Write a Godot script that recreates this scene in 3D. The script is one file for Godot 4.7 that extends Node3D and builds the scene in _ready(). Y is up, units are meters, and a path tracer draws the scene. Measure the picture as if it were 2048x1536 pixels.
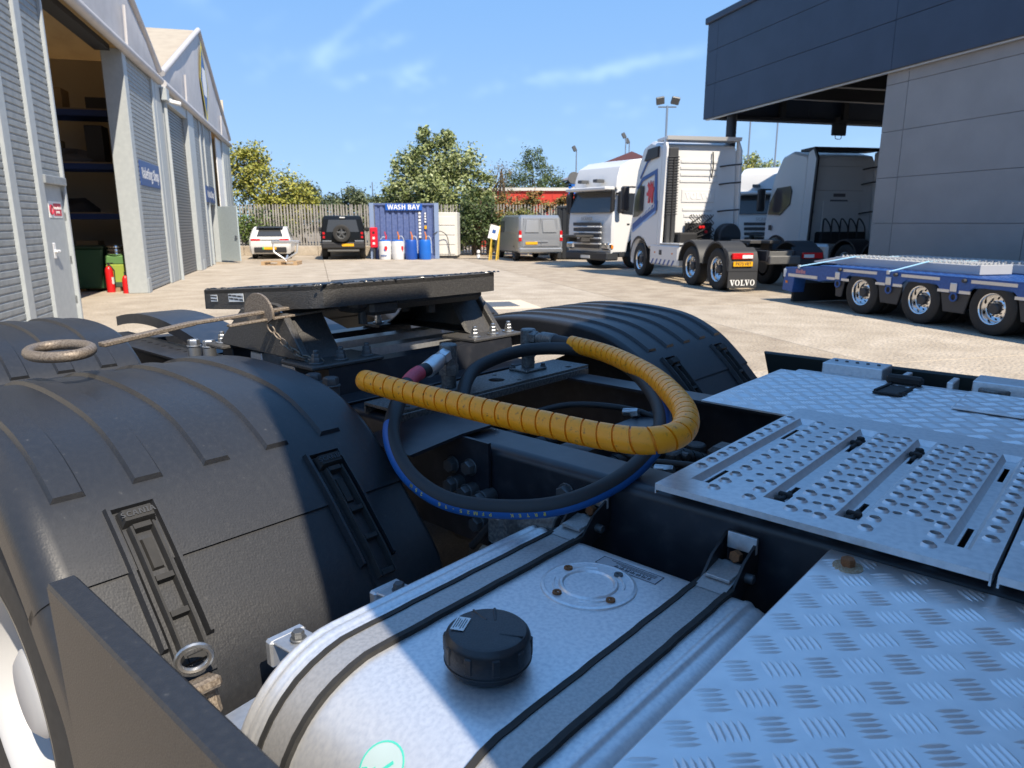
extends Node3D
# A lorry yard seen across the deck of a tractor unit.
const HEAD := 15.2      # degrees: the two buildings and the slab joints run this way
const TRUCK := 48.5     # degrees: the tractor unit in front
const VC := 1.64        # centre line of the tractor unit
var M := {}
var names := {}

class MB:
	var v := PackedVector3Array()
	var T := Transform3D.IDENTITY
	var flip := false
	func tri(a: Vector3, b: Vector3, c: Vector3) -> void:
		v.append(T * a)
		if flip: v.append(T * c); v.append(T * b)
		else: v.append(T * b); v.append(T * c)
	func quad(a: Vector3, b: Vector3, c: Vector3, d: Vector3) -> void:
		tri(a, b, c); tri(a, c, d)
	func box(c: Vector3, s: Vector3, bev := 0.0, B := Basis.IDENTITY) -> void:
		var keep := T
		T = T * Transform3D(B, c)
		var h := s * 0.5
		var b: float = min(bev, min(h.x, min(h.y, h.z)) * 0.99)
		for ax in 3:
			var a1 := (ax + 1) % 3
			var a2 := (ax + 2) % 3
			for sg in [-1.0, 1.0]:
				var q := []
				for k in [[-1.0, -1.0], [1.0, -1.0], [1.0, 1.0], [-1.0, 1.0]]:
					var p := Vector3.ZERO
					p[ax] = sg * h[ax]; p[a1] = k[0] * (h[a1] - b); p[a2] = k[1] * (h[a2] - b)
					q.append(p)
				if sg > 0: quad(q[0], q[1], q[2], q[3])
				else: quad(q[3], q[2], q[1], q[0])
		if b > 0.0:
			for ax in 3:
				var a1 := (ax + 1) % 3
				var a2 := (ax + 2) % 3
				for s1 in [-1.0, 1.0]:
					for s2 in [-1.0, 1.0]:
						var q := []
						for k in [[-1.0, 0], [1.0, 0], [1.0, 1], [-1.0, 1]]:
							var p := Vector3.ZERO
							p[ax] = k[0] * (h[ax] - b)
							if k[1] == 0: p[a1] = s1 * h[a1]; p[a2] = s2 * (h[a2] - b)
							else: p[a1] = s1 * (h[a1] - b); p[a2] = s2 * h[a2]
							q.append(p)
						if s1 * s2 > 0: quad(q[0], q[1], q[2], q[3])
						else: quad(q[3], q[2], q[1], q[0])
			for sx in [-1.0, 1.0]:
				for sy in [-1.0, 1.0]:
					for sz in [-1.0, 1.0]:
						var p1 := Vector3(sx * h.x, sy * (h.y - b), sz * (h.z - b))
						var p2 := Vector3(sx * (h.x - b), sy * h.y, sz * (h.z - b))
						var p3 := Vector3(sx * (h.x - b), sy * (h.y - b), sz * h.z)
						if sx * sy * sz > 0: tri(p1, p2, p3)
						else: tri(p3, p2, p1)
		T = keep
	func span(a: Vector3, b: Vector3, bev := 0.0) -> void:   # box between two corners
		box((a + b) * 0.5, (b - a).abs(), bev)
	func prism(poly: PackedVector2Array, z0: float, z1: float, bev := 0.0) -> void:
		var p := poly.duplicate()
		if Geometry2D.is_polygon_clockwise(p): p.reverse()
		var n := p.size()
		var inner := PackedVector2Array()
		for i in n:
			var e0 := (p[i] - p[(i + n - 1) % n]).normalized()
			var e1 := (p[(i + 1) % n] - p[i]).normalized()
			var m := Vector2(-e0.y, e0.x) + Vector2(-e1.y, e1.x)
			m = m / max(0.4, m.length_squared() * 0.5)
			inner.append(p[i] + m * bev)
		var idx := Geometry2D.triangulate_polygon(inner)
		for k in range(0, idx.size(), 3):
			var a := inner[idx[k]]
			var b := inner[idx[k + 1]]
			var c := inner[idx[k + 2]]
			if (b - a).cross(c - a) < 0:
				var sw := b
				b = c; c = sw
			tri(Vector3(a.x, a.y, z1), Vector3(b.x, b.y, z1), Vector3(c.x, c.y, z1))
			tri(Vector3(a.x, a.y, z0), Vector3(c.x, c.y, z0), Vector3(b.x, b.y, z0))
		for i in n:
			var j := (i + 1) % n
			if bev > 0.0:
				quad(Vector3(p[i].x, p[i].y, z1 - bev), Vector3(p[j].x, p[j].y, z1 - bev), Vector3(inner[j].x, inner[j].y, z1), Vector3(inner[i].x, inner[i].y, z1))
				quad(Vector3(inner[i].x, inner[i].y, z0), Vector3(inner[j].x, inner[j].y, z0), Vector3(p[j].x, p[j].y, z0 + bev), Vector3(p[i].x, p[i].y, z0 + bev))
			quad(Vector3(p[i].x, p[i].y, z0 + bev), Vector3(p[j].x, p[j].y, z0 + bev), Vector3(p[j].x, p[j].y, z1 - bev), Vector3(p[i].x, p[i].y, z1 - bev))
	func tube(pts: Array, r: float, sides := 10, caps := true, radii := []) -> void:
		var n := pts.size()
		var rings := []
		var N := Vector3.ZERO
		for i in n:
			var t: Vector3 = (pts[min(i + 1, n - 1)] - pts[max(i - 1, 0)]).normalized()
			if i == 0:
				N = t.cross(Vector3.UP if abs(t.y) < 0.9 else Vector3.RIGHT).normalized()
			else:
				N = (N - t * N.dot(t)).normalized()
			var B := t.cross(N)
			var rr: float = radii[i] if radii.size() else r
			var ring := []
			for k in sides:
				var a := TAU * k / sides
				ring.append(pts[i] + (N * cos(a) + B * sin(a)) * rr)
			rings.append(ring)
		for i in n - 1:
			for k in sides:
				var l := (k + 1) % sides
				quad(rings[i][k], rings[i][l], rings[i + 1][l], rings[i + 1][k])
		if caps:
			for k in range(1, sides - 1):
				tri(rings[0][0], rings[0][k + 1], rings[0][k])
				tri(rings[n - 1][0], rings[n - 1][k], rings[n - 1][k + 1])
	func ring_torus(c: Vector3, ax: Vector3, R: float, r: float, sides := 8, segs := 20, squash := Vector2.ONE) -> void:
		var N := ax.cross(Vector3.UP if abs(ax.y) < 0.9 else Vector3.RIGHT).normalized()
		var B := ax.cross(N)
		var rings := []
		for i in segs:
			var a := TAU * i / segs
			var ctr := c + N * cos(a) * R * squash.x + B * sin(a) * R * squash.y
			var o := (N * cos(a) + B * sin(a))
			var ring := []
			for k in sides:
				var b := TAU * k / sides
				ring.append(ctr + (o * cos(b) + ax * sin(b)) * r)
			rings.append(ring)
		for i in segs:
			var j := (i + 1) % segs
			for k in sides:
				var l := (k + 1) % sides
				quad(rings[i][k], rings[j][k], rings[j][l], rings[i][l])
	func lathe(prof: Array, sides := 24, xf := Transform3D.IDENTITY) -> void:   # profile of (radius, height), outside going up
		var keep := T
		T = T * xf
		for i in prof.size() - 1:
			var p: Vector2 = prof[i]
			var q: Vector2 = prof[i + 1]
			for k in sides:
				var a := TAU * k / sides
				var b := TAU * (k + 1) / sides
				var A := Vector3(p.x * cos(a), p.y, p.x * sin(a))
				var Bq := Vector3(q.x * cos(a), q.y, q.x * sin(a))
				var C := Vector3(q.x * cos(b), q.y, q.x * sin(b))
				var D := Vector3(p.x * cos(b), p.y, p.x * sin(b))
				if p.x < 1e-6: tri(A, Bq, C)
				elif q.x < 1e-6: tri(A, Bq, D)
				else: quad(A, Bq, C, D)
		T = keep
	func cyl(a: Vector3, b: Vector3, r: float, sides := 16, bev := 0.0) -> void:
		var d := b - a
		var L := d.length()
		var up := d / L
		var x := up.cross(Vector3.FORWARD if abs(up.z) < 0.9 else Vector3.RIGHT).normalized()
		var xf := Transform3D(Basis(x, up, x.cross(up)), a)
		lathe([Vector2(0, 0), Vector2(r - bev, 0), Vector2(r, bev), Vector2(r, L - bev), Vector2(r - bev, L), Vector2(0, L)] if bev > 0 else [Vector2(0, 0), Vector2(r, 0), Vector2(r, L), Vector2(0, L)], sides, xf)
	func patch(f: Callable, nu: int, nv: int, rev := false) -> void:
		var g := []
		for i in nu + 1:
			var row := []
			for j in nv + 1: row.append(f.call(i, j))
			g.append(row)
		for i in nu:
			for j in nv:
				if rev: quad(g[i][j], g[i][j + 1], g[i + 1][j + 1], g[i + 1][j])
				else: quad(g[i][j], g[i + 1][j], g[i + 1][j + 1], g[i][j + 1])
	func warp(f: Callable, from := 0) -> void:
		for i in range(from, v.size()): v[i] = f.call(v[i])
	func mesh(crease := 35.0) -> ArrayMesh:
		var nt := v.size() / 3
		var fn := PackedVector3Array(); fn.resize(nt)
		var fu := PackedVector3Array(); fu.resize(nt)
		var at := {}
		for i in nt:
			var c := (v[i * 3 + 1] - v[i * 3]).cross(v[i * 3 + 2] - v[i * 3])
			fn[i] = c
			fu[i] = c.normalized()
			if crease > 0:
				for k in 3:
					var key := Vector3i((v[i * 3 + k] * 20000.0).round())
					if at.has(key): at[key].append(i)
					else: at[key] = [i]
		var ov := PackedVector3Array(); ov.resize(nt * 3)
		var on := PackedVector3Array(); on.resize(nt * 3)
		var cc := cos(deg_to_rad(crease))
		for i in nt:
			for k in 3:
				var w: int = [0, 2, 1][k]
				var p := v[i * 3 + w]
				var n := fn[i]
				if crease > 0:
					n = Vector3.ZERO
					var key := Vector3i((p * 20000.0).round())
					for j in at[key]:
						if fu[i].dot(fu[j]) > cc: n += fn[j]
				if n.length_squared() < 1e-24: n = fu[i] if fu[i].length_squared() > 0.5 else Vector3.UP
				ov[i * 3 + k] = p
				on[i * 3 + k] = n.normalized()
		var ar := []
		ar.resize(Mesh.ARRAY_MAX)
		ar[Mesh.ARRAY_VERTEX] = ov
		ar[Mesh.ARRAY_NORMAL] = on
		var m := ArrayMesh.new()
		m.add_surface_from_arrays(Mesh.PRIMITIVE_TRIANGLES, ar)
		return m

# ---------------------------------------------------------------- helpers
func numbered(called: String) -> String:
	var k: int = names.get(called, 0)
	names[called] = k + 1
	return called if k == 0 else "%s_%03d" % [called, k]
func tag(o: Node, label: String, category: String, group := "") -> void:
	o.set_meta("label", label); o.set_meta("category", category)
	if group != "": o.set_meta("group", group)
func thing(called: String, label: String, category: String, at := Vector3.ZERO, turn := 0.0, group := "") -> Node3D:
	var o := Node3D.new()
	o.name = numbered(called)
	add_child(o)
	o.position = at; o.rotation_degrees.y = turn
	tag(o, label, category, group)
	return o
func put(m: Mesh, called: String, mat: Material, parent: Node, at := Vector3.ZERO, B := Basis.IDENTITY) -> MeshInstance3D:
	var o := MeshInstance3D.new()
	o.name = called
	o.mesh = m
	o.material_override = mat
	o.transform = Transform3D(B, at)
	parent.add_child(o, true)
	return o
func part(b: MB, called: String, mat: Material, parent: Node, crease := 35.0) -> MeshInstance3D:
	return put(b.mesh(crease), called, mat, parent)
func struct(o: Node) -> Node:
	o.set_meta("kind", "structure")
	return o
func bxp(a: Vector3, b: Vector3, called: String, mat: Material, parent: Node, bev := 0.0) -> MeshInstance3D:
	var m := MB.new()
	m.span(a, b, bev)
	return part(m, called, mat, parent, 20)
func site(t: float, s: float, h := 0.0) -> Vector3:   # metres along and across the buildings to world
	return Basis(Vector3.UP, deg_to_rad(HEAD)) * Vector3(t, h, -s)
func lin(r: float, g: float, b: float) -> Color:
	return Color(r, g, b).linear_to_srgb()
func mat(c: Color, rough := 0.6, metal := 0.0) -> StandardMaterial3D:
	var m := StandardMaterial3D.new()
	m.albedo_color = c.linear_to_srgb()
	m.roughness = rough; m.metallic = metal
	return m
func noise(freq: float, stops: Array, seed_: int, size := 512, oct := 4, kind := FastNoiseLite.TYPE_SIMPLEX_SMOOTH, bump := 0.0) -> NoiseTexture2D:
	var f := FastNoiseLite.new()
	f.noise_type = kind
	f.frequency = freq; f.seed = seed_; f.fractal_octaves = oct
	var t := NoiseTexture2D.new()
	t.width = size; t.height = size; t.seamless = true; t.noise = f
	if bump > 0.0:
		t.as_normal_map = true; t.bump_strength = bump
	elif stops.size():
		var g := Gradient.new()
		var off := PackedFloat32Array()
		var col := PackedColorArray()
		for s in stops:
			off.append(s[0]); col.append((s[1] as Color).linear_to_srgb())
		g.offsets = off; g.colors = col
		t.color_ramp = g
	return t
func tri_mat(stops: Array, freq: float, scale: float, seed_: int, rough := 0.6, metal := 0.0, bump := 0.0, oct := 4, world := false) -> StandardMaterial3D:
	var m := StandardMaterial3D.new()
	m.albedo_texture = noise(freq, stops, seed_, 512, oct)
	m.roughness = rough; m.metallic = metal
	m.uv1_triplanar = true
	m.uv1_world_triplanar = world
	m.uv1_scale = Vector3.ONE * scale
	if bump > 0.0:
		m.normal_enabled = true
		m.normal_texture = noise(freq * 2.0, [], seed_ + 7, 512, 3, FastNoiseLite.TYPE_SIMPLEX_SMOOTH, bump)
		m.normal_scale = 1.0
	return m
func smooth(pts: Array, per := 6) -> Array:      # Catmull-Rom
	var out := []
	var n := pts.size()
	for i in n - 1:
		var p0: Variant = pts[max(i - 1, 0)]
		var p1: Variant = pts[i]
		var p2: Variant = pts[i + 1]
		var p3: Variant = pts[min(i + 2, n - 1)]
		for k in per:
			out.append(p1.cubic_interpolate(p2, p0, p3, float(k) / per))
	out.append(pts[n - 1])
	return out
func lettering(txt: String, size: float, called: String, m: Material, parent: Node, at: Vector3, B := Basis.IDENTITY, depth := 0.004, serif := false, stretch := 1.0, thin := false) -> MeshInstance3D:
	var f := SystemFont.new()
	f.font_names = PackedStringArray(["Droid Serif" if serif else "Droid Sans"])
	f.font_weight = 400 if thin else 700
	var t := TextMesh.new()
	t.text = txt; t.font = f; t.font_size = 32
	t.pixel_size = size / 32.0 * 1.35
	t.depth = depth
	return put(t, called, m, parent, at, B * Basis.from_scale(Vector3(stretch, 1, 1)))

func make_materials() -> void:
	var W := Color(1, 1, 1)
	M.white = mat(Color(0.63, 0.63, 0.625), 0.3)
	M.white.clearcoat_enabled = true
	M.plain_white = mat(Color(0.75, 0.75, 0.74), 0.5)
	M.black = mat(Color(0.018, 0.018, 0.02), 0.5)
	M.matt_black = mat(Color(0.012, 0.012, 0.013), 0.8)
	M.dark = mat(Color(0.03, 0.032, 0.036), 0.55)
	M.rubber = tri_mat([[0.0, Color(0.012, 0.012, 0.012)], [1.0, Color(0.026, 0.025, 0.024)]], 0.02, 3.0, 3, 0.75)
	M.plastic = tri_mat([[0.0, Color(0.017, 0.018, 0.021)], [0.5, Color(0.02, 0.021, 0.024)], [0.8, Color(0.024, 0.025, 0.028)], [0.9, Color(0.04, 0.04, 0.04)], [0.94, Color(0.09, 0.088, 0.085)]], 0.1, 1.2, 11, 0.42, 0.0, 1.2, 5)
	M.plastic.normal_texture = noise(0.4, [], 12, 512, 2, FastNoiseLite.TYPE_SIMPLEX_SMOOTH, 3.0)
	M.plastic.normal_scale = 0.09
	M.frame = tri_mat([[0.0, Color(0.014, 0.016, 0.021)], [0.6, Color(0.02, 0.022, 0.028)], [0.9, Color(0.035, 0.035, 0.04)]], 0.02, 1.5, 21, 0.36)
	M.casting = tri_mat([[0.0, Color(0.04, 0.038, 0.037)], [0.6, Color(0.056, 0.054, 0.052)], [0.95, Color(0.085, 0.08, 0.073)]], 0.05, 3.0, 23, 0.5, 0.0, 2.0)
	M.grease = mat(Color(0.008, 0.008, 0.008), 0.25)
	M.alu = tri_mat([[0.1, Color(0.7, 0.71, 0.72)], [0.5, Color(0.75, 0.755, 0.76)], [0.9, Color(0.79, 0.79, 0.79)]], 0.02, 2.0, 31, 0.4, 0.7, 0.0, 5)
	M.tank = tri_mat([[0.15, Color(0.62, 0.635, 0.66)], [0.5, Color(0.72, 0.725, 0.735)], [0.85, Color(0.79, 0.79, 0.79)]], 0.07, 2.6, 33, 0.43, 0.68, 0.18, 6)
	M.galv = tri_mat([[0.2, Color(0.6, 0.615, 0.63)], [0.5, Color(0.66, 0.67, 0.68)], [0.85, Color(0.71, 0.715, 0.72)]], 0.05, 2.0, 35, 0.42, 0.85, 0.2, 5)
	M.steel_dull = tri_mat([[0.1, Color(0.1, 0.1, 0.1)], [0.5, Color(0.17, 0.17, 0.165)], [0.9, Color(0.28, 0.27, 0.25)]], 0.06, 3.0, 37, 0.5, 0.6, 1.0, 5)
	M.strap = tri_mat([[0.2, Color(0.36, 0.36, 0.36)], [0.5, Color(0.42, 0.415, 0.41)], [0.85, Color(0.47, 0.46, 0.455)]], 0.09, 2.6, 39, 0.5, 0.6, 0.6, 5)
	M.rust = tri_mat([[0.2, Color(0.09, 0.03, 0.012)], [0.5, Color(0.2, 0.075, 0.025)], [0.9, Color(0.32, 0.16, 0.06)]], 0.08, 12.0, 41, 0.8)
	M.rusty_steel = tri_mat([[0.2, Color(0.1, 0.075, 0.055)], [0.5, Color(0.2, 0.165, 0.13)], [0.85, Color(0.3, 0.25, 0.2)]], 0.05, 6.0, 43, 0.55, 0.35, 1.5)
	M.bolt = mat(Color(0.42, 0.43, 0.44), 0.35, 0.9)
	M.bolt_dull = mat(Color(0.12, 0.125, 0.13), 0.5, 0.6)
	M.chrome = mat(Color(0.8, 0.8, 0.8), 0.12, 1.0)
	M.hose = mat(Color(0.017, 0.017, 0.018), 0.6)
	M.hose_blue = mat(Color(0.012, 0.1, 0.32), 0.5)
	M.hose_yellow = tri_mat([[0.0, Color(0.88, 0.3, 0.003)], [0.66, Color(0.92, 0.33, 0.004)], [0.75, Color(0.72, 0.26, 0.01)], [0.84, Color(0.16, 0.07, 0.015)], [0.9, Color(0.05, 0.03, 0.012)]], 0.016, 5.0, 47, 0.42, 0.0, 0.0, 5)
	M.yellow_ink = mat(Color(0.62, 0.5, 0.1), 0.6)
	M.red_label = tri_mat([[0.3, Color(0.5, 0.03, 0.06)], [0.8, Color(0.62, 0.12, 0.14)]], 0.06, 10, 49, 0.6)
	M.teal = mat(Color(0.06, 0.5, 0.4), 0.5)
	M.teal_pale = mat(Color(0.5, 0.62, 0.61), 0.5, 0.3)
	M.label = mat(Color(0.62, 0.64, 0.64), 0.5)
	M.ink = mat(Color(0.03, 0.03, 0.035), 0.6)
	M.red = mat(Color(0.55, 0.012, 0.014), 0.35)
	M.glass = mat(Color(0.012, 0.014, 0.016), 0.06)
	M.glass.clearcoat_enabled = true
	M.tail_red = mat(Color(0.5, 0.01, 0.012), 0.15)
	M.amber = mat(Color(0.7, 0.2, 0.01), 0.25)
	M.plate_yellow = mat(Color(0.72, 0.37, 0.01), 0.4)
	M.wheel_grey = mat(Color(0.4, 0.4, 0.4), 0.45)
	M.cab_grey = mat(Color(0.3, 0.33, 0.38), 0.35, 0.2)
	M.ramp = mat(Color(0.5, 0.51, 0.52), 0.4, 0.35)
	M.blue_paint = tri_mat([[0.2, Color(0.016, 0.07, 0.24)], [0.6, Color(0.02, 0.085, 0.3)], [0.9, Color(0.035, 0.1, 0.29)]], 0.03, 1.0, 51, 0.45)
	M.concrete = tri_mat([[0.1, Color(0.33, 0.28, 0.22)], [0.42, Color(0.385, 0.33, 0.262)], [0.62, Color(0.405, 0.35, 0.28)], [0.9, Color(0.47, 0.41, 0.335)]], 0.012, 0.16, 61, 0.9, 0.0, 0.0, 6, true)
	M.concrete_grey = tri_mat([[0.1, Color(0.28, 0.23, 0.175)], [0.45, Color(0.335, 0.28, 0.215)], [0.9, Color(0.41, 0.35, 0.275)]], 0.014, 0.19, 63, 0.9, 0.0, 0.0, 6, true)
	for k in ["concrete", "concrete_grey"]:
		var m: StandardMaterial3D = M[k]
		m.detail_enabled = true
		m.detail_blend_mode = BaseMaterial3D.BLEND_MODE_MUL
		m.detail_albedo = noise(0.09, [[0.1, Color(0.7, 0.69, 0.68)], [0.3, Color(0.9, 0.895, 0.89)], [0.5, Color(1, 1, 1)], [0.8, Color(1, 1, 1)]], 66, 1024, 6)
		m.detail_uv_layer = BaseMaterial3D.DETAIL_UV_1
		m.normal_enabled = true
		m.normal_texture = noise(0.2, [], 67, 512, 3, FastNoiseLite.TYPE_SIMPLEX_SMOOTH, 4.0)
		m.normal_scale = 0.4
	M.joint = tri_mat([[0.2, Color(0.17, 0.14, 0.105)], [0.8, Color(0.27, 0.225, 0.17)]], 0.05, 0.5, 69, 0.95, 0, 0, 4, true)
	M.bark = tri_mat([[0.2, Color(0.05, 0.035, 0.022)], [0.8, Color(0.13, 0.1, 0.07)]], 0.05, 1.0, 71, 0.9)

# ---------------------------------------------------------------- the tractor unit in front (x towards its tail, z across, origin on its centre line)
func P(u: float, v: float, h: float) -> Vector3: return Vector3(u, h, v - VC)
func nb(mir := false) -> MB:
	var m := MB.new()
	if mir:
		m.T = Transform3D(Basis.from_scale(Vector3(1, 1, -1)), Vector3.ZERO)
		m.flip = true
	return m
var GP := []      # guard outline: [arc length, point, normal]
func guard_outline(pts: Array) -> void:
	GP = []
	var d := smooth(pts, 5)
	var L := 0.0
	for i in d.size():
		if i > 0: L += (d[i] - d[i - 1]).length()
		var t: Vector2 = (d[min(i + 1, d.size() - 1)] - d[max(i - 1, 0)]).normalized()
		GP.append([L, d[i], Vector2(-t.y, t.x)])
func gat(s: float) -> Array:
	for i in GP.size() - 1:
		if s <= GP[i + 1][0] or i == GP.size() - 2:
			var f: float = clamp((s - GP[i][0]) / max(1e-6, GP[i + 1][0] - GP[i][0]), -1.0, 2.0)
			return [GP[i][1].lerp(GP[i + 1][1], f), GP[i][2].lerp(GP[i + 1][2], f).normalized()]
	return []
func gpt(s: float, v: float, off: float) -> Vector3:
	var a := gat(s)
	var p: Vector2 = a[0] + a[1] * off
	return P(p.x, v, p.y)
func s_of_u(u: float) -> float:
	for i in GP.size() - 1:
		if GP[i][1].x <= u and GP[i + 1][1].x >= u:
			return lerp(GP[i][0], GP[i + 1][0], (u - GP[i][1].x) / max(1e-6, GP[i + 1][1].x - GP[i][1].x))
	return GP[GP.size() - 1][0]
# a raised piece lying on the guard; its sides slope in by "inset"
func gslab(b: MB, s0: float, s1: float, v0: float, v1: float, o0: float, o1: float, inset := 0.004, n := 0) -> void:
	var k := n if n > 0 else maxi(1, int((s1 - s0) / 0.03))
	var lo := func(i, e): return gpt(lerp(s0, s1, float(i) / k), v1 if e else v0, o0)
	var hi := func(i, e):
		var s: float = lerp(s0 + inset, s1 - inset, float(i) / k)
		return gpt(s, v1 - inset if e else v0 + inset, o1)
	for i in k:
		b.quad(hi.call(i, 0), hi.call(i, 1), hi.call(i + 1, 1), hi.call(i + 1, 0))
		b.quad(lo.call(i, 0), hi.call(i, 0), hi.call(i + 1, 0), lo.call(i + 1, 0))
		b.quad(lo.call(i + 1, 1), hi.call(i + 1, 1), hi.call(i, 1), lo.call(i, 1))
	b.quad(lo.call(0, 1), hi.call(0, 1), hi.call(0, 0), lo.call(0, 0))
	b.quad(lo.call(k, 0), hi.call(k, 0), hi.call(k, 1), lo.call(k, 1))
func gshell(b: MB, s0: float, s1: float, off: float, v0 := 0.27, v1 := 1.03) -> void:
	var ds := []      # (v, offset) across
	var R := 0.055
	ds.append([v0, -R - 0.05])
	for k in 7:
		var a := PI / 2 * k / 6.0
		ds.append([v0 + R - R * cos(a), -R + R * sin(a)])
	for k in range(1, 8): ds.append([lerp(v0 + R, v1 - 0.02, k / 8.0), 0.0])
	for k in 5:
		var a := PI / 2 * k / 4.0
		ds.append([v1 - 0.02 + 0.02 * sin(a), -0.02 + 0.02 * cos(a)])
	ds.append([v1, -0.07])
	var n := maxi(2, int((s1 - s0) / 0.025))
	b.patch(func(i, j): return gpt(lerp(s0, s1, float(i) / n), ds[j][0], off + ds[j][1]), n, ds.size() - 1, true)
func uprism(b: MB, poly: Array, u0: float, u1: float, bev := 0.0) -> void:    # outline in (v, h), extruded along u
	var t := MB.new()
	t.prism(PackedVector2Array(poly), u0, u1, bev)
	for i in range(0, t.v.size(), 3):
		var a := t.v[i]
		var c := t.v[i + 1]
		var d := t.v[i + 2]
		b.tri(P(a.z, a.x, a.y), P(d.z, d.x, d.y), P(c.z, c.x, c.y))
func vprism(b: MB, poly: Array, v0: float, v1: float, bev := 0.0) -> void:    # outline in (u, h), extruded along v
	var keep := b.T
	b.T = b.T * Transform3D(Basis.IDENTITY, Vector3(0, 0, -VC))
	b.prism(PackedVector2Array(poly), v0, v1, bev)
	b.T = keep
func hexhead(b: MB, c: Vector3, ax: Vector3, r: float, hgt: float, washer := 0.0) -> void:
	if washer > 0.0:
		b.cyl(c, c + ax * 0.004, washer, 16, 0.001)
		c += ax * 0.004
	var x := ax.cross(Vector3.FORWARD if abs(ax.z) < 0.9 else Vector3.RIGHT).normalized()
	b.lathe([Vector2(0, 0), Vector2(r, 0), Vector2(r, hgt * 0.8), Vector2(r * 0.86, hgt), Vector2(0, hgt)], 6, Transform3D(Basis(x, ax, x.cross(ax)), c))
func stud(b: MB, c: Vector3, r := 0.013) -> void:    # washer, nut and thread standing up
	b.cyl(c, c + Vector3.UP * 0.005, r * 1.7, 16, 0.001)
	hexhead(b, c + Vector3.UP * 0.005, Vector3.UP, r * 1.15, 0.014)
	hexhead(b, c + Vector3.UP * 0.019, Vector3.UP, r, 0.012)
	b.cyl(c + Vector3.UP * 0.03, c + Vector3.UP * 0.042, r * 0.62, 10, 0.002)

func mudguard(tr: Node3D, du: float, mir: bool, front: bool, label: String) -> void:
	var root := Node3D.new()
	root.name = "mudguard"
	tr.add_child(root, true)
	root.set_meta("label", label)
	root.position.x = du
	if front: guard_outline([Vector2(1.075, 0.56), Vector2(1.08, 0.7), Vector2(1.1, 0.83), Vector2(1.14, 0.906), Vector2(1.207, 0.98), Vector2(1.293, 1.068), Vector2(1.405, 1.157), Vector2(1.57, 1.22), Vector2(1.85, 1.24), Vector2(2.1, 1.222), Vector2(2.3, 1.16), Vector2(2.36, 1.1)])
	else: guard_outline([Vector2(1.33, 1.06), Vector2(1.405, 1.14), Vector2(1.57, 1.215), Vector2(1.85, 1.235), Vector2(2.13, 1.215), Vector2(2.3, 1.157), Vector2(2.41, 1.065), Vector2(2.5, 0.96), Vector2(2.56, 0.83), Vector2(2.6, 0.66), Vector2(2.61, 0.5)])
	var L: float = GP[GP.size() - 1][0]
	var seam := s_of_u(1.25) if front else s_of_u(2.45)
	var b := nb(mir)
	if front: gshell(b, seam, L, 0.0)
	else: gshell(b, 0.0, seam, 0.0)
	part(b, "upper_panel", M.plastic, root, 50)
	b = nb(mir)
	if front: gshell(b, 0.0, seam + 0.015, -0.006)
	else: gshell(b, seam - 0.015, L, -0.006)
	part(b, "lower_panel", M.plastic, root, 50)
	var r0 := s_of_u(1.375)
	var r1 := s_of_u(2.25 if front else 2.3)
	for k in 5:
		b = nb(mir)
		var v0 := 0.335 + 0.137 * k
		gslab(b, r0, r1, v0, v0 + 0.06, -0.002, 0.009, 0.007)
		part(b, "rib", M.plastic, root, 50)
	for vc in [0.452, 0.862]:
		b = nb(mir)
		var t0: float
		var t1: float
		if front:
			t0 = s_of_u(1.145); t1 = s_of_u(1.345)
		else:
			t0 = s_of_u(2.36); t1 = s_of_u(2.53)
		var w := 0.047
		# raised rim of the pocket
		gslab(b, t0, t1, vc - w, vc - w + 0.014, -0.004, 0.012, 0.004)
		gslab(b, t0, t1, vc + w - 0.014, vc + w, -0.004, 0.012, 0.004)
		gslab(b, t1 - 0.014, t1, vc - w, vc + w, -0.004, 0.012, 0.004)
		gslab(b, t0 - 0.06, t1 - 0.02, vc - 0.032, vc + 0.032, -0.005, 0.003, 0.002)
		part(b, "latch_pocket", M.plastic, root, 40)
		b = nb(mir)
		# the rubber strap: a ladder with three openings
		var a0 := t0 - 0.035
		var a1 := t1 - 0.052
		gslab(b, a0, a1, vc - 0.024, vc - 0.014, 0.002, 0.02, 0.003)
		gslab(b, a0, a1, vc + 0.014, vc + 0.024, 0.002, 0.02, 0.003)
		for f in [0.0, 0.3, 0.56, 0.95]:
			var c: float = lerp(a0, a1, f)
			gslab(b, c, c + 0.016, vc - 0.018, vc + 0.018, 0.002, 0.019, 0.003)
		gslab(b, t1 - 0.05, t1 - 0.018, vc - 0.03, vc + 0.03, 0.002, 0.024, 0.005)
		gslab(b, lerp(a0, a1, 0.66), lerp(a0, a1, 0.9), vc - 0.011, vc + 0.011, 0.002, 0.01, 0.003)
		part(b, "latch_strap", M.rubber, root, 40)
		if front and not mir:
			var q := gat(t1 - 0.034)
			var n2: Vector2 = q[1]
			var up := Vector3(n2.y, -n2.x, 0)
			var nn := Vector3(n2.x, n2.y, 0)
			var pos := gpt(t1 - 0.034, vc, 0.0245)
			lettering("SCANIA", 0.011, "lettering", M.dark, root, pos, Basis(up.cross(nn), up, nn), 0.003, false, 1.1)

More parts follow.
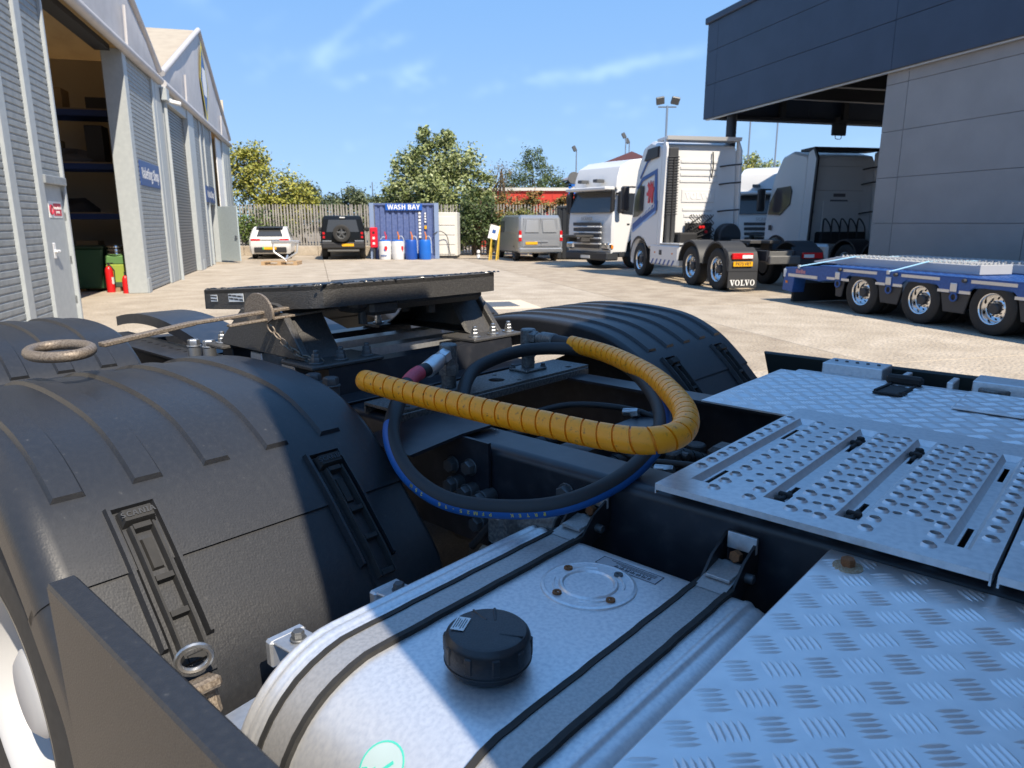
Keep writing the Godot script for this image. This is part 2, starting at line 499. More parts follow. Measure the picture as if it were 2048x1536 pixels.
func treads(b: MB, u0: float, u1: float, v0: float, v1: float, h: float, pu := 0.2655, pv := 0.7255) -> void:
	var c := 0.0735
	for type in 2:
		var ou := pu + (0.5 * c if type else 0.0)
		var ov := pv + (0.5 * c if type else 0.0)
		for i in range(int(floor((u0 - ou) / c)), int(ceil((u1 - ou) / c)) + 1):
			for j in range(int(floor((v0 - ov) / c)), int(ceil((v1 - ov) / c)) + 1):
				for k in 5:
					var o := (k - 2) * 0.0087
					var d := Vector2(1, 1).normalized() if type == 0 else Vector2(1, -1).normalized()
					var e := Vector2(-d.y, d.x)
					var ctr := Vector2(ou + i * c, ov + j * c) + e * o
					if ctr.x < u0 + 0.006 or ctr.x > u1 - 0.006 or ctr.y < v0 + 0.006 or ctr.y > v1 - 0.006: continue
					var hl := 0.0185
					var p0 := ctr - d * hl
					var p1 := ctr + d * hl
					if min(p0.x, p1.x) < u0 or max(p0.x, p1.x) > u1 or min(p0.y, p1.y) < v0 or max(p0.y, p1.y) > v1: hl = 0.008
					var A := []
					var cr := []
					for q in [[-1.0, 0.0, 0.0], [-0.45, 1.0, 1.0], [0.45, 1.0, 1.0], [1.0, 0.0, 0.0]]:
						var m: Vector2 = ctr + d * hl * q[0]
						A.append([m - e * 0.0034 * q[1], m, m + e * 0.0034 * q[1]])
						cr.append(h + 0.0017 * q[2])
					for s in 3:
						var l0: Vector2 = A[s][0]
						var l1: Vector2 = A[s + 1][0]
						var m0: Vector2 = A[s][1]
						var m1: Vector2 = A[s + 1][1]
						var r0: Vector2 = A[s][2]
						var r1: Vector2 = A[s + 1][2]
						var PL0 := P(l0.x, l0.y, h); var PL1 := P(l1.x, l1.y, h)
						var PM0 := P(m0.x, m0.y, cr[s]); var PM1 := P(m1.x, m1.y, cr[s + 1])
						var PR0 := P(r0.x, r0.y, h); var PR1 := P(r1.x, r1.y, h)
						b.quad(PL0, PM0, PM1, PL1)
						b.quad(PM0, PR0, PR1, PM1)

# perforated walkway: pressed channels between raised fields of holes
func walkway(tr: Node3D, sh: float, cut := 0.0) -> void:
	var root := Node3D.new()
	root.name = "walkway_plate"
	tr.add_child(root, true)
	root.position.x = sh
	var h := 1.125
	var lo := 1.112
	var b := MB.new()
	var v0 := 1.165
	var v1 := 1.93
	var c0 := 1.235      # the channels stop short of the ends
	var c1 := 1.83
	# columns of holes: u, raised?, first v, half width of its strip
	var cols := [[0.637, 1, 1.318], [0.561, 1, 1.218], [0.5255, 0, 1.302], [0.490, 1, 1.215], [0.412, 1, 1.212], [0.3865, 0, 1.224], [0.363, 1, 1.212], [0.287, 1, 1.212], [0.265, 0, 1.319], [0.242, 1, 1.333], [0.2165, 0, 1.321], [0.195, 1, 1.21], [0.124, 1, 1.3]]
	var chans := [[0.563 + 0.018, 0.0215], [0.432 + 0.019, 0.0185], [0.325, 0.0185], [0.1595, 0.0185]]
	chans = [[0.599, 0.0195], [0.451, 0.0205], [0.325, 0.0195], [0.1595, 0.0185]]
	# strip edges along u
	var strips := []     # [ua, ub, kind, data]
	var edges := [0.106]
	# build an ordered list of spans: holes columns get +-w, channels their own, rest flat
	var items := []
	for c in cols: items.append([c[0], "h", c])
	for c in chans: items.append([c[0], "c", c])
	items.sort_custom(func(x, y): return x[0] < y[0])
	var u := 0.106
	for k in items.size():
		var it: Array = items[k]
		var a: float
		var e: float
		if it[1] == "c":
			a = it[0] - it[2][1]; e = it[0] + it[2][1]
		else:
			var lw := 0.0155
			var rw := 0.0155
			if k > 0 and items[k - 1][1] == "h": lw = min(lw, (it[0] - items[k - 1][0]) * 0.5)
			if k < items.size() - 1 and items[k + 1][1] == "h": rw = min(rw, (items[k + 1][0] - it[0]) * 0.5)
			if k > 0 and items[k - 1][1] == "c": lw = min(lw, it[0] - items[k - 1][0] - items[k - 1][2][1])
			if k < items.size() - 1 and items[k + 1][1] == "c": rw = min(rw, items[k + 1][0] - items[k + 1][2][1] - it[0])
			a = it[0] - lw; e = it[0] + rw
		if a > u + 1e-4: strips.append([u, a, "f", []])
		strips.append([a, e, it[1], it[2]])
		u = e
	if u < 0.655: strips.append([u, 0.655, "f", []])
	var flat := func(ua, ub, va, vb): b.quad(P(ua, va, h), P(ua, vb, h), P(ub, vb, h), P(ub, va, h))
	for st in strips:
		if st[2] == "f": flat.call(st[0], st[1], v0, v1)
		elif st[2] == "c":
			flat.call(st[0], st[1], v0, c0); flat.call(st[0], st[1], c1, v1)
			var ua: float = st[0]
			var ub: float = st[1]
			var w := 0.009
			# sloping sides, ends and a floor cut by two slots
			b.quad(P(ua, c0, h), P(ua, c1, h), P(ua + w, c1 - w, lo), P(ua + w, c0 + w, lo))
			b.quad(P(ub - w, c0 + w, lo), P(ub - w, c1 - w, lo), P(ub, c1, h), P(ub, c0, h))
			b.quad(P(ua, c0, h), P(ua + w, c0 + w, lo), P(ub - w, c0 + w, lo), P(ub, c0, h))
			b.quad(P(ua + w, c1 - w, lo), P(ua, c1, h), P(ub, c1, h), P(ub - w, c1 - w, lo))
			var fl := func(p, q, r, s): b.quad(P(p, r, lo), P(p, s, lo), P(q, s, lo), P(q, r, lo))
			var m: float = (ua + ub) * 0.5
			var sl := [[1.262, 1.36], [1.66, 1.762]]
			fl.call(ua + w, m - 0.005, c0 + w, c1 - w); fl.call(m + 0.005, ub - w, c0 + w, c1 - w)
			var q0: float = c0 + w
			for z in sl:
				fl.call(m - 0.005, m + 0.005, q0, z[0]); q0 = z[1]
				for sg in [-1.0, 1.0]:
					var uu: float = m + 0.005 * sg
					if sg > 0: b.quad(P(uu, z[0], lo), P(uu, z[1], lo), P(uu, z[1], lo - 0.004), P(uu, z[0], lo - 0.004))
					else: b.quad(P(uu, z[0], lo - 0.004), P(uu, z[1], lo - 0.004), P(uu, z[1], lo), P(uu, z[0], lo))
			fl.call(m - 0.005, m + 0.005, q0, c1 - w)
		else:
			var cu: float = st[3][0]
			var up: bool = st[3][1] == 1
			var p := 0.049
			var v: float = st[3][2] - p * 0.5
			flat.call(st[0], st[1], v0, v)
			while v + p < 1.86:
				var cv := v + p * 0.5
				var R := 0.0085 if up else 0.0078
				var hr: float = h + (0.0045 if up else -0.0005)
				var N := 16
				var sq := []
				var mid := []
				var ri := []
				var dn := []
				for k in N:
					var a := TAU * (k + 0.5) / N
					var d := Vector2(cos(a), sin(a))
					var su: float = (st[1] - cu) if d.x > 0 else (cu - st[0])
					var f: float = min(su / max(1e-5, abs(d.x)), p * 0.5 / max(1e-5, abs(d.y)))
					sq.append(P(cu + d.x * f, cv + d.y * f, h))
					var rm: float = min(R * 1.55, f * 0.97)
					mid.append(P(cu + d.x * rm, cv + d.y * rm, h))
					ri.append(P(cu + d.x * R, cv + d.y * R, hr))
					dn.append(P(cu + d.x * R * 0.96, cv + d.y * R * 0.96, h - 0.008))
				var corners := []
				for q in [[st[1], v], [st[1], v + p], [st[0], v + p], [st[0], v]]: corners.append(P(q[0], q[1], h))
				for k in N:
					var l := (k + 1) % N
					b.quad(sq[k], mid[k], mid[l], sq[l])
					b.quad(mid[k], ri[k], ri[l], mid[l])
					b.quad(ri[k], dn[k], dn[l], ri[l])
					# corner pieces
					for cn in corners:
						var A: Vector3 = sq[k]
						var B: Vector3 = sq[l]
						if abs(A.x - B.x) > 1e-6 and abs(A.z - B.z) > 1e-6:
							if (abs(cn.x - A.x) < 1e-5 and abs(cn.z - B.z) < 1e-5) or (abs(cn.x - B.x) < 1e-5 and abs(cn.z - A.z) < 1e-5):
								b.tri(A, B, cn)
				v += p
			flat.call(st[0], st[1], v, v1)
	part(b, "perforated_sheet", M.galv, root, 30)
	# turned-down edges
	b = MB.new()
	b.span(P(0.106, v0 - 0.002, h - 0.012), P(0.655, v0, h), 0.0)
	b.span(P(0.655, v0, h - 0.02), P(0.658, v1, h + 0.0), 0.0)
	b.span(P(0.103, v0, h - 0.02), P(0.106, v1, h + 0.0), 0.0)
	b.span(P(0.106, v1, h - 0.02), P(0.655, v1 + 0.002, h), 0.0)
	part(b, "folded_edge", M.galv, root, 20)
	if cut == 0.0:
		for c in [[0.451, 1.3], [0.451, 1.735], [0.325, 1.29], [0.325, 1.73]]:
			b = MB.new()
			b.span(P(c[0] - 0.004, c[1] - 0.045, lo - 0.002), P(c[0] + 0.004, c[1] + 0.02, lo + 0.006), 0.002)
			b.span(P(c[0] - 0.013, c[1] - 0.012, lo), P(c[0] + 0.013, c[1] - 0.003, lo + 0.01), 0.002)
			hexhead(b, P(c[0], c[1] + (0.028 if c[1] > 1.5 else -0.04), lo), Vector3.UP, 0.009, 0.007, 0.011)
			part(b, "clamp", M.matt_black, root)

func tank_section(off: float) -> Array:      # (v, h) from the inner top edge over the top to the outer side and under
	var out := []
	var add := func(cv, ch, r, a0, a1, n):
		for k in n + 1:
			var a: float = lerp(a0, a1, float(k) / n)
			out.append(Vector2(cv + (r + off) * cos(a), ch + (r + off) * sin(a)))
	add.call(1.075, 0.945, 0.045, 0.0, PI / 2, 5)
	add.call(0.58, 0.81, 0.18, PI / 2, PI, 12)
	add.call(0.48, 0.52, 0.08, PI, PI * 1.5, 6)
	add.call(1.04, 0.52, 0.08, PI * 1.5, TAU, 6)
	return out
func tank_top(u: float, d: float, off := 0.0) -> Vector3:     # d: metres round the section, measured outwards from the middle of the flat top
	var v := 0.8 - d
	if v >= 0.58: return P(u, v, 0.99 + off)
	var a := (0.58 - v) / 0.18
	return P(u, 0.58 - (0.18 + off) * sin(a), 0.81 + (0.18 + off) * cos(a))

func fuel_tank(tr: Node3D) -> void:
	var root := Node3D.new()
	root.name = "fuel_tank"
	tr.add_child(root, true)
	var b := MB.new()
	var prof := [[0.375, -0.05], [0.378, -0.035], [0.385, -0.02], [0.4, -0.008], [0.412, -0.004], [0.418, -0.004], [0.422, 0.0], [0.426, 0.0025], [0.432, 0.0025], [0.436, 0.0], [0.866, 0.0], [0.87, 0.003], [0.878, 0.004], [0.884, 0.003], [0.888, 0.0], [0.893, 0.0], [0.897, 0.003], [0.903, 0.002], [0.912, -0.006], [0.921, -0.02], [0.924, -0.035], [0.925, -0.05]]
	var secs := []
	for q in prof: secs.append(tank_section(q[1]))
	var ns: int = secs[0].size()
	for i in prof.size() - 1:
		for k in ns:
			var l := (k + 1) % ns
			var f := func(ii, kk): return P(prof[ii][0], secs[ii][kk].x, secs[ii][kk].y)
			b.quad(f.call(i, k), f.call(i + 1, k), f.call(i + 1, l), f.call(i, l))
	for e in [0, prof.size() - 1]:
		var c := P(prof[e][0], 0.76, 0.7)
		for k in ns:
			var l := (k + 1) % ns
			var A := P(prof[e][0], secs[e][k].x, secs[e][k].y)
			var B := P(prof[e][0], secs[e][l].x, secs[e][l].y)
			if e == 0: b.tri(c, A, B)
			else: b.tri(c, B, A)
	part(b, "tank_shell", M.tank, root, 50)
	for u0 in [0.782, 0.458]:
		var w := 0.064
		var strip := func(m: MB, ua: float, ub: float, o0: float, o1: float):
			var n := 36
			for i in n:
				var d0: float = lerp(-0.30, 0.72, float(i) / n)
				var d1: float = lerp(-0.30, 0.72, float(i + 1) / n)
				m.quad(tank_top(ua, d0, o1), tank_top(ub, d0, o1), tank_top(ub, d1, o1), tank_top(ua, d1, o1))
				m.quad(tank_top(ua, d0, o0), tank_top(ua, d0, o1), tank_top(ua, d1, o1), tank_top(ua, d1, o0))
				m.quad(tank_top(ub, d1, o0), tank_top(ub, d1, o1), tank_top(ub, d0, o1), tank_top(ub, d0, o0))
		b = MB.new()
		strip.call(b, u0 + 0.004, u0 + w - 0.004, 0.001, 0.006)
		part(b, "strap", M.strap, root, 50)
		for e in 2:
			b = MB.new()
			var ua: float = u0 - 0.003 if e == 0 else u0 + w - 0.0075
			strip.call(b, ua, ua + 0.0105, 0.0, 0.0085)
			# an uneven, hand-fitted rubber lip
			b.warp(func(p): return p + Vector3(0.0005 * sin(p.z * 47.0 + u0 * 9.0) + 0.0004 * sin(p.z * 133.0), 0, 0))
			part(b, "rubber_edging", M.rubber, root, 50)
		# strap end: rises to a bracket bolted to the chassis
		b = MB.new()
		for sg in [0, 1]:
			var uu: float = u0 + 0.002 + sg * (w - 0.004)
			uprism(b, [Vector2(1.06, 0.985), Vector2(1.1, 0.995), Vector2(1.14, 1.03), Vector2(1.2, 1.055), Vector2(1.2, 0.99), Vector2(1.12, 0.96)], uu - 0.0025, uu + 0.0025)
		part(b, "strap_bracket", M.black, root, 20)
		b = MB.new()
		var top := MB.new()
		top.quad(P(u0 + 0.004, 1.07, 0.997), P(u0 + 0.004, 1.165, 1.012), P(u0 + w - 0.004, 1.165, 1.012), P(u0 + w - 0.004, 1.07, 0.997))
		top.span(P(u0 + 0.008, 1.1, 1.004), P(u0 + w - 0.01, 1.175, 1.01), 0.001)
		part(top, "strap_end", M.strap, root, 20)
		bxp(P(u0 - 0.002, 1.185, 1.03), P(u0 + w * 0.85, 1.192, 1.062), "bracket_tongue", M.galv, root, 0.001)
		hexhead(b, P(u0 + 0.03, 1.178, 1.022), Vector3(0, 0.2, -1).normalized(), 0.012, 0.014)
		part(b, "tension_bolt", M.rust, root)
		b = MB.new()
		b.cyl(P(u0 - 0.016, 1.15, 1.0), P(u0 + w * 0.2, 1.15, 1.0), 0.009, 12, 0.002)
		part(b, "bracket_pin", M.bolt_dull, root)
	# filler cap
	var cc := P(0.635, 0.665, 0.99)
	b = MB.new()
	b.lathe([Vector2(0.05, 0.0), Vector2(0.055, 0.004), Vector2(0.055, 0.014), Vector2(0.062, 0.016), Vector2(0.0635, 0.022), Vector2(0.064, 0.036), Vector2(0.0625, 0.05), Vector2(0.0605, 0.055), Vector2(0.056, 0.0595), Vector2(0.05, 0.061), Vector2(0.0, 0.0625)], 40, Transform3D(Basis.IDENTITY, cc))
	for k in 10:
		var a := TAU * k / 10.0
		b.box(cc + Vector3(cos(a) * 0.0625, 0.037, sin(a) * 0.0625), Vector3(0.005, 0.026, 0.012), 0.0018, Basis(Vector3.UP, -a))
	b.ring_torus(cc + Vector3(0, 0.0185, 0), Vector3.UP, 0.0632, 0.0012, 6, 40)
	for a in [0.5, 1.1, 2.9]:
		b.box(cc + Vector3(cos(a) * 0.038, 0.0615, sin(a) * 0.038), Vector3(0.036, 0.0022, 0.004), 0.001, Basis(Vector3.UP, -a + 0.3))
	part(b, "filler_cap", M.plastic, root, 30)
	b = MB.new()
	b.box(cc + Vector3(0.036, 0.0628, -0.019), Vector3(0.02, 0.0008, 0.034), 0.0, Basis(Vector3.UP, 0.45))
	part(b, "cap_label", M.label, root)
	b = MB.new()
	for k in 5: b.box(cc + Vector3(0.036, 0.0634, -0.019) + Basis(Vector3.UP, 0.45) * Vector3(0.007 - k * 0.0034, 0, 0), Vector3(0.001, 0.0005, 0.027 - (k % 3) * 0.005), 0, Basis(Vector3.UP, 0.45))
	part(b, "cap_label_print", M.ink, root)
	# sender flange
	var dc := P(0.663, 0.955, 0.99)
	b = MB.new()
	b.lathe([Vector2(0.086, 0.0), Vector2(0.085, 0.003), Vector2(0.08, 0.0045), Vector2(0.077, 0.003), Vector2(0.054, 0.003), Vector2(0.051, 0.0062), Vector2(0.047, 0.0062), Vector2(0.044, 0.003), Vector2(0.0, 0.0035)], 48, Transform3D(Basis.IDENTITY, dc))
	for k in 4:
		var arc := []
		for j in 9:
			var a := TAU * (k + 0.22 + 0.56 * j / 8.0) / 4.0
			arc.append(dc + Vector3(cos(a) * 0.063, 0.003, sin(a) * 0.063))
		b.tube(arc, 0.0022, 6)
	part(b, "sender_flange", M.tank, root, 40)
	for k in 4:
		b = MB.new()
		var a := TAU * k / 4.0 + 0.35
		b.lathe([Vector2(0.0085, 0), Vector2(0.008, 0.0035), Vector2(0.004, 0.0035), Vector2(0.003, 0.001), Vector2(0, 0.001)], 14, Transform3D(Basis.IDENTITY, dc + Vector3(cos(a) * 0.066, 0.003, sin(a) * 0.066)))
		part(b, "flange_screw", M.bolt_dull if k == 1 else M.rust, root)
	# printed plate
	bxp(P(0.575, 1.035, 0.9903), P(0.705, 1.068, 0.991), "data_plate", mat(Color(0.4, 0.42, 0.45), 0.5, 0.3), root)
	b = MB.new()
	b.span(P(0.575, 1.035, 0.991), P(0.705, 1.0362, 0.9914)); b.span(P(0.575, 1.0668, 0.991), P(0.705, 1.068, 0.9914))
	b.span(P(0.575, 1.035, 0.991), P(0.5762, 1.068, 0.9914)); b.span(P(0.7038, 1.035, 0.991), P(0.705, 1.068, 0.9914))
	for k in 34:
		if k % 5 != 3: b.span(P(0.59 + k * 0.0024, 1.041, 0.991), P(0.59 + k * 0.0024 + 0.0009 + 0.0006 * (k % 2), 1.048 + 0.004 * (k % 3 % 2), 0.9914))
	for k in 3: b.span(P(0.585, 1.053 + k * 0.004, 0.991), P(0.66 + 0.012 * k, 1.0543 + k * 0.004, 0.9914))
	part(b, "plate_print", M.ink, root, 0)
	# round inspection sticker with a tick
	b = MB.new()
	var su := 0.632
	var sd := 0.345
	var R := 0.034
	for k in 28:
		var a := TAU * k / 28.0
		var a2 := TAU * (k + 1) / 28.0
		b.tri(tank_top(su, sd, 0.0006), tank_top(su + cos(a) * R, sd + sin(a) * R, 0.0006), tank_top(su + cos(a2) * R, sd + sin(a2) * R, 0.0006))
	part(b, "sticker", M.teal_pale, root, 60)
	b = MB.new()
	for k in 28:
		var a := TAU * k / 28.0
		var a2 := TAU * (k + 1) / 28.0
		b.quad(tank_top(su + cos(a) * (R - 0.0025), sd + sin(a) * (R - 0.0025), 0.001), tank_top(su + cos(a) * R, sd + sin(a) * R, 0.001), tank_top(su + cos(a2) * R, sd + sin(a2) * R, 0.001), tank_top(su + cos(a2) * (R - 0.0025), sd + sin(a2) * (R - 0.0025), 0.001))
	for seg in [[0.010, 0.004, 0.002, 0.010], [0.002, 0.010, -0.012, -0.014]]:
		var p0 := Vector2(seg[0], seg[1])
		var p1 := Vector2(seg[2], seg[3])
		var nn := Vector2(-(p1 - p0).y, (p1 - p0).x).normalized() * 0.0024
		var q := [p0 - nn, p1 - nn, p1 + nn, p0 + nn]
		b.quad(tank_top(su + q[0].x, sd + q[0].y, 0.001), tank_top(su + q[1].x, sd + q[1].y, 0.001), tank_top(su + q[2].x, sd + q[2].y, 0.001), tank_top(su + q[3].x, sd + q[3].y, 0.001))
	part(b, "sticker_print", M.teal, root, 60)
	var word := "PASSED"
	for k in word.length():
		var a := PI * 0.5 + (k - 2.5) * 0.42
		var c0 := tank_top(su - cos(a) * 0.0, sd, 0.0)
		var dirn := Vector2(-cos(a), sin(a))
		var pos := tank_top(su + dirn.x * 0.025, sd + dirn.y * 0.025, 0.0012)
		var px := tank_top(su + dirn.x * 0.025 + 0.001, sd + dirn.y * 0.025, 0.0012)
		var pz := tank_top(su + dirn.x * 0.025, sd + dirn.y * 0.025 - 0.001, 0.0012)
		var ex := (px - pos).normalized()
		var ez := (pz - pos).normalized()
		var nn := ez.cross(ex).normalized()
		if nn.y < 0: nn = -nn
		var upl := (ex * -dirn.x + ez * dirn.y).normalized()
		lettering(word[k], 0.0085, "sticker_letter", M.teal, root, pos, Basis(upl.cross(nn), upl, nn), 0.0006)

func wheel(parent: Node, c: Vector3, side: float, R := 0.52, w := 0.3, rimm: Material = null, called := "wheel") -> Node3D:   # axle along z, face towards side
	var root := Node3D.new()
	root.name = called
	parent.add_child(root, true)
	root.position = c
	if side < 0: root.rotation_degrees.y = 180
	var rim := R * 0.56
	var X := Transform3D(Basis(Vector3.RIGHT, PI / 2), Vector3.ZERO)   # lathe axis to +z
	var b := MB.new()
	b.lathe([Vector2(rim, -w * 0.42), Vector2(R * 0.8, -w * 0.5), Vector2(R * 0.95, -w * 0.46), Vector2(R, -w * 0.38), Vector2(R, w * 0.38), Vector2(R * 0.95, w * 0.46), Vector2(R * 0.8, w * 0.5), Vector2(rim * 1.06, w * 0.44), Vector2(rim, w * 0.36)], 36, X)
	part(b, "tyre", M.rubber, root, 40)
	b = MB.new()
	var r0 := rim * 0.56
	var r1 := rim * 0.87
	b.lathe([Vector2(rim * 1.05, w * 0.445), Vector2(rim, w * 0.43), Vector2(rim * 0.95, w * 0.36), Vector2(rim * 0.91, w * 0.05), Vector2(r1, -w * 0.03)], 36, X)
	b.lathe([Vector2(r0, w * 0.11), Vector2(rim * 0.42, w * 0.14), Vector2(0.0, w * 0.14)], 30, X)
	var N := 12
	var rc := (r0 + r1) * 0.5
	for k in 10:
		var ac := TAU * (k + 0.5) / 10
		var at := func(p: Vector2, dz: float):
			var rr: float = rc + p.y
			var a: float = ac + p.x / rc
			return Vector3(cos(a) * rr, sin(a) * rr, lerp(w * 0.11, -w * 0.03, (rr - r0) / (r1 - r0)) + dz)
		var hx := PI / 10 * rc
		var hy := (r1 - r0) * 0.5
		var B := []
		var Hh := []
		for m in N:
			var a := TAU * (m + 0.5) / N
			var d := Vector2(cos(a), sin(a))
			B.append(d * min(hx / max(1e-5, abs(d.x)), hy / max(1e-5, abs(d.y))))
			Hh.append(d * rim * 0.09)
		for m in N:
			var l := (m + 1) % N
			b.quad(at.call(B[m], 0.0), at.call(Hh[m], 0.0), at.call(Hh[l], 0.0), at.call(B[l], 0.0))
			b.quad(at.call(Hh[m], 0.0), at.call(Hh[m], -0.015), at.call(Hh[l], -0.015), at.call(Hh[l], 0.0))
			var p: Vector2 = B[m]
			var q: Vector2 = B[l]
			if abs(p.x - q.x) > 1e-6 and abs(p.y - q.y) > 1e-6:
				var cn := Vector2(hx * sign(p.x + q.x), hy * sign(p.y + q.y))
				b.tri(at.call(p, 0.0), at.call(q, 0.0), at.call(cn, 0.0))
	part(b, "rim", rimm if rimm else M.chrome, root, 40)
	b = MB.new()
	b.lathe([Vector2(0, -w * 0.45), Vector2(rim * 0.8, -w * 0.45), Vector2(rim * 0.8, -w * 0.12), Vector2(0, -w * 0.12)], 24, X)
	part(b, "brake_drum", M.casting, root, 40)
	b = MB.new()
	b.lathe([Vector2(rim * 0.4, w * 0.13), Vector2(rim * 0.38, w * 0.3), Vector2(rim * 0.3, w * 0.36), Vector2(0, w * 0.37)], 20, X)
	for k in 10:
		var a := TAU * k / 10
		b.cyl(Vector3(cos(a) * rim * 0.49, sin(a) * rim * 0.49, w * 0.1), Vector3(cos(a) * rim * 0.49, sin(a) * rim * 0.49, w * 0.21), rim * 0.05, 6)
	part(b, "hub", M.wheel_grey if rimm == M.wheel_grey else M.dark, root, 40)
	return root

func sleeve(pts: Array, r: float, pitch: float, gap: float, b: MB, sides := 22) -> void:    # spiral guard: a band wound round the hose
	var c := Curve3D.new()
	for p in pts: c.add_point(p)
	var L := c.get_baked_length()
	var stations := []
	var s := 0.0
	while s < L - pitch:
		stations.append_array([[s + gap * 0.5, r - 0.0055], [s + gap * 0.5 + 0.0004, r - 0.0004], [s + gap * 0.5 + 0.003, r], [s + pitch * 0.5, r], [s + pitch - gap * 0.5 - 0.003, r], [s + pitch - gap * 0.5 - 0.0004, r - 0.0004], [s + pitch - gap * 0.5, r - 0.0055]])
		s += pitch
	var frames := []
	var n := int(L / 0.004)
	var N := Vector3.ZERO
	for i in n + 1:
		var p := c.sample_baked(L * i / n)
		var t := (c.sample_baked(min(L, L * i / n + 0.004)) - c.sample_baked(max(0.0, L * i / n - 0.004))).normalized()
		if i == 0: N = t.cross(Vector3.UP).normalized()
		else: N = (N - t * N.dot(t)).normalized()
		frames.append([p, N, t.cross(N)])
	var rings := []
	for st in stations:
		var ring := []
		for k in sides + 1:
			var a := TAU * k / sides
			var x: float = clamp((st[0] + pitch * float(k) / sides) / L, 0.0, 1.0) * n
			var i := int(min(x, n - 1))
			var f: float = x - i
			var p: Vector3 = frames[i][0].lerp(frames[i + 1][0], f)
			var NN: Vector3 = frames[i][1].lerp(frames[i + 1][1], f)
			var BB: Vector3 = frames[i][2].lerp(frames[i + 1][2], f)
			ring.append(p + (NN * cos(a) + BB * sin(a)) * st[1])
		rings.append(ring)
	for i in rings.size() - 1:
		for k in sides:
			b.quad(rings[i][k], rings[i][k + 1], rings[i + 1][k + 1], rings[i + 1][k])

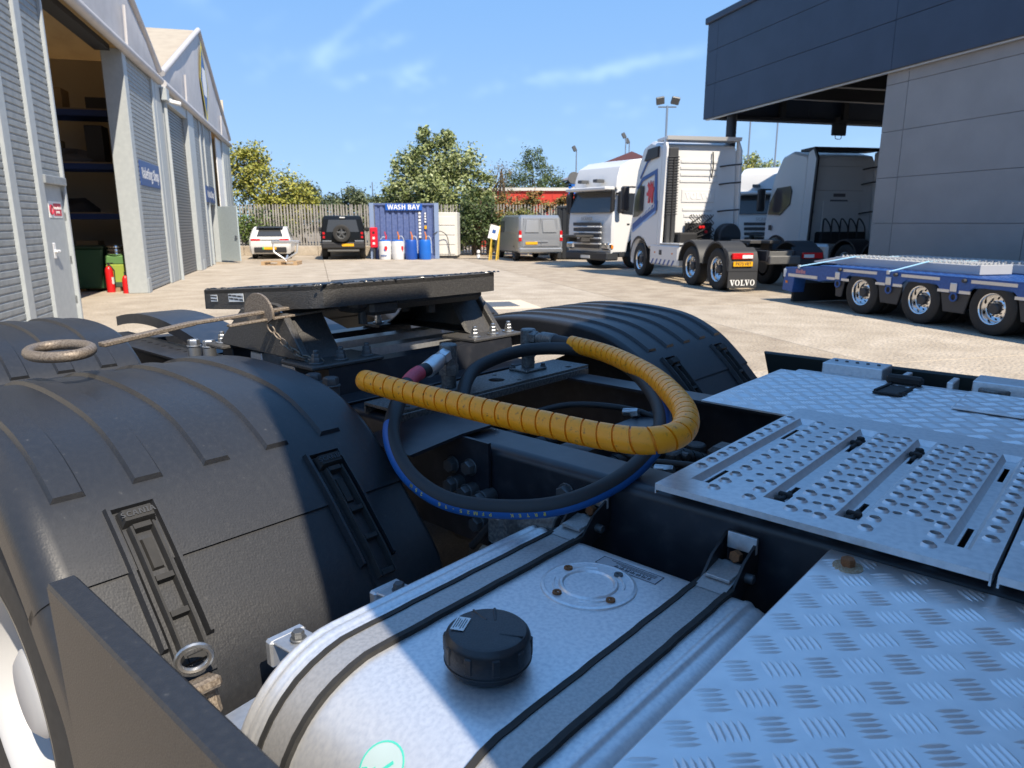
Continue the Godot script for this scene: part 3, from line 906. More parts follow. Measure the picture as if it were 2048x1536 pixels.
func holed_plate(called: String, a: Vector3, c: Vector3, holes: Array, m: Material, parent: Node) -> CSGBox3D:
	var o := CSGBox3D.new()
	o.name = called
	o.size = c - a
	o.position = (a + c) * 0.5
	o.material = m
	for q in holes:
		var h := CSGCylinder3D.new()
		h.operation = CSGShape3D.OPERATION_SUBTRACTION
		h.radius = q[2]; h.height = 0.1; h.sides = 20
		h.material = m
		o.add_child(h)
		h.position = P(q[0], q[1], o.position.y) - o.position
	parent.add_child(o, true)
	return o
func tractor() -> void:
	var ang := deg_to_rad(TRUCK)
	var V := Vector3(cos(ang), 0, -sin(ang))
	var tr := thing("tractor_unit", "black chassis of a tractor unit with fuel tank, mudguards and coupling plate", "lorry", V * VC, 90 + TRUCK)
	var b: MB
	# ---- chassis rails: channels open to the middle
	for mir in [false, true]:
		b = nb(mir)
		var out := []
		for k in 7:
			var a := PI / 2 * k / 6.0
			out.append(Vector2(1.225 - 0.025 * sin(a), 1.065 + 0.025 * cos(a)))
		out.append_array([Vector2(1.2, 0.84), Vector2(1.208, 0.82), Vector2(1.31, 0.82), Vector2(1.31, 0.829), Vector2(1.21, 0.829), Vector2(1.209, 1.081), Vector2(1.318, 1.081), Vector2(1.318, 1.09)])
		for q in out.size(): out[q].x += 0.006
		uprism(b, out, -3.2, 3.95)
		part(b, "chassis_rail", M.frame, tr, 40)
	for u in [-2.6, -0.9, 0.2, 1.02, 2.75, 3.8]:
		b = MB.new()
		uprism(b, [Vector2(1.3, 0.86), Vector2(1.98, 0.86), Vector2(1.98, 1.04), Vector2(1.3, 1.04)], u, u + 0.012)
		uprism(b, [Vector2(1.3, 1.032), Vector2(1.98, 1.032), Vector2(1.98, 1.04), Vector2(1.3, 1.04)], u + 0.012, u + 0.09)
		part(b, "crossmember", M.frame, tr, 20)
	# gearbox, shaft and axles below the deck
	b = MB.new()
	b.cyl(P(-1.4, VC, 0.72), P(0.75, VC, 0.72), 0.24, 20, 0.04)
	b.box(P(0.35, 1.7, 0.95), Vector3(0.5, 0.16, 0.35), 0.04)
	b.cyl(P(0.75, VC, 0.7), P(1.75, VC, 0.58), 0.06, 14)
	part(b, "gearbox", M.casting, tr)
	for u in [1.85, 3.21, -2.0]:
		b = MB.new()
		b.cyl(P(u, 0.6, 0.52), P(u, 2.68, 0.52), 0.075, 14)
		b.lathe([Vector2(0, -0.2), Vector2(0.14, -0.17), Vector2(0.2, 0), Vector2(0.14, 0.17), Vector2(0, 0.2)], 18, Transform3D(Basis(Vector3.RIGHT, PI / 2), P(u, VC, 0.52)))
		part(b, "axle", M.casting, tr)
	for u in [1.85, 3.21]:
		wheel(tr, P(u, 0.45, 0.52), -1, 0.52, 0.3, M.wheel_grey)
		wheel(tr, P(u, 2 * VC - 0.45, 0.52), 1, 0.52, 0.3, M.wheel_grey)
	wheel(tr, P(-2.0, 0.58, 0.52), -1); wheel(tr, P(-2.0, 2 * VC - 0.58, 0.52), 1)
	# air bellows, valves and pipes seen between the rails
	b = MB.new()
	for q in [[0.95, 1.72, 0.98], [0.9, 1.82, 0.95], [1.0, 1.62, 0.93]]:
		b.cyl(P(q[0], q[1], q[2] - 0.06), P(q[0], q[1], q[2] + 0.05), 0.028, 12, 0.004)
		b.box(P(q[0] - 0.03, q[1] - 0.02, q[2]), Vector3(0.06, 0.05, 0.05), 0.006)
		b.cyl(P(q[0] - 0.08, q[1], q[2] + 0.01), P(q[0] + 0.06, q[1] + 0.02, q[2] + 0.01), 0.012, 10, 0.002)
	b.box(P(0.74, 1.66, 1.02), Vector3(0.07, 0.09, 0.08), 0.012)
	b.cyl(P(0.72, 1.64, 1.05), P(0.64, 1.7, 1.04), 0.014, 10)
	part(b, "valve_block", M.casting, tr).set_meta("kind", "stuff")
	for q in [[[1.02, 1.5, 0.98], [0.95, 1.66, 1.0], [0.86, 1.8, 0.96], [0.84, 1.9, 0.9]], [[1.3, 1.5, 0.97], [1.2, 1.68, 1.0], [1.0, 1.84, 0.99], [0.9, 1.9, 0.9]], [[1.42, 1.4, 1.0], [1.2, 1.4, 0.98], [0.9, 1.45, 0.98], [0.5, 1.45, 0.95]]]:
		b = MB.new()
		var pp := []
		for w in q: pp.append(P(w[0], w[1], w[2]))
		sleeve(smooth(pp, 8), 0.021, 0.03, 0.003, b, 14)
		part(b, "air_pipe", M.hose, tr, 40)
	# ---- bolts on the near rail
	for q in [[1.253, 1.02, 0], [1.19, 1.027, 0], [1.23, 0.978, 1], [1.18, 0.97, 1], [1.13, 0.965, 1], [0.903, 1.03, 0], [1.06, 0.9, 1], [1.14, 0.9, 1], [0.62, 0.9, 0], [0.3, 0.88, 0]]:
		b = MB.new()
		if q[2]: b.cyl(P(q[0], 1.206, q[1]), P(q[0], 1.165, q[1]), 0.02, 16, 0.003)
		hexhead(b, P(q[0], 1.19 if not q[2] and q[0] > 1.1 else (1.206 if not q[2] else 1.165), q[1]), Vector3(0, 0, -1), 0.019, 0.017, 0.0225)
		part(b, "chassis_bolt", M.bolt_dull, tr)
	for q in [[[1.4, 1.36, 1.0], [1.25, 1.42, 1.05], [1.05, 1.5, 1.06], [0.85, 1.52, 1.0], [0.7, 1.5, 0.92]], [[1.42, 1.6, 1.02], [1.3, 1.75, 1.06], [1.1, 1.85, 1.05], [0.95, 1.88, 0.98]], [[1.4, 1.48, 0.95], [1.2, 1.52, 0.99], [0.95, 1.58, 1.0], [0.75, 1.6, 1.02]], [[1.12, 1.12, 0.86], [1.05, 1.14, 0.95], [1.0, 1.15, 0.98], [0.96, 1.16, 0.9]]]:
		b = MB.new()
		var pp := []
		for w in q: pp.append(P(w[0], w[1], w[2]))
		b.tube(smooth(pp, 6), 0.0095, 10)
		part(b, "brake_line", M.hose, tr, 60)
	for q in [[0.82, 1.5, 1.02], [0.95, 1.6, 1.0], [1.12, 1.82, 1.05]]:
		b = MB.new()
		hexhead(b, P(q[0], q[1], q[2]), Vector3(-0.8, 0.2, 0.2).normalized(), 0.015, 0.022)
		b.cyl(P(q[0] + 0.03, q[1], q[2]), P(q[0] - 0.01, q[1] + 0.005, q[2] + 0.005), 0.012, 12, 0.002)
		part(b, "pipe_fitting", M.bolt, tr)
	# bracket wrapping over the near rail behind the tank, with its bolts
	b = MB.new()
	uprism(b, [Vector2(1.03, 1.085), Vector2(1.19, 1.1), Vector2(1.33, 1.1), Vector2(1.33, 1.107), Vector2(1.19, 1.107), Vector2(1.02, 1.093)], 1.22, 1.42)
	uprism(b, [Vector2(1.19, 1.1), Vector2(1.2, 1.1), Vector2(1.2, 0.83), Vector2(1.193, 0.83)], 1.13, 1.42)
	part(b, "guard_bracket", M.frame, tr, 30)
	# ---- crossplate carrying the two couplings
	var cp := holed_plate("coupling_plate", P(1.47, 1.2, 1.11), P(1.63, 2.08, 1.118), [[1.545, 1.67, 0.027], [1.5, 1.25, 0.01], [1.6, 1.3, 0.01], [1.5, 2.0, 0.012], [1.6, 1.72, 0.008], [1.49, 1.72, 0.008]], M.steel_dull, tr)
	for q in [1.468, 1.626]: bxp(P(q, 1.2, 1.085), P(q + 0.006, 2.08, 1.1095), "plate_flange", M.steel_dull, tr, 0.002)
	var heads := []
	for q in [[1.555, 1.465, 0], [1.575, 1.865, 1]]:
		var e := Node3D.new()
		e.name = "elbow_coupling"
		tr.add_child(e, true)
		b = MB.new()
		var c := P(q[0], q[1], 1.118)
		b.box(c + Vector3(0, 0.005, 0), Vector3(0.085, 0.01, 0.11), 0.003)
		part(b, "flange", M.steel_dull, e)
		b = MB.new()
		b.cyl(c + Vector3(0, 0.01, 0), c + Vector3(0, 0.055, 0), 0.023, 18, 0.002)
		hexhead(b, c + Vector3(0, 0.05, 0), Vector3.UP, 0.031, 0.035)
		b.cyl(c + Vector3(0, 0.08, 0), c + Vector3(0, 0.145, 0), 0.027, 22, 0.004)
		part(b, "body", M.steel_dull, e)
		b = MB.new()
		var dirv: Vector3 = (P(1.50, 1.3, 1.20) - P(1.555, 1.465, 1.24)).normalized() if q[2] == 0 else (P(1.35, 1.834, 1.236) - P(1.575, 1.865, 1.235)).normalized()
		var o := c + Vector3(0, 0.118, 0)
		hexhead(b, o + dirv * 0.02, dirv, 0.024, 0.03)
		b.cyl(o + dirv * 0.05, o + dirv * 0.075, 0.018, 16, 0.002)
		b.cyl(o + dirv * 0.07, o + dirv * 0.135, 0.0245, 20, 0.003)
		part(b, "ferrule", M.galv if q[2] == 0 else M.steel_dull, e)
		for z in [[-1, -1], [1, -1], [-1, 1], [1, 1]]:
			b = MB.new()
			hexhead(b, c + Vector3(z[0] * 0.032, 0.01, z[1] * 0.044), Vector3.UP, 0.008, 0.008, 0.01)
			part(b, "flange_bolt", M.bolt_dull, e)
		heads.append([o, dirv])
	# ---- hoses
	var bp := [heads[0][0] + heads[0][1] * 0.12]
	for q in [[1.49, 1.265, 1.2], [1.41, 1.15, 1.17], [1.31, 1.04, 1.12], [1.185, 0.982, 1.07], [1.056, 0.977, 1.04], [0.943, 1.028, 1.035], [0.832, 1.09, 1.055], [0.769, 1.195, 1.09], [0.756, 1.31, 1.13], [0.777, 1.397, 1.17], [0.877, 1.53, 1.2], [1.06, 1.70, 1.22], [1.255, 1.81, 1.225], [1.41, 1.81, 1.22], [1.50, 1.74, 1.21], [1.535, 1.64, 1.19], [1.53, 1.54, 1.165], [1.46, 1.43, 1.12], [1.4, 1.38, 1.05], [1.35, 1.36, 0.95]]: bp.append(P(q[0], q[1], q[2]))
	var hs := Node3D.new()
	hs.name = "hydraulic_hose"
	tr.add_child(hs, true)
	b = MB.new()
	var hp := smooth(bp, 8)
	b.tube(hp, 0.0205, 20)
	part(b, "rubber_tube", M.hose, hs, 50)
	# the blue marking line along the outside of the loop
	b = MB.new()
	var line := []
	for i in range(22, 92):
		var p: Vector3 = hp[i]
		var t: Vector3 = (hp[i + 1] - hp[i - 1]).normalized()
		var o := (P(0.0, 0.0, 1.62) - p).normalized()
		o = (o - t * o.dot(t)).normalized().rotated(t, 0.95)
		line.append([p, t, o])
	for i in line.size() - 1:
		for k in 5:
			var q := []
			for z in [[0, k], [1, k], [1, k + 1], [0, k + 1]]:
				var e: Array = line[i + z[0]]
				var oo: Vector3 = e[2].rotated(e[1], (z[1] - 2.5) * 0.24)
				q.append(e[0] + oo * 0.0209)
			b.quad(q[0], q[1], q[2], q[3])
	part(b, "blue_line", M.hose_blue, hs, 60)
	var words := "PIRTEK  PFM25-16  25MM"
	for k in words.length():
		if words[k] == " ": continue
		var e: Array = line[32 - int(k * 0.95)]
		var oo: Vector3 = e[2].rotated(e[1], -0.3)
		lettering(words[k], 0.0085, "hose_print", M.yellow_ink, hs, e[0] + oo * 0.0212, Basis(-e[1], oo.cross(-e[1]), oo), 0.0004)
	b = MB.new()
	b.tube([hp[5], hp[7], hp[9], hp[11]], 0.0212, 20, false)
	part(b, "red_tag", M.red_label, hs, 60)
	var yp := [heads[1][0] + heads[1][1] * 0.13]
	for q in [[1.35, 1.834, 1.235], [1.165, 1.76, 1.235], [0.94, 1.61, 1.23], [0.777, 1.45, 1.225], [0.682, 1.325, 1.22], [0.648, 1.23, 1.212], [0.682, 1.165, 1.206], [0.774, 1.14, 1.204], [0.883, 1.118, 1.21], [1.008, 1.10, 1.214], [1.148, 1.084, 1.22], [1.297, 1.073, 1.225], [1.405, 1.068, 1.23], [1.46, 1.085, 1.225], [1.495, 1.125, 1.21], [1.51, 1.18, 1.185], [1.51, 1.25, 1.15]]: yp.append(P(q[0], q[1], q[2]))
	var ys := Node3D.new()
	ys.name = "sleeved_hose"
	tr.add_child(ys, true)
	b = MB.new()
	var yl := smooth(yp, 8)
	b.tube(yl, 0.021, 18)
	part(b, "rubber_tube", M.hose, ys, 50)
	b = MB.new()
	sleeve(yl.slice(5), 0.0275, 0.034, 0.0034, b)
	part(b, "yellow_spiral_guard", M.hose_yellow, ys, 45)
	# ---- mudguards
	mudguard(tr, 0.0, false, true, "black ribbed mudguard beside the fuel tank")
	mudguard(tr, 1.36, false, false, "black ribbed mudguard over the rearmost wheel, tank side")
	mudguard(tr, 0.0, true, true, "black ribbed mudguard across the chassis from the fuel tank")
	mudguard(tr, 1.36, true, false, "black ribbed mudguard over the rearmost wheel, far side")
	for mir in [false, true]:
		b = nb(mir)
		var prof := []
		for k in 13:
			var a := PI * k / 12.0
			prof.append(Vector2(2.53 - 0.2 * cos(a), 1.02 + 0.115 * pow(sin(a), 0.55)))
		vprism(b, prof, 0.28, 1.0, 0.02)
		part(b, "guard_bridge", M.plastic, tr, 45)
		b = nb(mir)
		b.box(P(2.36, 0.78, 1.135), Vector3(0.03, 0.008, 0.05), 0.003, Basis(Vector3.BACK, 0.6))
		b.box(P(2.335, 0.78, 1.09), Vector3(0.012, 0.12, 0.045), 0.004)
		part(b, "bridge_strap", M.rubber, tr)
	# ---- guard brackets with bolts by the tank
	for q in [[0.955, 0.57], [0.955, 0.79]]:
		b = MB.new()
		b.box(P(0.985, q[1], 0.925), Vector3(0.11, 0.006, 0.06), 0.002, Basis(Vector3.BACK, -0.1))
		b.box(P(1.03, q[1], 0.9), Vector3(0.02, 0.05, 0.07), 0.004)
		part(b, "guard_stay", M.galv, tr, 20)
		b = MB.new()
		hexhead(b, P(0.99, q[1], 0.929), Vector3.UP, 0.011, 0.012, 0.014)
		part(b, "stay_bolt", M.bolt_dull, tr)
	b = MB.new()
	uprism(b, [Vector2(0.36, 0.8), Vector2(1.1, 0.86), Vector2(1.1, 0.8), Vector2(0.36, 0.74)], 0.93, 1.06, 0.004)
	part(b, "tank_stay", M.galv, tr, 20)
	b = MB.new()      # pipe union behind the tank
	b.cyl(P(0.97, 1.09, 0.9), P(0.97, 1.09, 1.0), 0.035, 6)
	b.cyl(P(0.95, 1.1, 0.985), P(0.86, 1.12, 0.99), 0.022, 14, 0.003)
	b.cyl(P(1.0, 1.13, 0.96), P(1.0, 1.17, 0.98), 0.016, 12, 0.002)
	b.box(P(0.985, 1.075, 0.965), Vector3(0.05, 0.075, 0.045), 0.01)
	part(b, "pipe_union", M.steel_dull, tr)
	# padlock on the front latch of the near guard
	b = MB.new()
	b.box(P(1.075, 0.43, 0.845), Vector3(0.035, 0.07, 0.06), 0.008, Basis(Vector3.BACK, -0.35))
	b.box(P(1.055, 0.43, 0.885), Vector3(0.045, 0.02, 0.05), 0.005, Basis(Vector3.BACK, -0.35))
	part(b, "buckle", M.rusty_steel, tr)
	b = MB.new()
	b.ring_torus(P(1.075, 0.43, 0.925), Vector3(0.9, 0.2, 0.3).normalized(), 0.026, 0.0055, 8, 20)
	part(b, "buckle_ring", M.bolt, tr)
	# ---- fuel tank, walkways, deck plates
	fuel_tank(tr)
	walkway(tr, 0.0)
	walkway(tr, -0.562, 1.0)
	b = MB.new()
	b.span(P(-0.2, 0.3, 1.075), P(0.332, 1.185, 1.085), 0.003)
	b.span(P(0.326, 0.3, 1.03), P(0.332, 1.185, 1.078), 0.001)
	var np := part(b, "deck_plate", M.alu, tr, 20)
	b = MB.new()
	treads(b, -0.2, 0.33, 0.31, 1.183, 1.085)
	part(b, "tread_pattern", M.alu, np, 25).set_meta("kind", "stuff")
	b = MB.new()
	hexhead(b, P(0.288, 1.133, 1.0885), Vector3.UP, 0.011, 0.012)
	part(b, "plate_screw", M.rust, np)
	b = MB.new()
	b.lathe([Vector2(0.023, 0), Vector2(0.0225, 0.002), Vector2(0.008, 0.004), Vector2(0, 0.004)], 24, Transform3D(Basis.IDENTITY, P(0.288, 1.133, 1.085)))
	part(b, "washer", tri_mat([[0.3, Color(0.4, 0.36, 0.28)], [0.8, Color(0.25, 0.13, 0.05)]], 0.05, 9, 77, 0.6, 0.3), np)
	b = MB.new()
	b.span(P(-0.2, 0.34, 0.55), P(0.32, 1.15, 1.07), 0.02)
	part(b, "equipment_box", M.frame, tr)
	# far plate
	b = MB.new()
	vprism(b, [Vector2(-0.2, 1.094), Vector2(0.95, 1.094), Vector2(0.95, 1.099), Vector2(-0.2, 1.099)], 1.935, 2.56, 0.0)
	var fp := part(b, "deck_plate", M.alu, tr, 20)
	b = MB.new()
	treads(b, -0.2, 0.945, 1.937, 2.555, 1.099, 0.917, 1.971)
	part(b, "tread_pattern", M.alu, fp, 25).set_meta("kind", "stuff")
	b = MB.new()
	b.span(P(0.19, 2.3, 1.103), P(0.36, 2.56, 1.109), 0.001)
	var lid := part(b, "lid_plate", M.alu, fp, 20)
	b = MB.new()
	treads(b, 0.19, 0.36, 2.3, 2.56, 1.109, 0.21, 2.33)
	for i in b.v.size(): pass
	part(b, "tread_pattern", M.alu, fp, 25).set_meta("kind", "stuff")
	b = MB.new()
	b.lathe([Vector2(0.043, 0.0), Vector2(0.047, 0.004), Vector2(0.047, 0.022), Vector2(0.043, 0.026), Vector2(0.038, 0.024), Vector2(0.036, 0.008), Vector2(0, 0.008)], 28, Transform3D(Basis.IDENTITY, P(0.3, 2.62, 1.09)))
	part(b, "filler_ring", M.steel_dull, tr)
	b = MB.new()
	b.box(P(0.545, 2.46, 1.1), Vector3(0.085, 0.008, 0.2), 0.003, Basis(Vector3.RIGHT, 0.06))
	b.box(P(0.545, 2.57, 1.115), Vector3(0.11, 0.03, 0.035), 0.008)
	b.box(P(0.51, 2.46, 1.106), Vector3(0.01, 0.008, 0.19), 0.002, Basis(Vector3.RIGHT, 0.06))
	b.box(P(0.58, 2.46, 1.106), Vector3(0.01, 0.008, 0.19), 0.002, Basis(Vector3.RIGHT, 0.06))
	part(b, "lid_strap", M.rubber, tr)
	b = MB.new()
	b.span(P(-0.2, 2.565, 1.05), P(0.9, 2.6, 1.1), 0.003)
	for q in [[0.62, 0.82], [0.22, 0.36]]:
		b.span(P(q[0], 2.6, 1.05), P(q[1], 2.72, 1.135), 0.003)
	for q in [0.57, 0.43]: b.span(P(q - 0.02, 2.6, 1.05), P(q, 2.7, 1.12), 0.003)
	part(b, "skirt_rail", M.galv, tr, 20)
	b = MB.new()
	for q in 5: hexhead(b, P(0.65 + 0.035 * q, 2.66, 1.135), Vector3.UP, 0.006, 0.005)
	part(b, "rail_rivet", M.bolt_dull, tr)
	# side skirts: thick dark panels along both flanks
	b = MB.new()
	vprism(b, [Vector2(-0.2, 1.118), Vector2(1.1, 1.118), Vector2(1.04, 0.9), Vector2(1.0, 0.5), Vector2(-0.2, 0.5)], 2.76, 2.79, 0.006)
	part(b, "side_skirt", mat(Color(0.01, 0.016, 0.015), 0.35), tr, 30)
	b = MB.new()
	vprism(b, [Vector2(-0.1, 1.105), Vector2(1.105, 1.12), Vector2(1.085, 0.9), Vector2(1.07, 0.45), Vector2(-0.1, 0.45)], 0.25, 0.29, 0.004)
	part(b, "side_skirt", M.plastic, tr, 30)
	fifth_wheel(tr)
	# ---- tail of the frame
	var holes := []
	for k in 13: holes.append([2.78 + k * 0.07, 1.27, 0.011])
	holed_plate("doubler_plate", P(2.62, 1.17, 1.094), P(3.7, 1.34, 1.102), holes, M.frame, tr)
	for mir in [false, true]:      # curved lead-in ramps on the tail
		b = nb(mir)
		var n := 16
		var arc := func(i, o):
			var f: float = float(i) / n
			return Vector2(2.72 + 1.0 * f, 1.115 + 0.13 * sin(f * PI * 0.62) - 0.06 * f * f + o)
		for i in n:
			var p0: Vector2 = arc.call(i, 0.0)
			var p1: Vector2 = arc.call(i + 1, 0.0)
			b.quad(P(p0.x, 1.3, p0.y), P(p0.x, 1.52, p0.y), P(p1.x, 1.52, p1.y), P(p1.x, 1.3, p1.y))
			b.quad(P(p0.x, 1.3, p0.y), P(p1.x, 1.3, p1.y), P(p1.x, 1.3, p1.y - 0.045), P(p0.x, 1.3, p0.y - 0.045))
		part(b, "lead_in_ramp", M.frame, tr, 40)
	for q in [[2.66, 1.19], [2.6, 1.22], [1.78, 1.135], [1.7, 1.14]]:
		b = MB.new()
		b.cyl(P(q[0], q[1], 1.07), P(q[0], q[1], 1.165), 0.024, 18, 0.003)
		hexhead(b, P(q[0], q[1], 1.165), Vector3.UP, 0.023, 0.022, 0.027)
		part(b, "suspension_bolt", M.bolt if q[0] > 2 else M.bolt_dull, tr)
	# ---- cab behind the viewer: it shades the deck
	cab_behind(tr)

func cab_behind(tr: Node3D) -> void:
	var b := MB.new()
	vprism(b, [Vector2(-0.62, 0.95), Vector2(-0.62, 3.4), Vector2(-0.8, 3.55), Vector2(-1.6, 3.6), Vector2(-2.4, 3.5), Vector2(-2.72, 2.7), Vector2(-2.85, 1.9), Vector2(-2.9, 0.4), Vector2(-2.6, 0.36), Vector2(-2.55, 0.95)], 0.315, 2.965, 0.06)
	part(b, "cab_shell", M.cab_grey, tr, 40)
	for mir in [false, true]:
		b = nb(mir)
		vprism(b, [Vector2(-0.66, 1.0), Vector2(-0.22, 1.15), Vector2(-0.2, 3.45), Vector2(-0.45, 3.6), Vector2(-0.66, 3.6)], 0.315, 0.35, 0.01)
		part(b, "side_deflector", M.cab_grey, tr, 30)
	b = MB.new()
	uprism(b, [Vector2(0.34, 3.2), Vector2(0.34, 3.8), Vector2(0.5, 3.98), Vector2(1.05, 3.98), Vector2(1.2, 3.6), Vector2(1.9, 3.56), Vector2(2.1, 3.8), Vector2(2.85, 3.78), Vector2(2.94, 3.2)], -0.6, -0.2, 0.01)
	part(b, "roof_deflector", M.cab_grey, tr, 30)
	b = MB.new()
	b.span(P(-2.83, 0.5, 2.0), P(-2.4, 2.78, 2.75), 0.05)
	part(b, "windscreen", M.glass, tr)

func fifth_wheel(tr: Node3D) -> void:
	var root := Node3D.new()
	root.name = "coupling_table"
	tr.add_child(root, true)
	var b: MB
	# mounting plate with folded ridges across the frame
	for q in [1.86, 2.06, 2.26, 2.46]:
		b = MB.new()
		vprism(b, [Vector2(q - 0.05, 1.09), Vector2(q - 0.035, 1.185), Vector2(q + 0.035, 1.185), Vector2(q + 0.05, 1.09)], 1.22, 2.06, 0.003)
		part(b, "mounting_ridge", M.galv if q > 2.0 and q < 2.4 else M.frame, root, 20)
	b = MB.new()
	uprism(b, [Vector2(1.2, 1.092), Vector2(2.08, 1.092), Vector2(2.08, 1.1), Vector2(1.2, 1.1)], 1.72, 2.56, 0.002)
	part(b, "mounting_plate", M.frame, root, 20)
	for mir in [false, true]:
		b = nb(mir)
		# pedestal: wide foot plates, waist and bearing head (near one at v 1.28)
		b.span(P(1.82, 1.16, 1.186), P(2.0, 1.43, 1.2), 0.004)
		b.span(P(2.38, 1.16, 1.186), P(2.5, 1.43, 1.2), 0.004)
		vprism(b, smooth([Vector2(1.93, 1.2), Vector2(1.985, 1.27), Vector2(2.03, 1.33), Vector2(2.08, 1.37), Vector2(2.24, 1.37), Vector2(2.3, 1.33), Vector2(2.36, 1.25), Vector2(2.44, 1.2)], 3), 1.21, 1.35, 0.01)
		vprism(b, [Vector2(1.9, 1.2), Vector2(2.02, 1.34), Vector2(2.28, 1.34), Vector2(2.46, 1.2)], 1.19, 1.215, 0.004)
		part(b, "pedestal", M.casting, root, 30)
		for q in [[1.86, 1.2], [1.86, 1.29], [1.86, 1.39], [2.45, 1.2], [2.45, 1.38]]:
			b = nb(mir)
			stud(b, P(q[0], q[1], 1.2), 0.0135)
			part(b, "foot_bolt", M.bolt if mir or q[0] > 2.2 else M.bolt_dull, root)
	# the table itself, tail-down by a few degrees: outline in plan, throat at the back
	var tilt := func(u: float): return 1.437 - (u - 1.87) * 0.078
	var half := [Vector2(1.87, 0.0), Vector2(1.87, 0.33), Vector2(1.885, 0.385), Vector2(1.93, 0.415), Vector2(2.2, 0.43), Vector2(2.5, 0.43), Vector2(2.6, 0.42), Vector2(2.655, 0.38), Vector2(2.68, 0.3), Vector2(2.7, 0.2), Vector2(2.52, 0.1), Vector2(2.36, 0.055), Vector2(2.32, 0.0)]
	var poly := PackedVector2Array()
	for q in half: poly.append(q)
	for k in range(half.size() - 2, 0, -1): poly.append(Vector2(half[k].x, -half[k].y))
	var shape := func(m: MB, y0: float, y1: float, bev: float):
		var t := MB.new()
		t.prism(poly, y0, y1, bev)
		for i in range(0, t.v.size(), 3):
			var w := []
			for j in 3:
				var q := t.v[i + j]
				w.append(Vector3(q.x, tilt.call(q.x) + q.z, q.y))
			m.tri(w[0], w[2], w[1])
	b = MB.new()
	shape.call(b, -0.02, 0.0, 0.004)
	# rim wall hanging below the edge (front and sides)
	var n := poly.size()
	for i in n:
		var p := poly[i]
		var q := poly[(i + 1) % n]
		if p.x > 2.6 and q.x > 2.3 and abs(p.y) < 0.25: continue
		var hp := 0.072
		b.quad(Vector3(p.x, tilt.call(p.x) - 0.003, p.y), Vector3(q.x, tilt.call(q.x) - 0.003, q.y), Vector3(q.x, tilt.call(q.x) - hp, q.y), Vector3(p.x, tilt.call(p.x) - hp, p.y))
		var pi := p + (Vector2(2.25, 0) - p) * 0.06
		var qi := q + (Vector2(2.25, 0) - q) * 0.06
		b.quad(Vector3(p.x, tilt.call(p.x) - hp, p.y), Vector3(q.x, tilt.call(q.x) - hp, q.y), Vector3(qi.x, tilt.call(qi.x) - hp, qi.y), Vector3(pi.x, tilt.call(pi.x) - hp, pi.y))
	part(b, "table", M.casting, root, 40)
	# underside ribs and lock housing
	b = MB.new()
	b.box(Vector3(2.2, 1.36, 0), Vector3(0.5, 0.06, 0.3), 0.02)
	b.box(Vector3(1.97, 1.365, 0.05), Vector3(0.12, 0.07, 0.62), 0.02)
	b.box(Vector3(2.2, 1.365, 0.3), Vector3(0.26, 0.06, 0.16), 0.02)
	b.box(Vector3(2.2, 1.365, -0.3), Vector3(0.26, 0.06, 0.16), 0.02)
	b.box(Vector3(1.92, 1.345, -0.14), Vector3(0.06, 0.05, 0.12), 0.012)
	for q in [[1.94, -0.2], [2.1, 0.12], [2.0, 0.16]]: b.cyl(Vector3(q[0], 1.35, q[1]), Vector3(q[0], 1.29, q[1]), 0.016, 10, 0.003)
	part(b, "lock_housing", M.casting, root)
	# lumps of grease on the top
	b = MB.new()
	var rng := RandomNumberGenerator.new()
	rng.seed = 5
	for k in 230:
		var z := rng.randf_range(-0.41, 0.41)
		var u := 1.878 + pow(rng.randf(), 2.0) * 0.08
		if k > 170:
			z = -0.415 + pow(rng.randf(), 2.0) * 0.03
			u = rng.randf_range(1.95, 2.6)
		var r := rng.randf_range(0.002, 0.0065)
		b.lathe([Vector2(r, 0), Vector2(r * 0.8, r * 0.6), Vector2(0, r)], 6, Transform3D(Basis(Vector3.UP, rng.randf() * 6.0) * Basis.from_scale(Vector3(1, 1, 1.0 + rng.randf() * 2.5)), Vector3(u, tilt.call(u) - 0.001, z)))
	part(b, "grease", M.grease, root, 60).set_meta("kind", "stuff")
	# labels on the near side wall
	for q in [[2.5, 0.05, 0.024], [2.34, 0.105, 0.028]]:
		b = MB.new()
		var zz := -0.4325
		b.box(Vector3(q[0], tilt.call(q[0]) - 0.032, zz), Vector3(q[1], q[2], 0.001), 0, Basis(Vector3.BACK, -0.078))
		part(b, "warning_label", M.label, root)
		b = MB.new()
		for k in 2:
			for j in 9: b.box(Vector3(q[0] - q[1] * 0.42 + q[1] * 0.105 * j, tilt.call(q[0]) - 0.026 - k * 0.011 - (j - 4) * 0.0001, zz - 0.0008), Vector3(q[1] * (0.05 + 0.03 * ((j * 7 + k) % 3)), q[2] * 0.2, 0.0006), 0, Basis(Vector3.BACK, -0.078))
		part(b, "label_print", M.ink, root, 0)
	# release handle: two flat bars through a half-moon plate, ending in a ring
	b = MB.new()
	var flat := func(m: MB, p: Vector3, q: Vector3, w: float, th: float):
		var d := (q - p)
		var x := d.normalized()
		var z := x.cross(Vector3.UP).normalized()
		m.box((p + q) * 0.5, Vector3(d.length(), th, w), 0.002, Basis(x, z.cross(x), z))
	flat.call(b, Vector3(2.03, 1.362, -0.3), Vector3(2.06, 1.335, -0.72), 0.028, 0.01)
	flat.call(b, Vector3(2.06, 1.335, -0.715), Vector3(2.0, 1.312, -0.985), 0.028, 0.012)
	flat.call(b, Vector3(2.0, 1.345, -0.25), Vector3(2.04, 1.318, -0.62), 0.024, 0.008)
	part(b, "release_bar", M.rusty_steel, root)
	b = MB.new()
	b.ring_torus(Vector3(1.985, 1.312, -1.085), Vector3(0.02, 1, -0.06).normalized(), 0.08, 0.0135, 10, 32, Vector2(0.78, 1.4) )
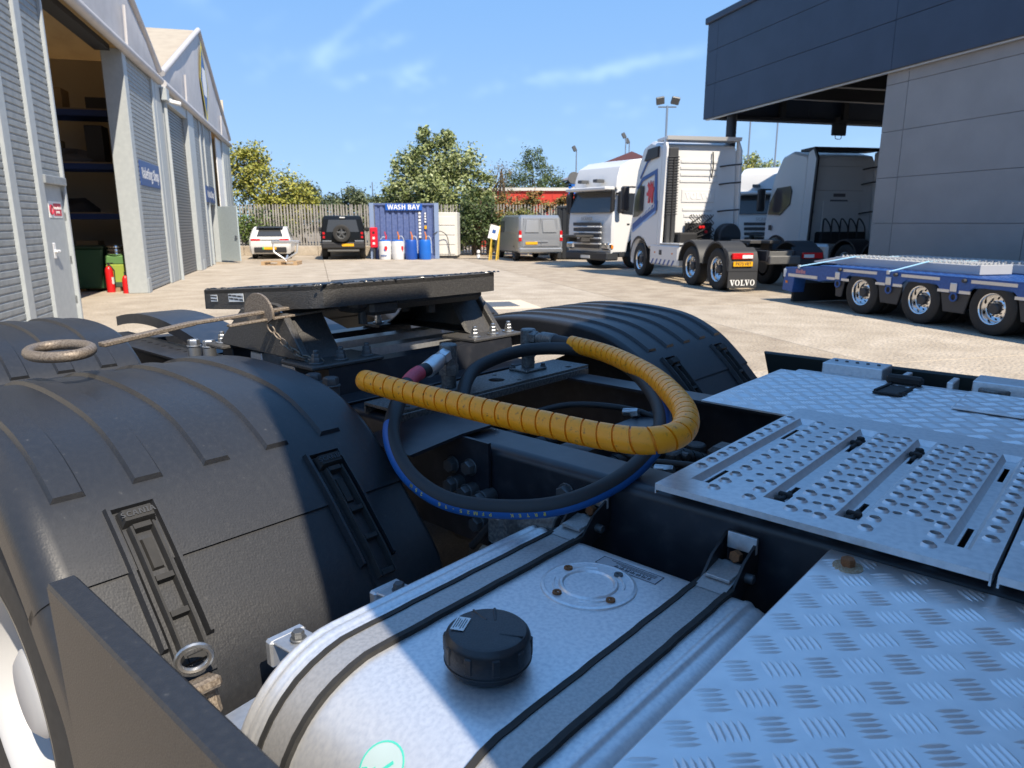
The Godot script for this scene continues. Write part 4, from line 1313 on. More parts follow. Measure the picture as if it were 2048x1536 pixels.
	part(b, "pull_ring", M.rusty_steel, root, 60)
	b = MB.new()
	var moon := []
	for k in 13:
		var a := PI * k / 12.0
		moon.append(Vector2(cos(a) * 0.085, sin(a) * 0.062))
	moon.append_array([Vector2(-0.085, -0.012), Vector2(-0.05, -0.03), Vector2(0.0, -0.02), Vector2(0.05, -0.035), Vector2(0.085, -0.01)])
	b.T = Transform3D(Basis(Vector3(1, 0, 0), Vector3(0, 1, 0), Vector3(0, 0, 1)), Vector3(2.07, 1.345, -0.5))
	b.prism(PackedVector2Array(moon), -0.004, 0.004, 0.001)
	part(b, "guide_plate", M.rusty_steel, root, 30)
	# safety chain hanging from the guide plate to the foot
	var c0 := Vector3(2.02, 1.31, -0.5)
	var c1 := Vector3(1.86, 1.205, -0.42)
	for k in 9:
		var f := (k + 0.5) / 9.0
		var p := c0.lerp(c1, f) + Vector3(0, -0.03 * sin(f * PI), 0)
		var d := (c1 - c0 + Vector3(0, -0.03 * PI * cos(f * PI), 0)).normalized()
		var side := d.cross(Vector3.UP).normalized()
		var ax := side if k % 2 == 0 else side.cross(d).normalized()
		b = MB.new()
		var N := ax.cross(Vector3.UP if abs(ax.y) < 0.9 else Vector3.RIGHT).normalized()
		var loop := []
		var e := ax.cross(d).normalized()
		for j in 17:
			var a := TAU * j / 16.0
			loop.append(p + d * cos(a) * 0.0165 + e * sin(a) * 0.0085)
		b.tube(loop, 0.0027, 7, false)
		part(b, "chain_link", M.rusty_steel, root, 60)

# ---------------------------------------------------------------- light, sky, ground
func make_sky() -> Sky:
	var pm := ProceduralSkyMaterial.new()
	pm.sky_top_color = lin(0.1, 0.24, 0.51)
	pm.sky_horizon_color = lin(0.3, 0.45, 0.62)
	pm.sky_curve = 0.13
	pm.ground_bottom_color = lin(0.2, 0.18, 0.15)
	pm.ground_horizon_color = lin(0.42, 0.55, 0.7)
	pm.sun_angle_max = 6.0
	pm.sky_energy_multiplier = 1.0
	# thin streaks of high cloud
	var W := 1024
	var H := 512
	var img := Image.create(W, H, false, Image.FORMAT_RGBA8)
	img.fill(Color(0, 0, 0, 0))
	var f1 := FastNoiseLite.new()
	f1.seed = 4; f1.frequency = 1.0; f1.fractal_octaves = 5
	var f2 := FastNoiseLite.new()
	f2.seed = 9; f2.frequency = 1.0; f2.fractal_octaves = 3
	for y in range(40, H / 2 - 4):
		var el := (0.5 - (y + 0.5) / H) * PI
		for x in W:
			var az := (x + 0.5) / W * TAU
			# high flat layer: project on a plane overhead and stretch along the wind
			var d: Vector2 = Vector2(cos(az), sin(az)) * (1.0 / maxf(0.05, tan(el)))
			var p := d.rotated(0.55)
			var n := f1.get_noise_2d(p.x * 0.5, p.y * 2.4) * 0.5 + 0.5
			var m := f2.get_noise_2d(p.x * 0.35 + 7.0, p.y * 0.6) * 0.5 + 0.5
			var a: float = smoothstep(0.5, 0.85, n) * smoothstep(0.45, 0.75, m)
			a *= smoothstep(0.03, 0.2, el)
			img.set_pixel(x, y, Color(1, 1, 1, clamp(a * 0.22, 0, 1)))
	pm.sky_cover = ImageTexture.create_from_image(img)
	pm.sky_cover_modulate = Color(0.75, 0.78, 0.82)
	var sky := Sky.new()
	sky.sky_material = pm
	return sky
func make_light() -> void:
	var cam := Camera3D.new()
	cam.name = "camera"
	cam.fov = 56.81
	cam.near = 0.05; cam.far = 900
	cam.position = Vector3(0, 1.62, 0)
	cam.rotation_degrees = Vector3(-12.78, 0, 0)
	var ca := CameraAttributesPhysical.new()
	ca.frustum_focal_length = 12.0 / tan(deg_to_rad(56.81 / 2.0))
	ca.frustum_focus_distance = 1.7
	ca.exposure_aperture = 8.0
	ca.frustum_near = 0.05; ca.frustum_far = 900
	cam.attributes = ca
	add_child(cam)
	cam.current = true
	cam.fov = 56.81
	var env := Environment.new()
	env.background_mode = Environment.BG_SKY
	env.sky = make_sky()
	env.tonemap_mode = Environment.TONE_MAPPER_LINEAR
	env.tonemap_exposure = 1.85
	env.ambient_light_source = Environment.AMBIENT_SOURCE_SKY
	env.sdfgi_enabled = true; env.ssao_enabled = true; env.ssil_enabled = true
	var we := WorldEnvironment.new()
	we.name = "world"
	we.environment = env
	add_child(we)
	var sun := DirectionalLight3D.new()
	sun.name = "sun"
	sun.light_energy = 1.4
	sun.light_color = Color(1.0, 0.95, 0.87)
	sun.light_angular_distance = 0.53
	sun.shadow_enabled = true
	add_child(sun)
	var el := deg_to_rad(50.0)
	var az := deg_to_rad(-32.0)
	sun.look_at_from_position(Vector3.ZERO, Vector3(sin(az) * cos(el), -sin(el), -cos(az) * cos(el)), Vector3.UP)
func make_ground() -> void:
	var b := MB.new()
	b.quad(Vector3(-600, -0.02, -600), Vector3(-600, -0.02, 600), Vector3(600, -0.02, 600), Vector3(600, -0.02, -600))
	struct(part(b, "ground", M.joint, self, 0))
	var yard := Node3D.new()
	yard.name = "concrete_yard"
	add_child(yard)
	struct(yard)
	yard.rotation_degrees.y = HEAD
	b = MB.new()
	b.span(Vector3(0.008, -0.12, -5.992), Vector3(5.992, 0.0, -0.008), 0.006)
	var slab := b.mesh(20)
	for i in range(-4, 6):
		for j in range(-4, 7):
			var t := 6.3 + i * 6.0
			var s := 12.8 + j * 6.0
			put(slab, "slab", M.concrete_grey if (t > 6 and s > 12) or (i * 7 + j * 3) % 5 == 0 else M.concrete, yard, Vector3(t, 0, -s))
func _ready() -> void:
	make_materials()
	make_light()
	make_ground()
	background()
	tractor()

# ---------------------------------------------------------------- vehicles in the yard: x towards the tail, z to their left
func vehicle(called: String, label: String, category: String, at: Vector3, az: float, group := "") -> Node3D:
	return thing(called, label, category, at, -90.0 - az, group)
func pv(a: Array) -> PackedVector2Array:
	var o := PackedVector2Array()
	for i in range(0, a.size(), 2): o.append(Vector2(a[i], a[i + 1]))
	return o
func slab_z(root: Node, called: String, m: Material, poly: Array, z0: float, z1: float, bev := 0.0, f: Variant = null, crease := 35.0) -> MeshInstance3D:
	var b := MB.new()
	b.prism(pv(poly), min(z0, z1), max(z0, z1), bev)
	if f != null: b.warp(f)
	return part(b, called, m, root, crease)
func slab_x(root: Node, called: String, m: Material, poly: Array, x0: float, x1: float, bev := 0.0, f: Variant = null) -> MeshInstance3D:   # outline in (z, y), extruded along x
	var b := MB.new()
	var t := MB.new()
	t.prism(pv(poly), x0, x1, bev)
	for i in range(0, t.v.size(), 3):
		var w := []
		for j in 3: w.append(Vector3(t.v[i + j].z, t.v[i + j].y, t.v[i + j].x))
		b.tri(w[0], w[2], w[1])
	if f != null: b.warp(f)
	return part(b, called, m, root, 35)
func number_plate(root: Node, at: Vector3, txt: String, w := 0.52, m: Material = null) -> void:
	var p := bxp(at - Vector3(0.01, 0.055, w / 2), at + Vector3(0.01, 0.055, w / 2), "number_plate", m if m else M.plate_yellow, root)
	if txt != "": lettering(txt, 0.075, "registration", M.ink, p, at + Vector3(0.0125, -0.0, 0), Basis(Vector3(0, 0, -1), Vector3.UP, Vector3.RIGHT), 0.003, false, 0.92)

func hatchback() -> void:
	var r := vehicle("hatchback_car", "white hatchback parked against the metal fence", "car", Vector3(-11.5, 0, -34.9), -14)
	var warp := func(p: Vector3): return Vector3(p.x, p.y, p.z * (1.0 - 0.3 * max(0.0, p.y - 0.85)) * (1.0 - 0.05 * max(0.0, 0.5 - p.y)))
	slab_z(r, "body", M.white, [2.05, 0.45, 2.1, 0.62, 2.08, 0.9, 1.98, 0.99, 1.62, 1.38, 1.3, 1.45, 0.2, 1.47, -0.5, 1.4, -1.3, 0.95, -2.0, 0.8, -2.1, 0.45, -2.0, 0.22, 1.95, 0.24], -0.9, 0.9, 0.07, warp)
	slab_x(r, "rear_window", M.glass, [-0.6, 1.02, 0.6, 1.02, 0.54, 1.36, -0.54, 1.36], 1.7, 2.0, 0.01, func(p): return warp.call(Vector3(p.x - (p.y - 1.0) * 0.96 * (1.0 if p.x > 1.9 else 0.6) + 0.005, p.y, p.z)))
	slab_z(r, "roof_spoiler", M.black, [1.78, 1.4, 1.3, 1.47, 0.9, 1.475, 0.9, 1.45, 1.75, 1.37], -0.58, 0.58, 0.01)
	for s in [-1, 1]:
		slab_z(r, "side_window", M.glass, [1.55, 1.0, 1.4, 1.36, 0.2, 1.42, -0.45, 1.36, -1.0, 1.0], s * 0.88, s * 0.905, 0.0, warp)
		bxp(Vector3(2.0, 0.82, s * 0.42), Vector3(2.1, 0.92, s * 0.83), "tail_lamp", M.tail_red, r, 0.02)
		for x in [1.25, -1.3]: wheel(r, Vector3(x, 0.33, s * 0.76), s, 0.33, 0.22)
	bxp(Vector3(2.0, 0.84, -0.42), Vector3(2.095, 0.885, 0.42), "lamp_strip", M.black, r, 0.01)
	bxp(Vector3(1.95, 0.3, -0.7), Vector3(2.11, 0.55, 0.7), "bumper_insert", M.black, r, 0.03)
	number_plate(r, Vector3(2.125, 0.5, 0.0), "")
	bxp(Vector3(2.12, 0.45, 0.26), Vector3(2.128, 0.55, 0.33), "reflector", mat(Color(0.1, 0.5, 0.12), 0.3), r)
func offroader() -> void:
	var r := vehicle("off_road_car", "black off-road car with a spare wheel on its back door", "car", Vector3(-8.0, 0, -34.5), -12)
	var warp := func(p: Vector3): return Vector3(p.x, p.y, p.z * (1.0 - 0.16 * max(0.0, p.y - 1.05)))
	var paint := mat(Color(0.008, 0.009, 0.01), 0.25)
	paint.metallic_specular = 0.3
	slab_z(r, "body", paint, [2.15, 0.55, 2.2, 0.7, 2.2, 1.1, 2.1, 1.78, 1.9, 1.93, 0.0, 1.96, -0.55, 1.88, -0.95, 1.2, -2.1, 1.12, -2.25, 0.6, -2.1, 0.42, 2.1, 0.5], -0.97, 0.97, 0.07, warp)
	slab_x(r, "rear_window", M.glass, [-0.74, 1.22, 0.74, 1.22, 0.68, 1.76, -0.68, 1.76], 2.1, 2.19, 0.01, func(p): return warp.call(Vector3(p.x - (p.y - 1.2) * 0.14 + 0.012, p.y, p.z)))
	for s in [-1, 1]:
		slab_z(r, "side_window", M.glass, [1.9, 1.25, 1.85, 1.75, -0.4, 1.8, -0.75, 1.25], s * 0.95, s * 0.975, 0.0, warp)
		for y in [0.95, 1.12]: bxp(Vector3(2.15, y, s * 0.78), Vector3(2.215, y + 0.1, s * 0.88), "tail_lamp", M.tail_red, r, 0.01)
		for x in [1.35, -1.45]: wheel(r, Vector3(x, 0.39, s * 0.84), s, 0.39, 0.26, M.dark)
		bxp(Vector3(-0.75, 1.22, s * 1.0), Vector3(-0.6, 1.42, s * 1.2), "mirror", M.black, r, 0.04)
		bxp(Vector3(2.12, 0.62, s * 0.6), Vector3(2.24, 0.68, s * 0.92), "reflector", M.tail_red, r, 0.01)
		bxp(Vector3(2.15, 0.8, s * 0.5), Vector3(2.215, 0.86, s * 0.9), "trim_strip", M.bolt, r, 0.01)
	var b := MB.new()
	b.span(Vector3(2.05, 0.5, -0.95), Vector3(2.28, 0.78, 0.95), 0.05)
	part(b, "bumper", M.black, r)
	bxp(Vector3(2.0, 0.36, -0.7), Vector3(2.2, 0.5, 0.7), "skid_plate", M.steel_dull, r, 0.03)
	var sp := wheel(r, Vector3(2.3, 1.17, 0.05), 1, 0.38, 0.24, M.bolt_dull, "spare_wheel")
	sp.rotation_degrees = Vector3(0, 90, 0)
	b = MB.new()
	for k in 5:
		var a := TAU * k / 5 + 0.3
		b.box(Vector3(cos(a) * 0.115, sin(a) * 0.115, 0.075), Vector3(0.2, 0.06, 0.03), 0.01, Basis(Vector3.BACK, a))
	b.cyl(Vector3(0, 0, 0.05), Vector3(0, 0, 0.1), 0.05, 16, 0.01)
	part(b, "spoke_face", M.bolt_dull, sp)
	number_plate(r, Vector3(2.29, 0.66, -0.2), "")
	bxp(Vector3(2.03, 1.83, -0.12), Vector3(2.13, 1.88, 0.12), "brake_lamp", M.label, r, 0.01)
func van() -> void:
	var r := vehicle("delivery_van", "light grey delivery van parked by the ivy-covered fence", "van", Vector3(0.65, 0, -33.5), -13)
	var warp := func(p: Vector3): return Vector3(p.x, p.y, p.z * (1.0 - 0.1 * max(0.0, p.y - 1.1)))
	var paint := mat(Color(0.33, 0.34, 0.35), 0.25, 0.6)
	paint.clearcoat_enabled = true
	slab_z(r, "body", paint, [2.55, 0.5, 2.6, 0.62, 2.58, 1.15, 2.45, 1.84, 2.3, 1.95, -0.7, 1.97, -1.15, 1.85, -1.9, 1.15, -2.45, 1.0, -2.55, 0.5, -2.4, 0.28, 2.5, 0.36], -0.98, 0.98, 0.08, warp)
	for s in [-1, 1]:
		slab_x(r, "rear_door", paint, [s * 0.012, 0.62, s * 0.82, 0.62, s * 0.8, 1.82, s * 0.012, 1.82], 2.5, 2.62, 0.012, func(p): return warp.call(Vector3(p.x - max(0.0, p.y - 1.1) * 0.18, p.y, p.z)))
		slab_x(r, "door_pressing", paint, [s * 0.09, 1.22, s * 0.7, 1.22, s * 0.66, 1.74, s * 0.09, 1.74], 2.58, 2.628, 0.01, func(p): return warp.call(Vector3(p.x - max(0.0, p.y - 1.1) * 0.18, p.y, p.z)))
		slab_x(r, "tail_lamp", M.tail_red, [s * 0.84, 0.86, s * 0.97, 0.86, s * 0.95, 1.3, s * 0.85, 1.3], 2.5, 2.61, 0.01)
		slab_x(r, "lamp_lens", M.label, [s * 0.85, 1.02, s * 0.965, 1.02, s * 0.96, 1.12, s * 0.855, 1.12], 2.56, 2.616, 0.0)
		bxp(Vector3(2.56, 0.5, s * 0.72), Vector3(2.645, 0.54, s * 0.9), "reflector", M.tail_red, r)
		slab_z(r, "side_window", M.glass, [-0.4, 1.2, -0.4, 1.72, -1.1, 1.72, -1.75, 1.2], s * 0.96, s * 0.985, 0.0, warp)
		slab_z(r, "side_panel", paint, [2.2, 1.2, 2.1, 1.75, -0.25, 1.78, -0.25, 1.2], s * 0.96, s * 0.984, 0.01, warp)
		for x in [1.65, -1.55]: wheel(r, Vector3(x, 0.34, s * 0.86), s, 0.34, 0.24, M.bolt_dull)
		bxp(Vector3(-1.5, 1.1, s * 1.02), Vector3(-1.35, 1.4, s * 1.22), "mirror", M.black, r, 0.04)
	bxp(Vector3(2.45, 0.36, -0.96), Vector3(2.66, 0.58, 0.96), "bumper", paint, r, 0.05)
	bxp(Vector3(2.6, 0.8, -0.3), Vector3(2.635, 0.86, 0.3), "handle_strip", paint, r, 0.01)
	number_plate(r, Vector3(2.64, 0.78, 0.42), "")
	bxp(Vector3(2.625, 0.66, -0.75), Vector3(2.628, 0.7, 0.75), "door_print", mat(Color(0.2, 0.2, 0.21), 0.5), r)

func truck_wheels(r: Node3D, xs: Array, rimm: Material) -> void:
	for x in xs:
		for s in [-1, 1]: wheel(r, Vector3(x, 0.51, s * 1.06), s, 0.51, 0.33, rimm)
func arch(r: Node3D, x: float, s: float, m: Material, R := 0.66, w := 0.6) -> void:   # half-round mudguard over a wheel
	var b := MB.new()
	var n := 16
	for i in n:
		var a0 := PI * (0.04 + 0.92 * i / n)
		var a1 := PI * (0.04 + 0.92 * (i + 1) / n)
		var z0: float = min(s * 1.27, s * (1.27 - w))
		var z1: float = max(s * 1.27, s * (1.27 - w))
		var f := func(a, rr, z): return Vector3(x + cos(a) * rr, 0.53 + sin(a) * rr, z)
		b.quad(f.call(a0, R, z0), f.call(a0, R, z1), f.call(a1, R, z1), f.call(a1, R, z0))
		for z in [z0, z1]:
			var A: Array = [f.call(a0, R, z), f.call(a1, R, z), f.call(a1, R - 0.05, z), f.call(a0, R - 0.05, z)]
			if z == z1: b.quad(A[0], A[3], A[2], A[1])
			else: b.quad(A[0], A[1], A[2], A[3])
	part(b, "mudguard", m, r, 40)
func chassis(r: Node3D, x0: float, x1: float) -> void:
	for s in [-1, 1]: bxp(Vector3(x0, 0.72, s * 0.31), Vector3(x1, 0.98, s * 0.39), "chassis_rail", M.frame, r, 0.01)
	bxp(Vector3(x1 - 0.12, 0.74, -0.38), Vector3(x1 - 0.04, 0.96, 0.38), "crossmember", M.steel_dull, r, 0.01)
	var b := MB.new()
	b.prism(pv([-0.85, -0.4, -0.3, -0.45, 0.1, -0.4, 0.12, -0.12, -0.2, 0.0, 0.12, 0.12, 0.1, 0.4, -0.3, 0.45, -0.85, 0.4]), 1.12, 1.2, 0.01)
	for i in range(0, b.v.size(), 3):
		for j in 3: b.v[i + j] = Vector3(b.v[i + j].x, b.v[i + j].z, b.v[i + j].y)
		var sw := b.v[i + 1]
		b.v[i + 1] = b.v[i + 2]; b.v[i + 2] = sw
	part(b, "coupling_table", M.casting, r)
	for s in [-1, 1]: bxp(Vector3(-0.6, 0.95, s * 0.3), Vector3(-0.2, 1.12, s * 0.42), "table_pedestal", M.casting, r, 0.02)
# the rear three-quarters of a high cab: shell, deflectors, door glass
func high_cab(r: Node3D, x0: float, top: float, defl: Material, scoop: bool) -> Callable:
	var w := 1.24
	var e := 0.36 if scoop else 0.14
	var warp := func(p: Vector3): return Vector3(p.x, p.y, p.z * (1.0 - 0.035 * max(0.0, p.y - 2.0)) * (1.0 - 0.05 * max(0.0, x0 - 1.2 - p.x)))
	slab_z(r, "cab_shell", M.white, [x0, 0.95, x0, top - 0.35, x0 - 0.1, top - 0.18, x0 - 0.9, top, x0 - 1.5, top - 0.12, x0 - 1.95, top - 0.75, x0 - 2.12, 2.5, x0 - 2.28, 1.6, x0 - 2.3, 0.5, x0 - 1.95, 0.42, x0 - 1.9, 0.62, x0 - 1.75, 0.98, x0 - 1.4, 1.16, x0 - 1.05, 1.1, x0 - 0.72, 0.86], -w, w, 0.07, warp)
	for s in [-1, 1]:
		slab_z(r, "side_deflector", M.white, [x0 - 0.04, 0.95, x0 + e, 1.0, x0 + e + 0.04, top - 0.3, x0 + e - 0.14, top - 0.02, x0 - 0.04, top - 0.1], s * (w - 0.04), s * w, 0.01, warp)
		slab_z(r, "deflector_edge", defl, [x0 + e, 0.98, x0 + e + 0.08, 1.02, x0 + e + 0.12, top - 0.32, x0 + e - 0.1, top + 0.02, x0 + e - 0.18, top - 0.02, x0 + e + 0.03, top - 0.33], s * (w - 0.07), s * (w + 0.005), 0.01, warp)
		slab_z(r, "door_window", M.glass, [x0 - 1.25, 1.98, x0 - 1.25, 2.72, x0 - 1.65, 2.76, x0 - 2.0, 2.4, x0 - 2.08, 1.8, x0 - 1.7, 1.82] if not scoop else [x0 - 0.75, 2.2, x0 - 0.72, 2.62, x0 - 0.85, 2.78, x0 - 1.65, 2.75, x0 - 2.05, 2.3, x0 - 2.1, 1.9, x0 - 1.3, 1.88], s * (w - 0.02), s * (w + 0.004), 0.0, warp)
		var mi := Node3D.new()
		mi.name = "mirror"
		r.add_child(mi, true)
		bxp(Vector3(x0 - 2.2, 2.0, s * (w + 0.12)), Vector3(x0 - 1.98, 2.75, s * (w + 0.36)), "mirror_housing", M.black, mi, 0.05)
		bxp(Vector3(x0 - 2.1, 2.7, s * (w - 0.1)), Vector3(x0 - 2.05, 2.75, s * (w + 0.2)), "mirror_arm", M.black, mi, 0.01)
		var b := MB.new()
		for i in 14:
			var a0 := PI * (0.02 + 0.96 * i / 14)
			var a1 := PI * (0.02 + 0.96 * (i + 1) / 14)
			b.quad(Vector3(x0 - 1.4 + cos(a0) * 0.62, 0.53 + sin(a0) * 0.62, s * w * 0.99), Vector3(x0 - 1.4 + cos(a0) * 0.7, 0.53 + sin(a0) * 0.7, s * w * 0.995), Vector3(x0 - 1.4 + cos(a1) * 0.7, 0.53 + sin(a1) * 0.7, s * w * 0.995), Vector3(x0 - 1.4 + cos(a1) * 0.62, 0.53 + sin(a1) * 0.62, s * w * 0.99))
			b.v[b.v.size() - 1] = b.v[b.v.size() - 1]
		b.warp(func(p): return Vector3(p.x, p.y, p.z + s * 0.012))
		part(b, "arch_trim", M.black, r, 40)
		slab_z(r, "step_panel", M.plain_white, [x0 - 2.22, 0.4, x0 - 2.0, 0.36, x0 - 1.98, 0.9, x0 - 2.24, 1.0], s * (w - 0.06), s * (w - 0.02), 0.0, warp)
	slab_z(r, "roof_deflector", defl, [x0 + 0.2, top - 0.06, x0 + 0.24, top + 0.04, x0 - 0.5, top + 0.02, x0 - 0.5, top - 0.06], -w * 0.93, w * 0.93, 0.01)
	return warp

func dragon_truck() -> void:
	var r := vehicle("tractor_unit", "white tractor unit with blue stripes and a red dragon on its door", "lorry", Vector3(6.22, 0, -17.95), -12.2)
	var x0 := -3.6
	var top := 3.98
	truck_wheels(r, [0.0, -1.42, -4.95], M.chrome)
	chassis(r, -5.5, 0.85)
	var warp := high_cab(r, x0, top, M.white, false)
	# back of the cab: pressed bands, badge panel
	for q in [3.3, 3.12, 2.94, 2.76]: bxp(Vector3(x0 - 0.02, q, -0.55), Vector3(x0 + 0.022, q + 0.1, 0.62), "pressed_band", M.white, r, 0.012)
	var bp := bxp(Vector3(x0 - 0.02, 2.2, -0.5), Vector3(x0 + 0.02, 2.58, 0.55), "badge_panel", M.white, r, 0.015)
	lettering("VOLVO", 0.17, "badge", M.plain_white, bp, Vector3(x0 + 0.024, 2.38, 0.02), Basis(Vector3(0, 0, -1), Vector3.UP, Vector3.RIGHT), 0.01, true)
	for q in [1.96, 1.78, 1.6]: bxp(Vector3(x0 - 0.02, q, -0.45 + (1.96 - q) * 0.3), Vector3(x0 + 0.02, q + 0.1, 0.5 - (1.96 - q) * 0.3), "pressed_band", M.white, r, 0.012)
	# intake stack, left
	var b := MB.new()
	b.span(Vector3(x0 + 0.02, 1.0, 0.82), Vector3(x0 + 0.3, 3.7, 1.12), 0.03)
	for k in 22: b.span(Vector3(x0 + 0.01, 1.85 + k * 0.075, 0.8), Vector3(x0 + 0.32, 1.885 + k * 0.075, 1.14), 0.008)
	part(b, "intake_stack", M.dark, r)
	bxp(Vector3(x0 + 0.31, 1.1, 0.95), Vector3(x0 + 0.34, 3.4, 0.98), "stack_strip", M.matt_black, r)
	for q in [3.25, 2.75, 1.98, 1.3]:
		b = MB.new()
		b.tube([Vector3(x0, q - 0.03, -0.62), Vector3(x0 + 0.2, q, -0.85), Vector3(x0 + 0.38, q + 0.02, -1.12)], 0.022, 8)
		part(b, "deflector_stay", M.black, r)
	b = MB.new()
	b.tube([Vector3(x0 + 0.05, 3.62, -0.35), Vector3(x0 + 0.1, 3.2, -0.36), Vector3(x0 + 0.08, 2.9, -0.33)], 0.02, 8)
	part(b, "aerial_lead", M.black, r)
	# black tank, right
	b = MB.new()
	b.cyl(Vector3(x0 + 0.1, 1.25, -0.85), Vector3(x0 + 0.45, 1.25, -0.85), 0.36, 24, 0.04)
	b.span(Vector3(x0 + 0.1, 0.9, -1.2), Vector3(x0 + 0.45, 1.25, -0.5), 0.03)
	part(b, "side_tank", M.dark, r)
	# coiled air lines and their couplings
	var rng := RandomNumberGenerator.new()
	rng.seed = 8
	for k in 12:
		b = MB.new()
		var pts := []
		var z := 0.32 - k * 0.06
		for j in 40:
			var a := j * 0.9 + k
			pts.append(Vector3(x0 + 0.22 + cos(a) * 0.045 + 0.1 * sin(j * 0.08), 1.98 - 0.85 * sin(j / 39.0 * PI * 0.5 + 0.15) + rng.randf() * 0.015, z + sin(a) * 0.04))
		b.tube(pts, 0.013, 6)
		part(b, "air_line", M.hose, r, 60)
	for k in 3:
		b = MB.new()
		b.cyl(Vector3(x0 + 0.28, 1.5 - (0.13 if k == 2 else 0.0), 0.06 - k * 0.1), Vector3(x0 + 0.34, 1.5 - (0.13 if k == 2 else 0.0), 0.06 - k * 0.1), 0.045, 14, 0.01)
		part(b, "coupling_head", M.red, r)
	bxp(Vector3(x0 + 0.04, 1.1, -0.4), Vector3(x0 + 0.14, 1.62, 0.42), "line_rack", M.black, r, 0.02)
	bxp(Vector3(x0 + 0.05, 0.95, 0.2), Vector3(x0 + 0.5, 1.35, 0.8), "valve_cluster", M.matt_black, r, 0.05)
	# side tank panels with diagonal stripes
	for s in [-1, 1]:
		var fp := bxp(Vector3(-4.1, 0.42, s * 0.72), Vector3(-2.15, 1.02, s * 1.25), "fuel_tank", M.white, r, 0.05)
		for k in 6: slab_z(fp, "stripe", M.blue_paint, [-3.98 + k * 0.28, 0.44, -3.88 + k * 0.28, 0.44, -3.74 + k * 0.28, 0.6, -3.84 + k * 0.28, 0.6], s * 1.25, s * 1.253)
		bxp(Vector3(-3.4, 0.72, s * 1.249), Vector3(-3.22, 0.86, s * 1.256), "sign_plate", M.dark, fp)
		for q in [-3.75, -2.55]: bxp(Vector3(q, 0.76, s * 1.249), Vector3(q + 0.08, 0.8, s * 1.256), "marker_lamp", M.amber, fp)
		bxp(Vector3(-4.2, 1.03, s * 0.7), Vector3(-2.1, 1.06, s * 1.24), "tank_lid", M.galv, r, 0.01)
		arch(r, 0.0, s, M.dark); arch(r, -1.42, s, M.dark)
		var fl := bxp(Vector3(0.66, 0.1, s * 0.5), Vector3(0.69, 0.55, s * 1.26), "mud_flap", M.dark, r, 0.004)
		if s > 0: lettering("VOLVO", 0.135, "flap_lettering", M.plain_white, fl, Vector3(0.694, 0.22, 0.88), Basis(Vector3(0, 0, -1), Vector3.UP, Vector3.RIGHT), 0.004, true)
		slab_z(r, "guard_tail", M.dark, [0.45, 1.05, 0.62, 0.95, 0.7, 0.75, 0.7, 0.5, 0.62, 0.5, 0.5, 0.9], s * 0.5, s * 1.27, 0.01)
		var tl := bxp(Vector3(0.66, 0.78, s * 0.66), Vector3(0.74, 0.92, s * 1.2), "tail_lamp", M.tail_red, r, 0.015)
		bxp(Vector3(0.735, 0.8, s * 0.68), Vector3(0.745, 0.88, s * 0.95), "clear_lens", M.label, tl)
	number_plate(r, Vector3(0.73, 0.67, 0.92), "PX73 VRT", 0.5)
	# tail frame
	bxp(Vector3(0.75, 0.66, -0.45), Vector3(0.95, 0.86, 0.35), "tail_beam", M.steel_dull, r, 0.02)
	# stripes and dragon on the flank
	for s in [1, -1]:
		var z0: float = s * 1.235
		var z1: float = s * 1.246
		slab_z(r, "blue_band", M.blue_paint, [x0 - 0.14, 2.26, x0 - 0.14, 1.98, x0 - 2.12, 1.38, x0 - 2.12, 1.58], z0, z1, 0, warp)
		slab_z(r, "blue_band", M.blue_paint, [x0 - 0.18, 2.2, x0 - 0.36, 2.16, x0 - 0.46, 3.04, x0 - 0.3, 3.16], z0, z1, 0, warp)
		slab_z(r, "blue_band", M.blue_paint, [x0 - 0.3, 3.16, x0 - 0.44, 3.02, x0 - 1.4, 2.86, x0 - 1.78, 2.62, x0 - 1.84, 2.7, x0 - 1.42, 2.98], z0, z1, 0, warp)
		slab_z(r, "blue_band", M.blue_paint, [x0 - 0.4, 3.62, x0 - 1.1, 3.36, x0 - 1.6, 2.94, x0 - 1.66, 3.0, x0 - 1.12, 3.46, x0 - 0.4, 3.7], z0, z1, 0, warp)
		for k in 9: slab_z(r, "script_stroke", M.plain_white, [x0 - 0.34 - k * 0.11, 2.06 - k * 0.033, x0 - 0.38 - k * 0.11, 2.045 - k * 0.033, x0 - 0.36 - k * 0.11, 2.16 - k * 0.033 - 0.03 * (k % 2), x0 - 0.32 - k * 0.11, 2.17 - k * 0.033 - 0.03 * (k % 2)], s * 1.24, s * 1.2475, 0, warp)
		slab_z(r, "pale_band", mat(Color(0.2, 0.35, 0.65), 0.4), [x0 - 0.2, 1.9, x0 - 0.2, 1.98, x0 - 2.1, 1.38, x0 - 2.1, 1.32], z0, z1, 0, warp)
		slab_z(r, "dragon", M.red, [x0 - 0.82, 2.2, x0 - 0.72, 2.2, x0 - 0.74, 2.34, x0 - 0.62, 2.36, x0 - 0.58, 2.2, x0 - 0.48, 2.2, x0 - 0.48, 2.5, x0 - 0.4, 2.62, x0 - 0.46, 2.66, x0 - 0.52, 2.58, x0 - 0.54, 2.84, x0 - 0.62, 2.7, x0 - 0.72, 2.86, x0 - 0.74, 2.68, x0 - 0.88, 2.82, x0 - 0.95, 2.72, x0 - 0.84, 2.62, x0 - 0.9, 2.5, x0 - 0.98, 2.52, x0 - 0.94, 2.42, x0 - 0.8, 2.4], s * 1.235, s * 1.25, 0, warp)
	slab_z(r, "roof_scoop", M.black, [x0 - 0.25, top - 0.5, x0 - 0.25, top - 0.2, x0 - 1.0, top - 0.22, x0 - 1.25, top - 0.55], 1.15, 1.23, 0.01)

